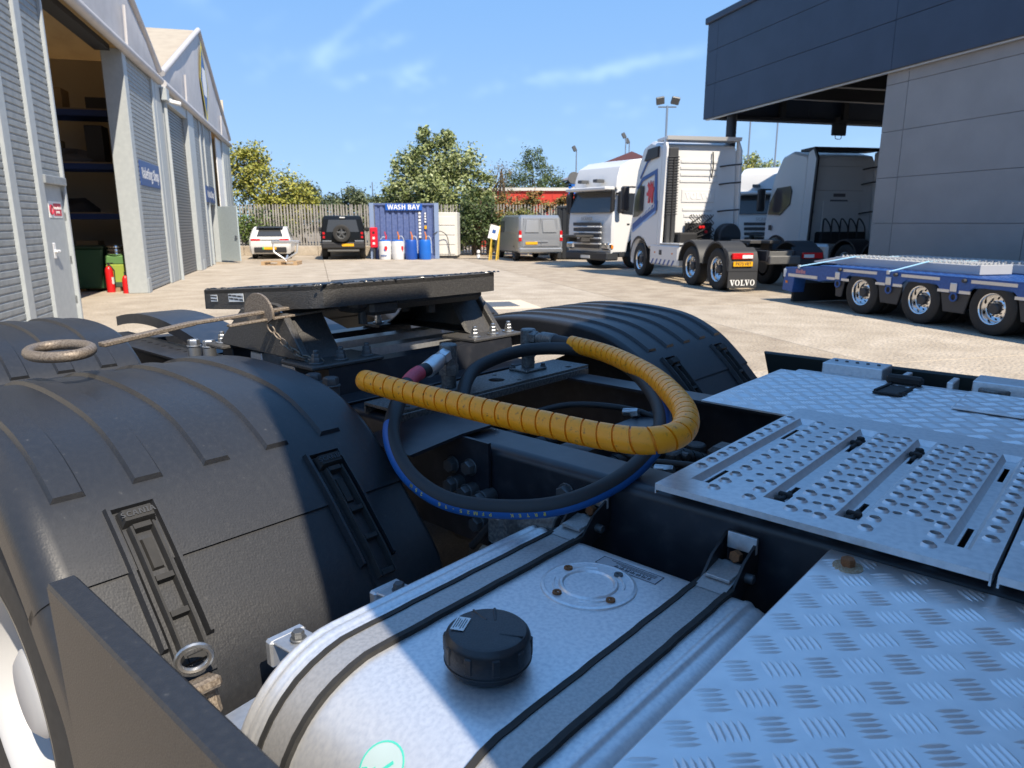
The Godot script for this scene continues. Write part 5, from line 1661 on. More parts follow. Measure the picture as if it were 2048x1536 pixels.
func shade_truck(at: Vector3, az: float, label: String, printed: bool) -> void:
	var r := vehicle("tractor_unit", label, "lorry", at, az, "white tractor units with black roof deflectors")
	var x0 := -3.6
	truck_wheels(r, [0.0, -1.36, -5.0], M.chrome)
	chassis(r, -5.5, 0.85)
	high_cab(r, x0, 3.85, M.black, true)
	for s in [-1, 1]:
		arch(r, 0.0, s, M.black, 0.64); arch(r, -1.36, s, M.black, 0.64)
		bxp(Vector3(-3.9, 0.4, s * 0.7), Vector3(-2.2, 1.0, s * 1.24), "fuel_tank", M.galv, r, 0.08)
		bxp(Vector3(0.6, 0.72, s * 0.7), Vector3(0.68, 0.86, s * 1.2), "tail_lamp", M.tail_red, r, 0.01)
		bxp(Vector3(x0 - 1.9, 1.38, s * 1.238), Vector3(x0 - 1.72, 1.55, s * 1.25), "grab_recess_shade", M.black, r, 0.005)  # black box stands in for the shade inside a grab recess
	for q in [3.3, 2.85, 1.95]:
		var b := MB.new()
		b.tube([Vector3(x0, q - 0.05, -0.72), Vector3(x0 + 0.2, q, -0.9), Vector3(x0 + 0.36, q + 0.04, -1.14)], 0.022, 8)
		part(b, "deflector_stay", M.black, r)
		b = MB.new()
		b.tube([Vector3(x0, q - 0.05, 0.9), Vector3(x0 + 0.2, q, 0.98), Vector3(x0 + 0.36, q + 0.04, 1.16)], 0.022, 8)
		part(b, "deflector_stay", M.black, r)
	bxp(Vector3(x0 - 0.02, 1.2, -0.75), Vector3(x0 + 0.025, 2.3, 0.55), "pressed_panel", M.white, r, 0.02)
	bxp(Vector3(x0 - 0.02, 2.6, -0.85), Vector3(x0 + 0.02, 3.35, 0.85), "pressed_panel", M.white, r, 0.02)
	bxp(Vector3(x0 + 0.05, 0.95, -0.8), Vector3(x0 + 0.4, 1.35, 0.8), "coupling_panel", M.matt_black, r, 0.05)
	for k in 5:
		var b := MB.new()
		var z := 0.6 - k * 0.3
		b.tube(smooth([Vector3(x0 + 0.2, 1.3, z), Vector3(x0 + 0.3, 1.75, z + 0.05), Vector3(x0 + 0.42, 1.5, z - 0.1), Vector3(x0 + 0.4, 1.1, z - 0.16)], 5), 0.022, 8)
		part(b, "air_line", M.hose, r, 60)
	if printed:
		var ink := mat(Color(0.12, 0.12, 0.13), 0.5)
		bxp(Vector3(x0 + 0.02, 2.42, -0.2), Vector3(x0 + 0.024, 2.52, 0.22), "cab_print", ink, r)
		for k in 2: bxp(Vector3(x0 + 0.02, 2.25 - k * 0.12, -0.3), Vector3(x0 + 0.024, 2.33 - k * 0.12, 0.32), "cab_print", ink, r)

func front_truck(at: Vector3, az: float, label: String) -> void:
	var r := vehicle("tractor_unit", label, "lorry", at, az, "white tractor units seen from the front")
	# x = 0 at the bumper, tail along +x
	var w := 1.25
	var warp := func(p: Vector3): return Vector3(p.x + 0.12 * pow(abs(p.z) / w, 4.0) * (1.0 if p.x < 0.5 else 0.0), p.y, p.z * (1.0 - 0.03 * max(0.0, p.y - 2.0)))
	slab_z(r, "cab_shell", M.white, [0.02, 0.55, 0.0, 1.5, 0.05, 1.95, 0.28, 2.75, 0.2, 2.85, 0.26, 3.2, 0.5, 3.55, 0.95, 3.78, 1.6, 3.88, 2.3, 3.86, 2.3, 0.95, 1.9, 0.95, 1.85, 0.85, 1.6, 1.1, 1.2, 1.12, 0.9, 0.9, 0.85, 0.55], -w, w, 0.06, warp)
	slab_x(r, "windscreen", M.glass, [-1.12, 1.98, 1.12, 1.98, 1.1, 2.72, -1.1, 2.72], -0.05, 0.02, 0.01, func(p): return warp.call(Vector3(p.x + (p.y - 1.95) * 0.29 + 0.03, p.y, p.z)))
	bxp(Vector3(-0.16, 2.74, -1.12), Vector3(0.3, 2.86, 1.12), "sun_visor", M.white, r, 0.03)
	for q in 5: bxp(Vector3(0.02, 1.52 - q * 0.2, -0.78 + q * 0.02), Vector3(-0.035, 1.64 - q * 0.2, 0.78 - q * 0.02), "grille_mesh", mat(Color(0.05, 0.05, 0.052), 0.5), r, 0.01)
	for q in 4: bxp(Vector3(0.02, 1.455 - q * 0.2, -0.8), Vector3(-0.05, 1.51 - q * 0.2, 0.8), "grille_bar", M.white, r, 0.015)
	lettering("SCANIA", 0.13, "badge", M.bolt, r, Vector3(-0.03, 1.77, 0), Basis(Vector3(0, 0, 1), Vector3.UP, Vector3.LEFT), 0.01)
	bxp(Vector3(-0.06, 0.3, -1.2), Vector3(0.5, 0.6, 1.2), "bumper", M.dark, r, 0.05)
	for s in [-1, 1]:
		bxp(Vector3(-0.02, 0.68, s * 0.78), Vector3(0.3, 0.92, s * 1.22), "headlamp", M.chrome, r, 0.05)
		bxp(Vector3(0.1, 0.7, s * 1.1), Vector3(0.36, 0.86, s * 1.245), "indicator", M.amber, r, 0.03)
		bxp(Vector3(-0.05, 3.02, s * 0.3), Vector3(0.3, 3.14, s * 0.55), "roof_lamp", M.bolt_dull, r, 0.02)
		bxp(Vector3(0.1, 2.0, s * 1.1), Vector3(0.24, 2.75, s * 1.21), "pillar_trim", M.black, r, 0.02)
		slab_z(r, "door_window", M.glass, [0.42, 1.95, 0.55, 2.65, 1.4, 2.65, 1.5, 2.2, 1.2, 1.9], s * (w - 0.02), s * (w + 0.005), 0, warp)
		var mi := Node3D.new()
		mi.name = "mirror"
		r.add_child(mi, true)
		bxp(Vector3(0.2, 1.95, s * 1.33), Vector3(0.42, 2.7, s * 1.55), "mirror_housing", M.black, mi, 0.05)
		bxp(Vector3(0.3, 2.6, s * 1.15), Vector3(0.36, 2.66, s * 1.4), "mirror_arm", M.black, mi, 0.01)
		bxp(Vector3(0.5, 0.42, s * 0.9), Vector3(1.0, 0.6, s * 1.23), "step", M.dark, r, 0.03)
		bxp(Vector3(2.0, 0.4, s * 0.75), Vector3(3.6, 0.95, s * 1.2), "fuel_tank", M.galv, r, 0.06)
		bxp(Vector3(0.8, 1.55, s * 1.24), Vector3(0.92, 1.6, s * 1.258), "door_handle", M.dark, r)
	truck_wheels(r, [1.4, 5.0], M.chrome)
	chassis(r, 2.0, 5.6)
	bxp(Vector3(-0.07, 0.36, -0.26), Vector3(-0.055, 0.47, 0.26), "number_plate", M.label, r)

func trailer() -> void:
	# x along the trailer towards its tail (far end), z to its left, which faces the yard
	var r := thing("lowloader_trailer", "blue low-loader trailer with silver loading ramps strapped on top", "trailer", site(10.72, 9.4), HEAD + 90.0)
	# local +x -> away from the viewer; thing() turns x to the site's forward direction
	var blue := M.blue_paint as Material
	var b := MB.new()
	b.span(Vector3(-7.5, 0.66, -1.24), Vector3(2.5, 0.8, 1.24), 0.02)
	part(b, "bed_frame", blue, r)
	var deck := bxp(Vector3(-7.5, 0.8, -1.25), Vector3(2.55, 0.815, 1.25), "deck", blue, r)
	b = MB.new()
	for i in 70:
		for j in 26:
			b.box(Vector3(-4.5 + i * 0.1, 0.8165, -1.22 + j * 0.096 + (0.048 if i % 2 else 0.0)), Vector3(0.05, 0.006, 0.018), 0.0, Basis(Vector3.UP, 0.7 if j % 2 else -0.7))
	part(b, "deck_studs", blue, r, 0).set_meta("kind", "stuff")
	# sloping tail
	slab_z(r, "tail", blue, [2.5, 0.8, 3.62, 0.72, 3.62, 0.6, 3.3, 0.52, 2.5, 0.5], -1.24, 1.24, 0.01)
	slab_z(r, "tail_end", blue, [3.62, 0.62, 3.68, 0.25, 3.35, 0.22, 3.3, 0.55], 0.95, 1.25, 0.01)
	slab_z(r, "tail_end", blue, [3.62, 0.62, 3.68, 0.25, 3.35, 0.22, 3.3, 0.55], -1.25, -0.95, 0.01)
	bxp(Vector3(3.35, 0.02, -1.2), Vector3(3.42, 0.4, 1.2), "tail_flap", M.rubber, r, 0.005)
	bxp(Vector3(3.56, 0.5, -1.256), Vector3(3.68, 0.7, -1.0), "tail_lamp", M.label, r, 0.03)
	bxp(Vector3(3.5, 0.4, -1.26), Vector3(3.56, 0.45, -1.2), "marker_lamp", M.amber, r)
	bxp(Vector3(2.6, 0.54, -1.252), Vector3(3.5, 0.6, -1.24), "reflective_strip", M.galv, r)
	for k in 4: bxp(Vector3(2.98 + k * 0.075, 0.62, -1.246), Vector3(3.04 + k * 0.075, 0.68 + 0.02 * (k % 2), -1.238), "maker_print", mat(Color(0.45, 0.2, 0.24), 0.5), r)
	# side beam with arches between the wheels
	for sg in [1, -1]:
		var prof := [2.5, 0.8, 2.5, 0.52, 2.02, 0.56]
		for cx in [1.42, 0.1, -1.22, -2.54]:
			for k in 9:
				var a := PI * (0.16 + 0.68 * k / 8.0)
				prof.append_array([cx + cos(a) * 0.5, 0.36 + sin(a) * 0.41])
			prof.append_array([cx - 0.52, 0.56])
		prof.append_array([-7.5, 0.56, -7.5, 0.8])
		slab_z(r, "side_beam", blue, prof, sg * 1.2, sg * 1.25, 0.004)
		for cx in [1.42, 0.1, -1.22, -2.54]:
			wheel(r, Vector3(cx, 0.39, sg * 1.1), sg, 0.39, 0.27, M.chrome)
			wheel(r, Vector3(cx, 0.39, sg * 0.78), sg, 0.39, 0.27, M.dark)
		for cx in [2.02, 0.76, -0.56, -1.88]:
			var fl := slab_z(r, "flap_panel", M.dark, [cx - 0.27, 0.56, cx + 0.27, 0.56, cx + 0.19, 0.26, cx - 0.19, 0.26] if cx < 2 else [cx - 0.15, 0.56, cx + 0.1, 0.56, cx + 0.06, 0.26, cx - 0.09, 0.26], sg * 1.18, sg * 1.22, 0.01)
			var rb := bxp(Vector3(cx - 0.06, 0.58, sg * 1.25), Vector3(cx + 0.06, 0.72, sg * 1.275), "ratchet", M.galv, r, 0.01)
			b = MB.new()
			b.ring_torus(Vector3(cx, 0.5, sg * 1.245), Vector3(0, 0, 1), 0.06, 0.014, 6, 16)
			part(b, "lashing_ring", blue, r)
			for q in [[-0.3, -0.1], [0.08, 0.3]]:
				bxp(Vector3(cx + q[0], 0.565, sg * 1.25), Vector3(cx + q[1], 0.61, sg * 1.254), "reflective_strip", M.galv, r)
		for q in [[1.05, 1.9], [-0.28, 0.5], [-1.6, -0.85]]: bxp(Vector3(q[0], 0.735, sg * 1.25), Vector3(q[1], 0.785, sg * 1.254), "reflective_strip", M.galv, r)
		for q in [1.95, 0.6, -0.75]:
			b = MB.new()
			b.cyl(Vector3(q, 0.765, sg * 1.245), Vector3(q, 0.765, sg * 1.31), 0.03, 10, 0.006)
			part(b, "hook", M.dark, r)
	# ramps on the deck: ladder frames with toothed rungs
	for k in 2:
		var rp := thing("loading_ramp", ["silver loading ramp strapped to trailer deck, its side towards the yard", "silver loading ramp on the trailer deck, behind the strapped one"][k], "ramp", site(10.25 + k * 0.85, 10.4 - k * 0.35, 0.83), HEAD + 90.0)
		for z in [-0.3, 0.3]: bxp(Vector3(-1.5, 0.0, z - 0.02), Vector3(1.7, 0.14, z + 0.02), "side_rail", M.ramp, rp, 0.005)
		for i in 26:
			var q := MB.new()
			q.span(Vector3(-1.45 + i * 0.12, 0.1, -0.28), Vector3(-1.42 + i * 0.12, 0.145, 0.28), 0.003)
			for j in 7: q.box(Vector3(-1.435 + i * 0.12, 0.152, -0.25 + j * 0.083), Vector3(0.03, 0.045, 0.035), 0.004)
			part(q, "rung", M.ramp, rp, 20)
		bxp(Vector3(-1.56, -0.0, -0.32), Vector3(-1.5, 0.15, 0.32), "end_plate", M.ramp, rp, 0.005)
		slab_z(rp, "toe", M.galv, [1.7, 0.13, 2.35, 0.02, 2.35, 0.0, 1.7, 0.0], -0.3, 0.3, 0.004)
	for k in 2:
		var st := thing("ratchet_strap", ["pale blue ratchet strap over the ramps near the trailer tail", "pale blue ratchet strap over the ramps beside the second wheel"][k], "strap", site(10.72, 9.4 + [2.6, 0.78][k]), HEAD + 90.0, "straps holding the ramps")
		b = MB.new()
		var pts := [Vector3(0.0, 0.8, -1.27), Vector3(-0.35, 0.992, -0.78), Vector3(-0.5, 0.992, 0.75), Vector3(-0.6, 0.8, 1.27)] if k else [Vector3(0.55, 0.76, -1.27), Vector3(-0.45, 0.992, -0.8), Vector3(-0.6, 0.992, 0.75), Vector3(-0.7, 0.8, 1.27)]
		for i in 3:
			var d: Vector3 = (pts[i + 1] - pts[i]).normalized()
			var xx: Vector3 = Vector3.RIGHT - d * d.x
			xx = xx.normalized()
			b.box((pts[i] + pts[i + 1]) * 0.5, Vector3(0.05, 0.006, (pts[i + 1] - pts[i]).length()), 0.0, Basis(xx, d.cross(xx), d))
		part(b, "webbing", mat(Color(0.35, 0.6, 0.75), 0.7), st, 10)
		bxp(pts[0] - Vector3(0.03, 0.04, 0.01), pts[0] + Vector3(0.03, 0.03, 0.02), "buckle", M.galv, st, 0.006)

# ---------------------------------------------------------------- buildings (x across, -z along: both stand square to the yard)
func ribbed(r: Node, s0: float, s1: float, h0: float, h1: float, called: String, m: Material, t := -3.93, pitch := 0.1, depth := 0.014) -> MeshInstance3D:
	var b := MB.new()
	var prof := []
	var y := h0
	while y < h1 - 0.001:
		var e: float = min(y + pitch, h1)
		var d := (e - y) / pitch
		prof.append_array([[y, 0.0], [y + 0.012 * d, depth], [y + 0.074 * d * pitch / 0.1, depth], [y + 0.086 * d * pitch / 0.1, 0.0]])
		y = e
	prof.append([h1, 0.0])
	for i in prof.size() - 1:
		b.quad(Vector3(t + prof[i][1], prof[i][0], -s0), Vector3(t + prof[i][1], prof[i][0], -s1), Vector3(t + prof[i + 1][1], prof[i + 1][0], -s1), Vector3(t + prof[i + 1][1], prof[i + 1][0], -s0))
	for e in [s0, s1]:
		var A := [Vector3(t, h0, -e), Vector3(t - 0.06, h0, -e), Vector3(t - 0.06, h1, -e), Vector3(t, h1, -e)]
		if e == s1: b.quad(A[3], A[2], A[1], A[0])
		else: b.quad(A[0], A[1], A[2], A[3])
	b.quad(Vector3(t - 0.06, h0, -s1), Vector3(t - 0.06, h0, -s0), Vector3(t - 0.06, h1, -s0), Vector3(t - 0.06, h1, -s1))
	b.quad(Vector3(t, h0, -s0), Vector3(t - 0.06, h0, -s0), Vector3(t - 0.06, h0, -s1), Vector3(t, h0, -s1))
	return part(b, called, m, r, 20)
func post(r: Node, s0: float, s1: float, h0: float, h1: float, m: Material, t0 := -4.1, t1 := -3.87) -> MeshInstance3D:
	return bxp(Vector3(t0, h0, -s1), Vector3(t1, h1, -s0), "post", m, r, 0.012)
func gable(r: Node, s0: float, s1: float, apex: float, eave: float, ridge: float, fabric: Material, roofm: Material) -> void:
	var b := MB.new()
	var t := -3.86
	var back := -26.0
	var n := 12
	var curve := func(f: float): return eave + 0.25 + (ridge - eave - 0.25) * (1.0 - abs(1.0 - f)) if f <= 1.0 else 0.0
	# gable sheet, slightly slack between its fixings
	for k in n * 2:
		var f0 := float(k) / n
		var f1 := float(k + 1) / n
		var sa: float = lerp(s0, apex, f0) if f0 <= 1.0 else lerp(apex, s1, f0 - 1.0)
		var sb: float = lerp(s0, apex, f1) if f1 <= 1.0 else lerp(apex, s1, f1 - 1.0)
		var ha: float = curve.call(f0 if f0 <= 1.0 else 2.0 - f0)
		var hb: float = curve.call(f1 if f1 <= 1.0 else 2.0 - f1)
		for j in 6:
			var g0 := j / 6.0
			var g1 := (j + 1) / 6.0
			var bul := func(f, g): return t + 0.05 * sin(g * PI) * abs(sin(f * PI * 2.0)) + 0.012 * sin(f * 23.0 + g * 4.0)
			b.quad(Vector3(bul.call(f0, g0), lerp(eave, ha, g0), -sa), Vector3(bul.call(f1, g0), lerp(eave, hb, g0), -sb), Vector3(bul.call(f1, g1), lerp(eave, hb, g1), -sb), Vector3(bul.call(f0, g1), lerp(eave, ha, g1), -sa))
	part(b, "gable_sheet", fabric, r, 60)
	# roof sheets running back
	b = MB.new()
	for k in n * 2:
		var f0 := float(k) / n
		var f1 := float(k + 1) / n
		var sa: float = lerp(s0, apex, f0) if f0 <= 1.0 else lerp(apex, s1, f0 - 1.0)
		var sb: float = lerp(s0, apex, f1) if f1 <= 1.0 else lerp(apex, s1, f1 - 1.0)
		var ha: float = curve.call(f0 if f0 <= 1.0 else 2.0 - f0)
		var hb: float = curve.call(f1 if f1 <= 1.0 else 2.0 - f1)
		b.quad(Vector3(t - 0.02, ha, -sa), Vector3(t - 0.02, hb, -sb), Vector3(back, hb, -sb), Vector3(back, ha, -sa))
	part(b, "roof_sheet", roofm, r, 40)
	# verge tubes and eave valance
	for side in 2:
		var pts := []
		for k in 9:
			var f := k / 8.0
			pts.append(Vector3(t + 0.02, curve.call(f) + 0.02, -(lerp(s0, apex, f) if side == 0 else lerp(s1, apex, f))))
		b = MB.new()
		b.tube(pts, 0.09, 8)
		part(b, "verge", fabric, r, 50)
	b = MB.new()
	b.cyl(Vector3(t + 0.02, eave, -s0), Vector3(t + 0.02, eave, -s1), 0.11, 12)
	part(b, "valance_roll", fabric, r, 50)
	# hanging pennant sheet at the middle with the coloured lozenge
	for q in [s0 + (s1 - s0) * 0.22, s0 + (s1 - s0) * 0.78]:
		b = MB.new()
		b.tube([Vector3(t + 0.06, eave - 0.05, -q), Vector3(t + 0.09, eave + 0.9, -q)], 0.035, 6)
		part(b, "sheet_seam", fabric, r)
	var zz := func(m: Material, poly: Array, off: float, called: String):
		b = MB.new()
		var c := Vector3.ZERO
		var ps := []
		for i in range(0, poly.size(), 2): ps.append(Vector3(t + 0.075 + off, eave + poly[i + 1], -(apex + poly[i])))
		for i in range(1, ps.size() - 1): b.tri(ps[0], ps[i], ps[i + 1])
		part(b, called, m, r, 0)
	zz.call(mat(Color(0.75, 0.6, 0.02), 0.6), [0.0, 0.0, 1.1, 1.5, 0.0, 3.0, -1.1, 1.5], 0.0, "lozenge_edge")
	zz.call(M.blue_paint, [0.0, 0.25, 0.92, 1.5, 0.0, 2.75, -0.92, 1.5], 0.006, "lozenge")
	zz.call(M.plain_white, [-0.4, 1.0, 0.4, 1.0, 0.6, 1.5, 0.4, 2.0, -0.4, 2.0, -0.6, 1.5], 0.012, "lozenge_print")
func workshop() -> void:
	var r := thing("workshop_tent", "grey ribbed workshop with two fabric gables and open bay doors", "building", Vector3.ZERO, HEAD)
	var clad := tri_mat([[0.2, Color(0.19, 0.21, 0.225)], [0.5, Color(0.225, 0.245, 0.26)], [0.9, Color(0.26, 0.28, 0.29)]], 0.02, 0.5, 81, 0.5)
	var grey := tri_mat([[0.2, Color(0.34, 0.37, 0.385)], [0.6, Color(0.36, 0.39, 0.405)], [0.9, Color(0.38, 0.41, 0.42)]], 0.02, 0.6, 83, 0.5)
	var fabric := tri_mat([[0.15, Color(0.42, 0.41, 0.415)], [0.5, Color(0.45, 0.44, 0.45)], [0.9, Color(0.48, 0.47, 0.475)]], 0.01, 0.35, 85, 0.6)
	var roofm := tri_mat([[0.15, Color(0.38, 0.32, 0.245)], [0.5, Color(0.43, 0.37, 0.285)], [0.9, Color(0.46, 0.4, 0.31)]], 0.01, 0.3, 87, 0.7)
	roofm.backlight_enabled = true
	roofm.backlight = Color(0.5, 0.42, 0.3)
	gable(r, 5.4, 22.5, 14.0, 5.4, 9.0, fabric, roofm)
	gable(r, 22.9, 39.6, 31.4, 5.4, 8.75, fabric, roofm)
	# cladding
	ribbed(r, 5.4, 11.2, 0.02, 5.35, "cladding", clad)
	ribbed(r, 11.45, 12.25, 0.02, 5.35, "cladding", clad)
	ribbed(r, 12.5, 13.42, 2.33, 5.35, "cladding", clad)
	ribbed(r, 18.85, 21.5, 0.02, 5.35, "cladding", clad)
	ribbed(r, 28.2, 29.6, 0.02, 5.35, "cladding", clad)
	ribbed(r, 29.7, 30.6, 2.33, 5.35, "cladding", clad)
	ribbed(r, 30.7, 32.6, 2.33, 5.35, "cladding", clad)
	for q in [[11.2, 11.45], [12.25, 12.5], [21.5, 21.8], [21.85, 22.65], [22.75, 23.0], [27.0, 28.2], [29.6, 29.7], [30.6, 30.7], [32.6, 32.8], [36.6, 37.2], [37.3, 38.1], [38.2, 39.5]]: post(r, q[0], q[1], 0.0, 5.36, grey)
	post(r, 13.42, 13.5, 0.0, 5.36, grey, -4.25)
	post(r, 18.5, 18.84, 0.0, 5.36, grey, -4.3)
	for q in [18.55, 27.5]: bxp(Vector3(-3.87, 0.0, -q - 0.3), Vector3(-3.85, 0.35, -q), "foot_plate", grey, r, 0.004)
	# roller shutter
	ribbed(r, 23.0, 27.0, 0.02, 5.1, "roller_shutter", mat(Color(0.16, 0.165, 0.17), 0.45, 0.3), -4.05, 0.09, 0.025)
	bxp(Vector3(-4.2, 5.0, -27.0), Vector3(-3.9, 5.36, -23.0), "shutter_box", grey, r, 0.02)
	# closed personnel door and its head
	var d := bxp(Vector3(-3.99, 0.03, -13.42), Vector3(-3.93, 2.2, -12.5), "door", grey, r, 0.006)
	bxp(Vector3(-3.95, 2.2, -13.44), Vector3(-3.84, 2.33, -12.48), "door_head", clad, r, 0.01)
	bxp(Vector3(-3.932, 1.08, -12.72), Vector3(-3.9, 1.32, -12.6), "lock_case", M.plain_white, d, 0.01)
	bxp(Vector3(-3.91, 1.17, -12.8), Vector3(-3.86, 1.21, -12.63), "door_handle", M.plain_white, d, 0.01)
	for q in [0.3, 0.95, 1.65, 1.98]: bxp(Vector3(-3.94, q, -13.47), Vector3(-3.9, q + 0.14, -13.42), "hinge", M.bolt, d, 0.004)
	var sg := bxp(Vector3(-3.932, 1.7, -13.3), Vector3(-3.924, 1.95, -12.72), "door_sign", M.plain_white, d)
	bxp(Vector3(-3.925, 1.73, -13.27), Vector3(-3.92, 1.92, -12.93), "sign_print", mat(Color(0.5, 0.02, 0.05), 0.5), d)
	for k in 2: lettering(["No unauthorised", "persons"][k], 0.045, "sign_words", M.plain_white, d, Vector3(-3.919, 1.85 - k * 0.06, -13.1), Basis(Vector3(0, 0, -1), Vector3.UP, Vector3.RIGHT), 0.002, false, 0.75)
	var b := MB.new()
	b.ring_torus(Vector3(-3.922, 1.82, -12.82), Vector3.RIGHT, 0.07, 0.012, 6, 20)
	b.span(Vector3(-3.926, 1.76, -12.84), Vector3(-3.92, 1.88, -12.8))
	part(b, "sign_symbol", mat(Color(0.5, 0.02, 0.05), 0.5), d)
	# shop signs
	var s1 := bxp(Vector3(-3.925, 2.5, -21.45), Vector3(-3.9, 3.08, -19.2), "shop_sign", mat(Color(0.02, 0.055, 0.2), 0.4), r)
	lettering("Valeting Shop", 0.26, "sign_words", M.plain_white, s1, Vector3(-3.898, 2.79, -20.32), Basis(Vector3(0, 0, -1), Vector3.UP, Vector3.RIGHT), 0.001, false, 0.84)
	var s2 := bxp(Vector3(-3.9, 2.4, -32.3), Vector3(-3.87, 3.0, -29.9), "shop_sign", mat(Color(0.02, 0.055, 0.2), 0.4), r)
	lettering("Paint Shop", 0.26, "sign_words", M.plain_white, s2, Vector3(-3.868, 2.7, -31.1), Basis(Vector3(0, 0, -1), Vector3.UP, Vector3.RIGHT), 0.001, false, 1.0)
	# second personnel door, swung open
	bxp(Vector3(-3.99, 0.03, -30.6), Vector3(-3.94, 2.3, -29.7), "door_frame", grey, r, 0.006)
	b = MB.new()
	b.box(Vector3(0.62, 1.16, 0), Vector3(1.24, 2.22, 0.05), 0.004)
	var leaf := part(b, "open_door", tri_mat([[0.2, Color(0.34, 0.4, 0.42)], [0.8, Color(0.41, 0.47, 0.49)]], 0.03, 0.8, 91, 0.4), r)
	leaf.position = Vector3(-3.85, 0.02, -32.7)
	leaf.rotation_degrees.y = -48
	bxp(Vector3(1.05, 0.98, 0.025), Vector3(1.18, 1.1, 0.07), "door_handle", M.bolt, leaf, 0.01)
	bxp(Vector3(-4.0, 0.0, -36.6), Vector3(-3.96, 5.3, -34.9), "bay_curtain", M.plain_white, r)
	# rain pipe, junction box, camera
	b = MB.new()
	b.cyl(Vector3(-3.8, 0.0, -22.7), Vector3(-3.8, 4.9, -22.7), 0.05, 10)
	b.span(Vector3(-3.86, 4.9, -22.9), Vector3(-3.7, 5.25, -22.5), 0.02)
	part(b, "rain_pipe", grey, r)
	var cam := thing("security_camera", "white security camera under the gutter between the gables", "camera", site(-3.7, 23.05, 4.95), HEAD)
	b = MB.new()
	b.cyl(Vector3(0.0, 0, 0), Vector3(0.26, -0.06, 0.03), 0.06, 14, 0.015)
	part(b, "camera_body", M.plain_white, cam)
	bxp(Vector3(-0.14, -0.03, -0.03), Vector3(0.03, 0.08, 0.03), "camera_arm", M.plain_white, cam, 0.01)
	# the room behind the open bay
	var cream := mat(Color(0.55, 0.49, 0.38), 0.8)
	bxp(Vector3(-14.0, 0, -22.3), Vector3(-4.3, 7.5, -22.2), "partition_wall", cream, r)
	bxp(Vector3(-14.1, 0, -22.2), Vector3(-14.0, 8.5, -5.4), "back_wall", cream, r)
	bxp(Vector3(-14.0, 0, -5.4), Vector3(-3.93, 7.5, -5.3), "end_wall", cream, r)
	bxp(Vector3(-14.0, 0, -39.6), Vector3(-3.99, 7.5, -39.5), "end_wall", cream, r)
	bxp(Vector3(-14.0, 0.0, -32.9), Vector3(-4.3, 7.5, -32.8), "partition_wall", cream, r)
	bxp(Vector3(-4.4, 5.3, -18.5), Vector3(-4.1, 5.42, -13.5), "bay_lintel", M.dark, r)
	b = MB.new()
	for q in [[16.2, 16.6], [16.9, 16.6]]: b.tube([Vector3(-5.2, 5.3, -q[0]), Vector3(-5.2, 3.2, -lerp(q[0], q[1], 0.45)), Vector3(-5.2, 1.75, -q[1])], 0.012, 6)
	part(b, "pull_chain", M.galv, r)
	# racking
	var rack := thing("storage_rack", "blue steel storage rack inside the open workshop bay", "rack", site(-6.9, 20.9), HEAD)
	var bl := mat(Color(0.012, 0.04, 0.16), 0.45)
	for h in [0.75, 1.85, 3.05, 4.3]:
		for z in [-0.55, 0.55]: bxp(Vector3(-2.4, h - 0.14, z - 0.03), Vector3(2.2, h, z + 0.03), "shelf_beam", bl, rack, 0.005)
		bxp(Vector3(-2.4, h, -0.6), Vector3(2.2, h + 0.03, 0.6), "shelf_board", mat(Color(0.2, 0.15, 0.1), 0.8), rack)
	for x in [-2.45, 2.25]:
		for z in [-0.55, 0.55]: bxp(Vector3(x - 0.04, 0, z - 0.04), Vector3(x + 0.04, 4.9, z + 0.04), "upright", bl, rack)
	var card := mat(Color(0.3, 0.2, 0.1), 0.85)
	var k := 0
	for q in [[0.55, 3.08, 0.75, 0.55], [1.75, 3.08, 0.4, 0.9], [-0.4, 3.08, 0.7, 0.45], [0.9, 4.33, 0.5, 0.5], [1.9, 4.33, 0.5, 0.3], [0.2, 0.78, 0.8, 0.35], [1.3, 0.78, 0.5, 0.4], [-0.8, 0.78, 0.6, 0.3]]:
		var bx := thing("cardboard_box", ["large tan carton in the middle of the third shelf", "tall dark carton at the end of the third shelf", "flat tan carton at the deep end of the third shelf", "tan carton on the top shelf of the rack", "low carton at the end of the top shelf", "wide pale carton on the bottom shelf", "white carton at the end of the bottom shelf", "low carton at the deep end of the bottom shelf"][k], "box", site(-6.9 + q[0], 20.9, q[1]), HEAD)
		var bm: Material = card if k % 3 != 1 else (M.plain_white if k > 4 else M.dark)
		bxp(Vector3(-q[2] / 2, 0, -0.3), Vector3(q[2] / 2, q[3], 0.3), "carton", bm, bx, 0.01)
		bxp(Vector3(-0.04, q[3], -0.3), Vector3(0.04, q[3] + 0.003, 0.3), "packing_tape", mat(Color(0.35, 0.26, 0.14), 0.4), bx)
		k += 1
	var rng := RandomNumberGenerator.new()
	rng.seed = 3
	k = 0
	for q in [[0.2, 4.33], [1.2, 3.08], [1.0, 1.88], [-0.2, 1.88]]:
		b = MB.new()
		var f := FastNoiseLite.new()
		f.seed = 20 + k; f.frequency = 2.2
		b.lathe([Vector2(0.5, 0), Vector2(0.52, 0.1), Vector2(0.42, 0.22), Vector2(0.25, 0.3), Vector2(0, 0.33)], 18)
		b.warp(func(p): return p * Vector3(1.25, 0.9, 0.8) + Vector3(f.get_noise_3dv(p * 3.0) * 0.12, max(0.0, p.y) * f.get_noise_3dv(p * 4.0 + Vector3.ONE) * 0.9, f.get_noise_3dv(p * 3.0 + Vector3(5, 0, 0)) * 0.1) if p.y > 0.01 else p * Vector3(1.25, 1, 0.8))
		var o := part(b, "dust_sheet", mat([Color(0.14, 0.14, 0.15), Color(0.1, 0.1, 0.11), Color(0.03, 0.03, 0.035), Color(0.12, 0.13, 0.13)][k], 0.7), self, 60)
		o.name = numbered("dust_sheet")
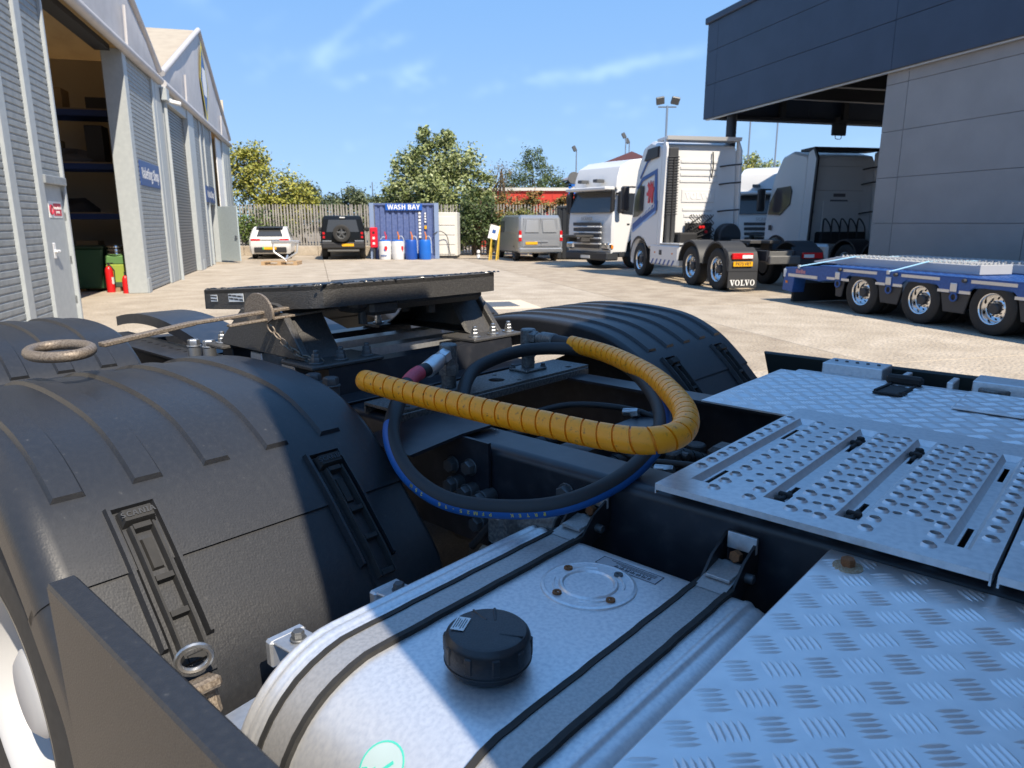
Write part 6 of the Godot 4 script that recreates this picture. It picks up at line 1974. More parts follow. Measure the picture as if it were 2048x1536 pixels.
		o.position = site(-6.9 + q[0], 20.9, q[1]); o.rotation_degrees.y = HEAD
		tag(o, ["crumpled grey sheet on the top shelf of the rack", "dark bundled sheet on the third shelf beside the cartons", "black bundled sheet on the second shelf", "clear crumpled sheet at the deep end of the second shelf"][k], "sheet")
		k += 1
	# things standing in the doorway
	var bin := thing("wheelie_bin", "dark green wheelie bin standing inside the open bay", "bin", site(-5.25, 19.5), HEAD)
	b = MB.new()
	b.prism(pv([-0.26, 0.08, 0.26, 0.08, 0.33, 1.02, -0.33, 1.02]), -0.32, 0.32, 0.03)
	part(b, "bin_body", mat(Color(0.03, 0.085, 0.04), 0.5), bin)
	bxp(Vector3(-0.36, 1.02, -0.36), Vector3(0.36, 1.09, 0.36), "bin_lid", mat(Color(0.018, 0.045, 0.026), 0.5), bin, 0.025)
	for x in [-0.25, 0.25]:
		b = MB.new()
		b.cyl(Vector3(x - 0.03, 0.1, -0.3), Vector3(x + 0.03, 0.1, -0.3), 0.1, 14, 0.01)
		part(b, "bin_wheel", M.rubber, bin)
	k = 0
	for q in [[-4.78, 19.0, 0.09, 0.62], [-4.36, 18.62, 0.075, 0.42]]:
		var ex := thing("fire_extinguisher", ["tall red fire extinguisher with white label beside the wheelie bin", "short plain red fire extinguisher at the door post"][k], "extinguisher", site(q[0], q[1]), HEAD)
		b = MB.new()
		b.lathe([Vector2(0, 0), Vector2(q[2] * 0.95, 0), Vector2(q[2], 0.03), Vector2(q[2], q[3] - 0.1), Vector2(q[2] * 0.7, q[3] - 0.03), Vector2(q[2] * 0.25, q[3]), Vector2(0, q[3])], 20)
		part(b, "cylinder_body", M.red, ex, 50)
		b = MB.new()
		b.cyl(Vector3(0, q[3] - 0.01, 0), Vector3(0, q[3] + 0.06, 0), 0.022, 10)
		b.box(Vector3(0.04, q[3] + 0.07, 0), Vector3(0.13, 0.02, 0.025), 0.005)
		b.tube([Vector3(0.03, q[3] + 0.03, 0.02), Vector3(q[2] + 0.03, q[3] - 0.1, 0.03), Vector3(q[2] + 0.02, q[3] * 0.4, 0.03)], 0.013, 8)
		part(b, "valve_and_hose", M.black, ex)
		if k == 0:
			b = MB.new()
			for j in 6:
				var a := -0.9 + j * 0.3
				var a2 := a + 0.3
				var R: float = q[2] + 0.001
				b.quad(Vector3(cos(a) * R, 0.2, sin(a) * R), Vector3(cos(a) * R, 0.36, sin(a) * R), Vector3(cos(a2) * R, 0.36, sin(a2) * R), Vector3(cos(a2) * R, 0.2, sin(a2) * R))
			part(b, "paper_label", M.label, ex, 60)
		k += 1
	var cr := thing("chemical_drum", "green and yellow square drum on a small wooden pallet", "drum", site(-4.66, 19.35), HEAD)
	bxp(Vector3(-0.22, 0.2, -0.2), Vector3(0.22, 0.66, 0.2), "drum_body", mat(Color(0.28, 0.36, 0.06), 0.5), cr, 0.03)
	bxp(Vector3(-0.22, 0.64, -0.2), Vector3(0.22, 0.86, 0.2), "drum_top", mat(Color(0.1, 0.22, 0.07), 0.5), cr, 0.03)
	bxp(Vector3(-0.225, 0.1, -0.205), Vector3(0.225, 0.24, 0.205), "drum_foot", mat(Color(0.04, 0.07, 0.05), 0.6), cr, 0.02)
	for q in [-0.18, 0.0, 0.18]: bxp(Vector3(q - 0.05, 0, -0.25), Vector3(q + 0.05, 0.1, 0.25), "pallet_block", mat(Color(0.3, 0.2, 0.12), 0.85), cr)
	for j in 3:
		var hc := thing("wheel_trim", ["lowest chrome wheel trim on the green drum", "middle chrome wheel trim on the green drum", "topmost chrome wheel trim on the green drum"][j], "wheel trim", site(-4.66, 19.35, 0.86 + j * 0.085), HEAD)
		b = MB.new()
		b.lathe([Vector2(0, 0), Vector2(0.2, 0.0), Vector2(0.24, 0.03), Vector2(0.235, 0.06), Vector2(0.2, 0.08), Vector2(0.1, 0.084), Vector2(0, 0.084)], 28)
		part(b, "trim_dish", M.chrome, hc, 30)
		b = MB.new()
		b.lathe([Vector2(0.05, 0.0835), Vector2(0.05, 0.0848), Vector2(0, 0.0848)], 16)
		part(b, "trim_centre", M.dark, hc)

func showroom() -> void:
	var r := thing("canopy_building", "dark slate canopy and grey panelled wall of a service building", "building", Vector3.ZERO, HEAD)
	var slate := tri_mat([[0.2, Color(0.026, 0.044, 0.078)], [0.8, Color(0.032, 0.052, 0.09)]], 0.01, 0.2, 95, 0.55)
	var grey := tri_mat([[0.2, Color(0.25, 0.243, 0.238)], [0.8, Color(0.275, 0.267, 0.262)]], 0.01, 0.2, 97, 0.6)
	# wall of flat panels with open joints
	bxp(Vector3(12.86, 0, -14.44), Vector3(26.0, 7.9, 10.0), "wall_core", grey, r)
	var rows := [0.0, 0.58, 1.61, 2.63, 3.65, 4.67, 4.95]
	var cols := [14.45, 13.84, 10.6, 7.4, 4.2, 1.0, -2.2, -5.4]
	for i in rows.size() - 1:
		for j in cols.size() - 1:
			bxp(Vector3(12.8, rows[i] + 0.004, -cols[j] + 0.006), Vector3(12.858, rows[i + 1] - 0.004, -cols[j + 1] - 0.006), "wall_panel", grey, r, 0.004)
	for i in rows.size() - 1: bxp(Vector3(12.82, rows[i] + 0.004, -14.505), Vector3(20.0, rows[i + 1] - 0.004, -14.445), "wall_panel", grey, r, 0.004)
	# fascia
	var fr := [4.95, 5.98, 7.0, 7.85]
	var fc := [22.3, 21.7, 14.2, 6.7, -0.8, -8.0]
	for i in 3:
		for j in 5: bxp(Vector3(12.62, fr[i] + 0.005, -fc[j] + 0.005), Vector3(12.7, fr[i + 1] - 0.005, -fc[j + 1] - 0.005), "fascia_panel", slate, r, 0.004)
		for j in 4: bxp(Vector3(12.64 + j * 4.0, fr[i] + 0.005, -22.36), Vector3(16.63 + j * 4.0, fr[i + 1] - 0.005, -22.3), "fascia_panel", slate, r, 0.004)
	bxp(Vector3(12.55, 7.85, -22.42), Vector3(29.0, 8.05, 8.0), "roof_edge", slate, r, 0.02)
	bxp(Vector3(12.7, 4.92, -22.3), Vector3(12.78, 5.0, 8.0), "soffit_trim", M.galv, r)
	bxp(Vector3(12.7, 5.75, -22.3), Vector3(28.8, 5.85, 8.0), "soffit", M.dark, r)
	for s in [16.0, 18.0, 20.0]: bxp(Vector3(12.7, 5.3, -s - 0.12), Vector3(28.6, 5.75, -s + 0.12), "soffit_beam", M.dark, r, 0.01)
	bxp(Vector3(12.75, 4.98, -22.28), Vector3(28.6, 5.1, -22.15), "edge_beam", M.dark, r, 0.01)
	for t in [15.5, 18.0, 20.5, 23.0]: bxp(Vector3(t - 0.1, 5.1, -22.25), Vector3(t + 0.1, 5.75, -22.1), "edge_post", M.dark, r, 0.01)
	var b := MB.new()
	b.cyl(Vector3(13.0, 0, -21.2), Vector3(13.0, 5.75, -21.2), 0.16, 20)
	part(b, "column", M.dark, r, 50)
	var fl := thing("floodlight", "black floodlight fixed under the canopy edge beam", "floodlight", site(17.6, 21.9, 4.75), HEAD)
	bxp(Vector3(-0.28, -0.2, -0.06), Vector3(0.28, 0.2, 0.06), "lamp_case", M.dark, fl, 0.03)
	b = MB.new()
	b.tube(smooth([Vector3(-0.12, -0.19, 0.0), Vector3(-0.1, -0.3, 0.0), Vector3(0.1, -0.3, 0.0), Vector3(0.12, -0.19, 0.0)], 4), 0.012, 6)
	part(b, "lamp_cable", M.black, fl)
	bxp(Vector3(-0.03, 0.18, -0.2), Vector3(0.03, 0.42, 0.0), "lamp_bracket", M.dark, fl)

# ---------------------------------------------------------------- the back of the yard
func wash_bay() -> void:
	var c := thing("shipping_container", "blue corrugated container with a WASH BAY sign", "container", Vector3(-4.96, 0, -34.7), 1.5)
	var blue := tri_mat([[0.2, Color(0.07, 0.105, 0.25)], [0.6, Color(0.095, 0.135, 0.29)], [0.9, Color(0.12, 0.15, 0.29)]], 0.02, 0.6, 101, 0.5)
	var post_m := mat(Color(0.2, 0.27, 0.42), 0.5)
	var b := MB.new()
	var x := -1.32
	while x < 1.3:
		var e := 0.264
		var pr := [[0.0, 0.0], [0.09, 0.0], [0.12, -0.05], [0.2, -0.05], [0.24, 0.0], [0.264, 0.0]]
		for i in 5: b.quad(Vector3(x + pr[i][0], 0.14, 1.45 + pr[i][1]), Vector3(x + pr[i + 1][0], 0.14, 1.45 + pr[i + 1][1]), Vector3(x + pr[i + 1][0], 2.4, 1.45 + pr[i + 1][1]), Vector3(x + pr[i][0], 2.4, 1.45 + pr[i][1]))
		x += e
	b.span(Vector3(-1.35, 0.05, -1.4), Vector3(1.35, 2.42, 1.38))
	part(b, "corrugated_side", blue, c, 20)
	for sx in [-1, 1]: bxp(Vector3(sx * 1.47 - 0.1, 0.0, 1.36), Vector3(sx * 1.47 + 0.1, 2.5, 1.52), "corner_post", post_m, c, 0.01)
	bxp(Vector3(-1.4, 2.4, 1.38), Vector3(1.4, 2.49, 1.5), "top_rail", blue, c, 0.01)
	bxp(Vector3(-1.4, 0.0, 1.38), Vector3(1.4, 0.15, 1.5), "bottom_rail", blue, c, 0.01)
	var sg := bxp(Vector3(-0.82, 2.18, 1.505), Vector3(0.84, 2.46, 1.53), "sign_board", mat(Color(0.01, 0.09, 0.42), 0.4), c)
	lettering("WASH BAY", 0.22, "sign_words", M.plain_white, sg, Vector3(0.0, 2.32, 1.533), Basis.IDENTITY, 0.01)
	for k in 8: bxp(Vector3(0.66, 2.0 - k * 0.15, 1.452), Vector3(0.76, 2.1 - k * 0.15, 1.47), "stencil_mark", M.plain_white, c)
	for k in 4: bxp(Vector3(0.93, 2.0 - k * 0.12, 1.452), Vector3(1.0, 2.08 - k * 0.12, 1.47), "stencil_mark", M.plain_white, c)
	bxp(Vector3(0.92, 1.35, 1.452), Vector3(1.02, 1.5, 1.475), "stencil_mark", M.plate_yellow, c)
	var fb := thing("fire_point_cabinet", "narrow red fire point cabinet at the container corner", "cabinet", Vector3(-6.3, 0, -33.1), 0)
	bxp(Vector3(-0.16, 0.52, -0.1), Vector3(0.16, 1.42, 0.1), "cabinet_case", mat(Color(0.6, 0.01, 0.03), 0.4), fb, 0.02)
	bxp(Vector3(-0.04, 0.0, -0.06), Vector3(0.04, 0.52, 0.06), "cabinet_leg", M.dark, fb)
	for k in 3: bxp(Vector3(-0.05, 0.66 + k * 0.24, 0.1), Vector3(0.05, 0.76 + k * 0.24, 0.106), "cabinet_mark", M.plain_white if k < 2 else M.black, fb)
	var pale := mat(Color(0.6, 0.61, 0.63), 0.45)
	var bl := mat(Color(0.01, 0.12, 0.5), 0.4)
	for k in 4:
		var dx: float = [-5.75, -5.17, -4.57, -3.94][k]
		var d := thing("plastic_drum", ["white plastic drum with a red and blue swirl", "white plastic drum beside the blue drums", "darker blue plastic drum next to the white drums", "bright blue plastic drum at the end of the row"][k], "drum", Vector3(dx, 0, -32.75), 0, "drums along the container")
		b = MB.new()
		var R := 0.285
		b.lathe([Vector2(0, 0), Vector2(R * 0.9, 0), Vector2(R * 0.94, 0.03), Vector2(R * 0.98, 0.2), Vector2(R * 1.02, 0.3), Vector2(R * 0.99, 0.33), Vector2(R * 1.01, 0.42), Vector2(R, 0.58), Vector2(R * 1.02, 0.62), Vector2(R * 0.96, 0.78), Vector2(R * 0.9, 0.86), Vector2(R * 0.84, 0.88), Vector2(0, 0.88)], 30)
		part(b, "drum_body", pale if k < 2 else (bl if k == 3 else mat(Color(0.012, 0.07, 0.34), 0.4)), d, 40)
		if k < 2:
			b = MB.new()
			b.lathe([Vector2(R * 0.93, 0.82), Vector2(R * 0.9, 0.885), Vector2(0, 0.885)], 30)
			part(b, "drum_lid", bl, d, 40)
			b = MB.new()
			for j in 5:
				var a := PI / 2 - 0.5 + j * 0.08 + (0.0 if k == 0 else -0.6)
				var h0: float = 0.36 + absi(j - 2) * 0.04
				b.quad(Vector3(cos(a) * R * 1.04, h0, sin(a) * R * 1.04), Vector3(cos(a + 0.09) * R * 1.04, h0 + 0.02, sin(a + 0.09) * R * 1.04), Vector3(cos(a + 0.09) * R * 1.04, h0 + 0.26 - abs(j - 2) * 0.05, sin(a + 0.09) * R * 1.04), Vector3(cos(a) * R * 1.04, h0 + 0.24 - abs(j - 2) * 0.05, sin(a) * R * 1.04))
			part(b, "swirl_print", M.red, d, 0)
		if k == 0:
			b = MB.new()
			for j in 8:
				var a := PI / 2 + 0.65 - j * 0.13
				b.quad(Vector3(cos(a) * R * 1.02, 0.15, sin(a) * R * 1.02), Vector3(cos(a) * R * 1.02, 0.21, sin(a) * R * 1.02), Vector3(cos(a - 0.1) * R * 1.02, 0.21, sin(a - 0.1) * R * 1.02), Vector3(cos(a - 0.1) * R * 1.02, 0.15, sin(a - 0.1) * R * 1.02))
			for j in 4:
				var a := PI / 2 - 0.22 + j * 0.06
				b.quad(Vector3(cos(a) * R * 1.035, 0.62 - j * 0.03, sin(a) * R * 1.035), Vector3(cos(a + 0.07) * R * 1.035, 0.58 - j * 0.05, sin(a + 0.07) * R * 1.035), Vector3(cos(a + 0.07) * R * 1.035, 0.36 + j * 0.02, sin(a + 0.07) * R * 1.035), Vector3(cos(a) * R * 1.035, 0.38, sin(a) * R * 1.035))
			part(b, "blue_print", M.blue_paint, d, 0)
		var pm := thing("drum_pump", ["red hand pump in the swirl-printed drum", "orange hand pump in the second white drum", "orange hand pump in the darker blue drum", "orange hand pump with a side spout in the bright blue drum"][k], "pump", Vector3(dx + 0.05, 0.88, -32.75), 0, "pumps in the drums")
		b = MB.new()
		b.cyl(Vector3(0, 0, 0), Vector3(0.01, 0.2, 0), 0.035, 12, 0.006)
		b.tube([Vector3(0, 0.17, 0), Vector3(-0.03, 0.28, 0), Vector3(-0.05, 0.36, 0)], 0.022, 8)
		part(b, "pump_body", M.red if k == 0 else M.amber, pm)
		b = MB.new()
		b.tube(smooth([Vector3(0.02, 0.1, 0), Vector3(0.12, 0.16, 0.02), Vector3(0.22, 0.02, 0.03), Vector3(0.24, -0.3, 0.04), Vector3(0.25, -0.6, 0.04)] if k != 0 else [Vector3(-0.02, 0.1, 0), Vector3(-0.14, 0.12, 0.02), Vector3(-0.24, 0.0, 0.03)], 5), 0.02, 8)
		part(b, "spout_hose", mat(Color(0.4, 0.44, 0.5), 0.5), pm, 60)
	var wb := thing("white_panel_shed", "white panelled shed beside the blue container", "shed", Vector3(-3.0, 0, -34.6), 0)
	bxp(Vector3(-0.5, 0.12, -0.9), Vector3(0.46, 2.1, 0.9), "shed_body", mat(Color(0.6, 0.58, 0.53), 0.6), wb, 0.02)
	for k in 4: bxp(Vector3(-0.42, 0.2 + k * 0.44, 0.9), Vector3(0.36, 0.6 + k * 0.44, 0.925), "shed_panel", mat(Color(0.64, 0.62, 0.57), 0.6), wb, 0.01)
	bxp(Vector3(-0.46, 0.0, -0.85), Vector3(0.42, 0.12, 0.85), "shed_base", M.dark, wb)
	b = MB.new()
	b.tube(smooth([Vector3(-3.6, 1.1, -33.1), Vector3(-3.3, 1.25, -33.3), Vector3(-3.0, 1.0, -33.55), Vector3(-2.9, 0.3, -33.6), Vector3(-2.7, 0.02, -33.4), Vector3(-1.6, 0.02, -33.2), Vector3(-0.6, 0.02, -32.9)], 6), 0.018, 6)
	var cb := part(b, "water_hose", M.hose, self, 60)
	cb.name = numbered("water_hose")
	tag(cb, "black hose running from the drums across the ground", "hose")
func fence() -> void:
	var f := thing("palisade_fence", "tall galvanised palisade fence behind the parked cars", "fence", Vector3(0, 0, -37.4), 0)
	var galv := tri_mat([[0.2, Color(0.24, 0.22, 0.195)], [0.6, Color(0.32, 0.3, 0.27)], [0.9, Color(0.38, 0.36, 0.33)]], 0.02, 0.4, 111, 0.6, 0.1)
	var b := MB.new()
	b.prism(pv([-0.036, 0.12, 0.036, 0.12, 0.036, 2.45, 0.016, 2.56, 0.0, 2.5, -0.016, 2.56, -0.036, 2.45]), -0.012, 0.012)
	var pale := b.mesh(20)
	var rng := RandomNumberGenerator.new()
	rng.seed = 21
	for i in 126:
		var p := put(pale, "pale", galv, f, Vector3(-15.6 + i * 0.152, rng.randf_range(-0.02, 0.02), 0))
		p.rotation_degrees.z = rng.randf_range(-0.7, 0.7)
	for y in [0.5, 2.05]: bxp(Vector3(-15.8, y, -0.07), Vector3(3.6, y + 0.06, -0.02), "rail", M.bolt_dull, f)
	for i in 8: bxp(Vector3(-15.7 + i * 2.75, 0, -0.14), Vector3(-15.6 + i * 2.75, 2.45, -0.06), "fence_post", galv, f)
	var w := thing("low_wall", "low pale concrete wall at the foot of the fence", "wall", Vector3(0, 0, -37.0), 0)
	for i in 6: bxp(Vector3(-15.6 + i * 1.9, 0, -0.12), Vector3(-13.72 + i * 1.9, 0.47, 0.12), "wall_block", M.concrete, w, 0.015)
func leaves(n: int, place: Callable, size: float, cols: Array, seed_: int, m: Material) -> ArrayMesh:
	var rng := RandomNumberGenerator.new()
	rng.seed = seed_
	var v := PackedVector3Array(); v.resize(n * 6)
	var no := PackedVector3Array(); no.resize(n * 6)
	var co := PackedColorArray(); co.resize(n * 6)
	for i in n:
		var q: Array = place.call(rng)
		var c: Vector3 = q[0]
		var out: Vector3 = q[1]
		var a := Vector3(rng.randfn(), rng.randfn() * 0.7 - 0.2, rng.randfn()).normalized()
		var up := (out * 0.6 + Vector3(rng.randfn(), rng.randfn() + 0.5, rng.randfn()) * 0.6).normalized()
		var s := a.cross(up).normalized()
		var L := size * rng.randf_range(0.6, 1.3)
		var W := L * rng.randf_range(0.35, 0.55)
		var A := c - a * L * 0.5
		var B := c + a * L * 0.5
		var m1 := c + s * W * 0.5 + up * W * 0.1
		var m2 := c - s * W * 0.5 + up * W * 0.1
		var nn := s.cross(a).normalized()
		if nn.dot(up) < 0: nn = -nn
		if (m1 - A).cross(B - A).dot(nn) > 0:
			var sw := m1
			m1 = m2; m2 = sw
		var k: Color = cols[rng.randi() % cols.size()]
		var br := rng.randf_range(0.95, 1.5)
		var kc := Color(k.r * br, k.g * br, k.b * br)
		for e in 6:
			v[i * 6 + e] = [A, m1, B, A, B, m2][e]
			no[i * 6 + e] = nn
			co[i * 6 + e] = kc
	var ar := []
	ar.resize(Mesh.ARRAY_MAX)
	ar[Mesh.ARRAY_VERTEX] = v; ar[Mesh.ARRAY_NORMAL] = no; ar[Mesh.ARRAY_COLOR] = co
	var me := ArrayMesh.new()
	me.add_surface_from_arrays(Mesh.PRIMITIVE_TRIANGLES, ar)
	return me
func leaf_mat() -> StandardMaterial3D:
	if not M.has("leaf"):
		var m := StandardMaterial3D.new()
		m.vertex_color_use_as_albedo = true
		m.roughness = 0.55
		m.backlight_enabled = true
		m.backlight = Color(0.3, 0.36, 0.12)
		m.cull_mode = BaseMaterial3D.CULL_DISABLED
		M.leaf = m
	return M.leaf
# lobes: [x, y, z, radius] round the tree's foot; leaves gather in clumps on them
func tree(called: String, label: String, at: Vector3, lobes: Array, n: int, size: float, cols: Array, seed_: int, stems := 3, group := "") -> void:
	var r := thing(called, label, "tree", at, 0, group)
	var rng := RandomNumberGenerator.new()
	rng.seed = seed_
	var clumps := []
	for l in lobes:
		var k := int(14 + l[3] * l[3] * 16)
		for i in k:
			var d := Vector3(rng.randfn(), rng.randfn(), rng.randfn()).normalized()
			var rr: float = l[3] * pow(rng.randf_range(0.25, 1.0), 0.5)
			var p := Vector3(l[0], l[1], l[2]) + d * rr
			if p.y > 0.25: clumps.append([p, (p - Vector3(l[0], l[1] - 0.3, l[2])).normalized(), rng.randf_range(0.16, 0.42) * clampf(l[3], 0.6, 1.3)])
	var place := func(g: RandomNumberGenerator):
		var c: Array = clumps[g.randi() % clumps.size()]
		return [c[0] + Vector3(g.randfn(), g.randfn() * 0.85, g.randfn()) * c[2] * 0.62, c[1]]
	put(leaves(n, place, size, cols, seed_ + 1, null), "crown", leaf_mat(), r)
	var b := MB.new()
	for s in stems:
		var l: Array = lobes[s % lobes.size()]
		var foot := Vector3(rng.randf_range(-0.25, 0.25), 0, rng.randf_range(-0.2, 0.2))
		var top := Vector3(l[0], l[1] + l[3] * 0.4, l[2])
		var pts := smooth([foot, foot.lerp(top, 0.35) + Vector3(rng.randfn() * 0.12, 0, rng.randfn() * 0.1), foot.lerp(top, 0.7) + Vector3(rng.randfn() * 0.15, 0, 0), top], 4)
		var rad := []
		for i in pts.size(): rad.append(lerp(0.13, 0.025, float(i) / pts.size()))
		b.tube(pts, 0.1, 8, true, rad)
		for t in 4:
			var base: Vector3 = pts[int(pts.size() * (0.4 + 0.13 * t))]
			var c: Array = clumps[rng.randi() % clumps.size()]
			b.tube([base, base.lerp(c[0], 0.5) + Vector3(0, 0.15, 0), c[0]], 0.03, 6, true, [0.04, 0.025, 0.01])
	part(b, "trunk", M.bark, r, 60)
func greenery() -> void:
	var willow := [Color(0.15, 0.18, 0.055), Color(0.19, 0.22, 0.08), Color(0.11, 0.14, 0.04), Color(0.23, 0.26, 0.11), Color(0.26, 0.28, 0.14)]
	var dark := [Color(0.05, 0.08, 0.025), Color(0.07, 0.1, 0.03), Color(0.09, 0.115, 0.04), Color(0.04, 0.06, 0.02)]
	var lime := [Color(0.2, 0.205, 0.03), Color(0.26, 0.25, 0.045), Color(0.14, 0.16, 0.03), Color(0.3, 0.28, 0.06)]
	var rusty := [Color(0.2, 0.1, 0.03), Color(0.16, 0.11, 0.03), Color(0.12, 0.12, 0.03), Color(0.26, 0.13, 0.03)]
	tree("willow_tree", "large pale green willow rising behind the blue container", Vector3(-4.1, 0, -40.2), [[-0.9, 3.4, 0, 1.7], [0.9, 3.2, 0.2, 1.7], [0.0, 4.9, 0, 1.3], [-1.5, 4.6, 0, 0.95], [1.4, 4.7, 0, 1.0], [-0.6, 6.0, 0, 0.55], [0.5, 6.0, 0, 0.6], [-2.2, 3.0, 0, 0.8], [2.2, 2.6, 0, 1.0], [0.2, 2.0, 0.8, 1.5], [1.6, 1.3, 0.6, 1.2], [-1.7, 1.7, 0.4, 1.0], [-0.2, 3.4, 0.4, 1.6], [2.3, 3.6, 0, 0.9]], 27000, 0.21, willow, 31, 5)
	tree("dark_tree", "dark round tree behind the red building", Vector3(1.7, 0, -58.5), [[0, 4.9, 0, 1.9], [-1.4, 4.2, 0, 1.5], [1.5, 4.1, 0, 1.6], [0, 6.3, 0, 1.0], [0.5, 2.4, 0, 1.6]], 11000, 0.19, dark, 41, 3)
	tree("bare_bush", "thin brown half-bare bush beside the willow", Vector3(-0.9, 0, -41.5), [[0, 3.4, 0, 1.0], [0.3, 4.3, 0, 0.7], [-0.3, 2.4, 0, 0.9], [0.9, 2.8, 0, 0.7]], 1700, 0.12, [Color(0.12, 0.09, 0.05), Color(0.14, 0.12, 0.05), Color(0.1, 0.08, 0.04)], 43, 6)
	tree("lime_tree", "yellow-green tree over the fence beside the workshop", Vector3(-13.2, 0, -40.0), [[0, 3.4, 0, 1.4], [-1.3, 4.4, 0, 1.3], [-0.6, 5.1, 0, 0.7], [1.2, 2.9, 0, 1.1], [-2.4, 3.6, 0, 1.5], [1.9, 2.5, 0, 0.7], [0.2, 2.0, 0.6, 1.1]], 14000, 0.19, lime, 47, 4)
	tree("hedge_bush", "deep green bush in front of the fence by the white hatchback", Vector3(-12.9, 0, -37.9), [[0, 1.4, 0, 0.9], [0.9, 1.2, 0, 0.8], [-0.9, 1.5, 0, 0.9], [0.2, 0.8, 0.2, 0.8]], 7500, 0.17, [Color(0.05, 0.085, 0.02), Color(0.075, 0.115, 0.025), Color(0.1, 0.14, 0.03)], 51, 3)
	tree("shrub", "shrub with orange leaves above the fence by the van", Vector3(1.7, 0, -38.0), [[-1.2, 2.1, 0, 0.75], [0.2, 2.1, 0, 0.7], [1.5, 2.0, 0, 0.7], [-2.0, 2.2, 0, 0.8], [0.9, 2.5, 0, 0.5], [-0.6, 2.7, 0, 0.55]], 11500, 0.15, rusty, 53, 4)
	tree("ivy_bank", "dark leafy bank between the container and the van", Vector3(-1.7, 0, -37.15), [[-0.5, 1.2, 0, 1.0], [0.5, 1.5, 0, 1.0], [0.1, 2.4, 0, 0.9], [1.1, 1.1, 0, 0.8]], 9500, 0.16, dark, 57, 3)
	tree("creeper", "sparse green creeper over the fence behind the van", Vector3(1.6, 0, -37.25), [[-1.7, 1.7, 0, 0.5], [-0.9, 1.9, 0, 0.5], [-0.1, 1.6, 0, 0.6], [0.9, 1.8, 0, 0.5], [1.7, 1.5, 0, 0.6]], 4600, 0.13, [Color(0.13, 0.13, 0.03), Color(0.09, 0.12, 0.03), Color(0.18, 0.16, 0.05)], 59, 5)
	tree("berry_bush", "bush with bright red clusters behind the shed", Vector3(-1.35, 0, -37.2), [[0, 1.9, 0, 0.4], [0.15, 2.4, 0, 0.3], [-0.1, 1.4, 0, 0.3]], 170, 0.13, [Color(0.5, 0.02, 0.02), Color(0.4, 0.03, 0.02), Color(0.1, 0.12, 0.03)], 61, 2)
	for k in 4:
		tree("far_tree", ["far grey-green tree over the off-road car", "far broad tree beside the lime tree", "far low tree behind the container corner", "far pale tree past the white shed"][k], Vector3([-13.6, -17.2, -10.6, -7.9][k], 0, [-62.0, -60.0, -66.0, -64.0][k]), [[0, 2.7, 0, 1.9], [-1.8, 2.3, 0, 1.7], [1.8, 2.3, 0, 1.7], [0.2, 3.9 if k == 1 else 3.4, 0, 1.1]], 7500, 0.27, [Color(0.07, 0.09, 0.04), Color(0.095, 0.11, 0.05), Color(0.055, 0.075, 0.035)], 71 + k, 2, "far trees beyond the fence")
	tree("far_tree", "tall thin-topped tree beyond the dragon lorry", Vector3(21.0, 0, -63.0), [[0, 5.6, 0, 1.1], [-0.6, 6.8, 0, 0.7], [0.9, 6.2, 0, 0.8], [0, 4.2, 0, 1.3]], 3000, 0.22, willow, 81, 2)
	tree("far_tree", "yellow-green tree between the two white cabs", Vector3(11.7, 0, -38.0), [[0, 3.2, 0, 1.0], [0.2, 4.3, 0, 0.7], [-0.3, 2.2, 0, 1.0]], 2600, 0.2, lime, 83, 2)
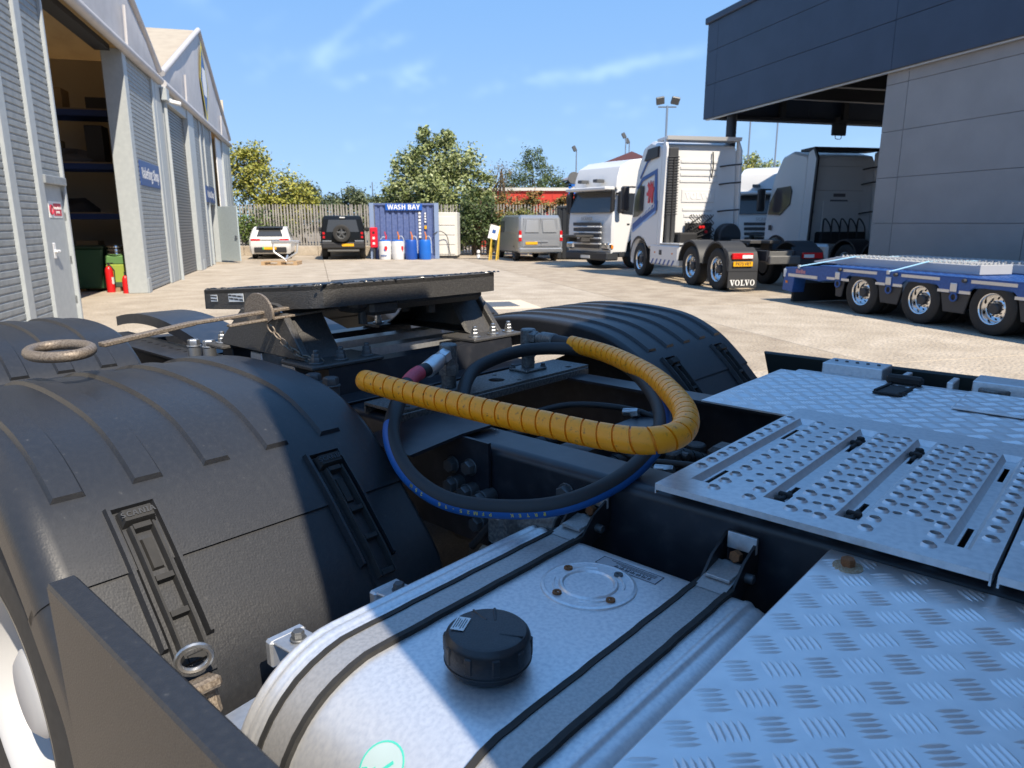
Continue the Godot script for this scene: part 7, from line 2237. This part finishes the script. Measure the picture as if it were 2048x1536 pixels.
func far_things() -> void:
	var red := thing("red_warehouse", "long red warehouse with a pale roof edge behind the fence", "building", Vector3(1.5, 0, -50.0), 0)
	bxp(Vector3(-4.2, 0, -6), Vector3(6.5, 3.75, 0), "red_wall", mat(Color(0.5, 0.035, 0.02), 0.6), red)
	bxp(Vector3(-4.4, 3.75, -6.2), Vector3(6.7, 3.95, 0.15), "roof_edge", mat(Color(0.55, 0.54, 0.5), 0.6), red)
	for k in 10: bxp(Vector3(-4.0 + k * 1.05, 0.1, 0.0), Vector3(-3.96 + k * 1.05, 3.72, 0.03), "wall_rib", mat(Color(0.42, 0.03, 0.02), 0.6), red)
	var mar := thing("maroon_shed", "gabled shed with a maroon roof edge behind the white lorries", "building", Vector3(9.3, 0, -58.0), 8)
	var b := MB.new()
	b.prism(pv([-4.6, 0, 4.6, 0, 4.6, 4.7, 0, 6.5, -4.6, 4.7]), -8, 0)
	part(b, "shed_walls", mat(Color(0.36, 0.36, 0.36), 0.7), mar, 20)
	b = MB.new()
	b.prism(pv([-4.8, 4.6, 0, 6.45, 4.8, 4.6, 4.8, 5.2, 0, 7.05, -4.8, 5.2]), 0.02, 0.2)
	part(b, "verge_board", mat(Color(0.085, 0.03, 0.04), 0.6), mar, 20)
	b = MB.new()
	b.prism(pv([-4.9, 4.8, 0, 6.7, 4.9, 4.8, 4.9, 4.95, 0, 6.85, -4.9, 4.95]), -8.2, 0.0)
	part(b, "roof", mat(Color(0.2, 0.17, 0.17), 0.7), mar, 20)
	var cream := thing("cream_shed", "low cream shed seen between the white cabs", "building", Vector3(17.0, 0, -56.0), 0)
	bxp(Vector3(-4, 0, -5), Vector3(5, 5.0, 0), "shed_walls", mat(Color(0.5, 0.44, 0.33), 0.7), cream)
	bxp(Vector3(-4.2, 5.0, -5.2), Vector3(5.2, 5.2, 0.2), "roof_edge", M.plain_white, cream)
	var dc := thing("dark_container", "dark ribbed container standing beside the van", "container", Vector3(3.1, 0, -33.5), -6)
	b = MB.new()
	for k in 9: b.span(Vector3(-0.95 + k * 0.21, 0.05, 0.9), Vector3(-0.83 + k * 0.21, 2.25, 0.96), 0.01)
	b.span(Vector3(-1.0, 0.0, -2.0), Vector3(1.0, 2.3, 0.92), 0.06)
	part(b, "container_body", mat(Color(0.014, 0.017, 0.022), 0.6), dc)
	bxp(Vector3(-1.02, 2.25, -2.02), Vector3(1.02, 2.36, 0.98), "top_frame", mat(Color(0.018, 0.022, 0.028), 0.5), dc, 0.02)
	var bp := thing("blue_gantry", "blue steel gantry post with a diagonal brace behind the fence", "gantry", Vector3(3.15, 0, -40.0), 0)
	var blue := mat(Color(0.015, 0.12, 0.45), 0.4)
	bxp(Vector3(-0.07, 0, -0.07), Vector3(0.07, 3.65, 0.07), "upright", blue, bp)
	bxp(Vector3(-0.07, 3.55, -0.07), Vector3(1.3, 3.67, 0.07), "top_beam", blue, bp)
	b = MB.new()
	b.tube([Vector3(0.05, 3.4, 0), Vector3(1.1, 2.3, 0)], 0.06, 6)
	part(b, "brace", blue, bp)
	b = MB.new()
	b.cyl(Vector3(0.2, 4.0, 0.05), Vector3(0.2, 4.0, -0.02), 0.32, 20, 0.01)
	part(b, "convex_mirror", M.steel_dull, bp)
	# lighting masts
	var k := 0
	for q in [[10.3, -50.0, 9.2, 2], [9.15, -60.0, 8.3, 1], [9.6, -61.0, 8.0, 1], [5.2, -60.0, 7.3, 1], [-12.9, -68.0, 5.3, 0], [14.3, -45.0, 8.2, 0], [16.3, -46.0, 8.4, 0]]:
		var ms := thing("lighting_mast", ["tall mast with twin square floodlights above the dragon lorry", "slim mast with one lamp above the maroon shed", "slim mast just behind the single-lamp mast", "slim mast above the round mirror and blue gantry", "thin plain pole behind the blue container", "thin plain pole above the shaded white cab", "second thin plain pole above the shaded white cab"][k], "mast", Vector3(q[0], 0, q[1]), 0)
		b = MB.new()
		b.cyl(Vector3.ZERO, Vector3(0, q[2], 0), 0.075 if q[3] == 2 else 0.05, 10)
		part(b, "pole", M.bolt, ms)
		if q[3] == 2:
			bxp(Vector3(-0.6, q[2] - 0.12, -0.04), Vector3(0.6, q[2] - 0.05, 0.04), "cross_arm", M.bolt_dull, ms)
			for s in [-1, 1]:
				var la := MB.new()
				la.box(Vector3(s * 0.5, q[2] + 0.3, 0.1), Vector3(0.55, 0.5, 0.16), 0.04, Basis(Vector3.BACK, -0.18 * s) * Basis(Vector3.RIGHT, 0.5))
				part(la, "floodlamp", M.bolt_dull, ms)
		elif q[3] == 1:
			b = MB.new()
			b.box(Vector3(-0.18, q[2] + 0.15, 0.1), Vector3(0.3, 0.45, 0.16), 0.04, Basis(Vector3.BACK, 0.5))
			part(b, "lamp_head", M.bolt_dull, ms)
		k += 1
	# odds and ends on the ground
	var pl := thing("wooden_pallet", "wooden pallet lying in front of the white hatchback", "pallet", Vector3(-9.15, 0, -28.6), 4)
	var wood := mat(Color(0.38, 0.26, 0.15), 0.85)
	for x in [-0.62, 0.0, 0.62]: bxp(Vector3(x - 0.07, 0.02, -0.45), Vector3(x + 0.07, 0.12, 0.45), "bearer", wood, pl)
	for z in 5: bxp(Vector3(-0.7, 0.12, -0.45 + z * 0.2), Vector3(0.7, 0.145, -0.35 + z * 0.2), "deck_board", wood, pl)
	for z in [-0.4, 0.0, 0.4]: bxp(Vector3(-0.7, 0.0, z - 0.05), Vector3(0.7, 0.02, z + 0.05), "deck_board", wood, pl)
	var tb := thing("tow_bracket", "grey steel towing frame resting on the wooden pallet", "frame", Vector3(-9.0, 0.145, -28.6), 0)
	b = MB.new()
	b.tube([Vector3(-0.45, 0.75, 0.0), Vector3(-0.42, 0.35, 0.05), Vector3(0.05, 0.05, 0.1), Vector3(0.5, 0.35, 0.05), Vector3(0.52, 0.72, 0)], 0.04, 8)
	b.tube([Vector3(0.05, 0.0, 0.1), Vector3(0.05, 0.05, 0.1), Vector3(0.0, 0.2, -0.3)], 0.04, 8)
	part(b, "tube_frame", M.galv, tb, 60)
	bxp(Vector3(-0.5, 0.68, -0.06), Vector3(0.58, 0.8, 0.06), "cross_bar", M.galv, tb, 0.02)
	var dr := thing("drain_cover", "flat metal drain cover in a pale square of concrete", "drain cover", Vector3(-0.35, 0.0, -14.4), HEAD)
	bxp(Vector3(-0.75, 0.0, -0.75), Vector3(0.75, 0.006, 0.75), "surround", mat(Color(0.6, 0.52, 0.4), 0.9), dr)
	bxp(Vector3(-0.42, 0.006, -0.42), Vector3(0.42, 0.014, 0.42), "cover_plate", M.steel_dull, dr, 0.003)
	var af := thing("yellow_sign_frame", "leaning yellow A-frame with a white and blue notice", "sign", Vector3(-0.85, 0, -32.2), 15)
	for x in [-0.12, 0.2]:
		b = MB.new()
		b.tube([Vector3(x - 0.12, 0, 0.25), Vector3(x + 0.12, 1.5, 0)], 0.03, 6)
		b.tube([Vector3(x + 0.1, 0, -0.3), Vector3(x + 0.12, 1.5, 0)], 0.03, 6)
		part(b, "frame_leg", mat(Color(0.6, 0.4, 0.05), 0.5), af)
	b = MB.new()
	b.box(Vector3(0.02, 1.22, 0.1), Vector3(0.42, 0.6, 0.02), 0.0, Basis(Vector3.BACK, -0.25))
	part(b, "notice", M.plain_white, af)
	b = MB.new()
	b.box(Vector3(0.03, 1.25, 0.113), Vector3(0.16, 0.16, 0.008), 0.0, Basis(Vector3.BACK, -0.25))
	part(b, "notice_print", M.blue_paint, af)
	var bo := thing("white_bollard", "small white bollard at the foot of the ivy bank", "bollard", Vector3(-1.55, 0, -33.3), 0)
	b = MB.new()
	b.lathe([Vector2(0, 0), Vector2(0.09, 0), Vector2(0.08, 0.05), Vector2(0.075, 0.36), Vector2(0.05, 0.4), Vector2(0, 0.41)], 14)
	part(b, "bollard_body", M.plain_white, bo)
	b = MB.new()
	b.lathe([Vector2(0.0785, 0.2), Vector2(0.0785, 0.27)], 14)
	part(b, "bollard_band", M.bolt_dull, bo)
func background() -> void:
	workshop()
	showroom()
	trailer()
	dragon_truck()
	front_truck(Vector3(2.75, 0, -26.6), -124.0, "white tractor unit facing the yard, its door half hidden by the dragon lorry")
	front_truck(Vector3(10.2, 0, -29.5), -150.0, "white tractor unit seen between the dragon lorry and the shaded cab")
	shade_truck(Vector3(11.0, 0, -19.6), -11.0, "white tractor unit with small grey print on its cab back, under the canopy", true)
	shade_truck(Vector3(14.6, 0, -21.0), -11.0, "white tractor unit tucked between the printed cab and the panelled wall", false)
	van()
	hatchback()
	offroader()
	wash_bay()
	fence()
	greenery()
	far_things()
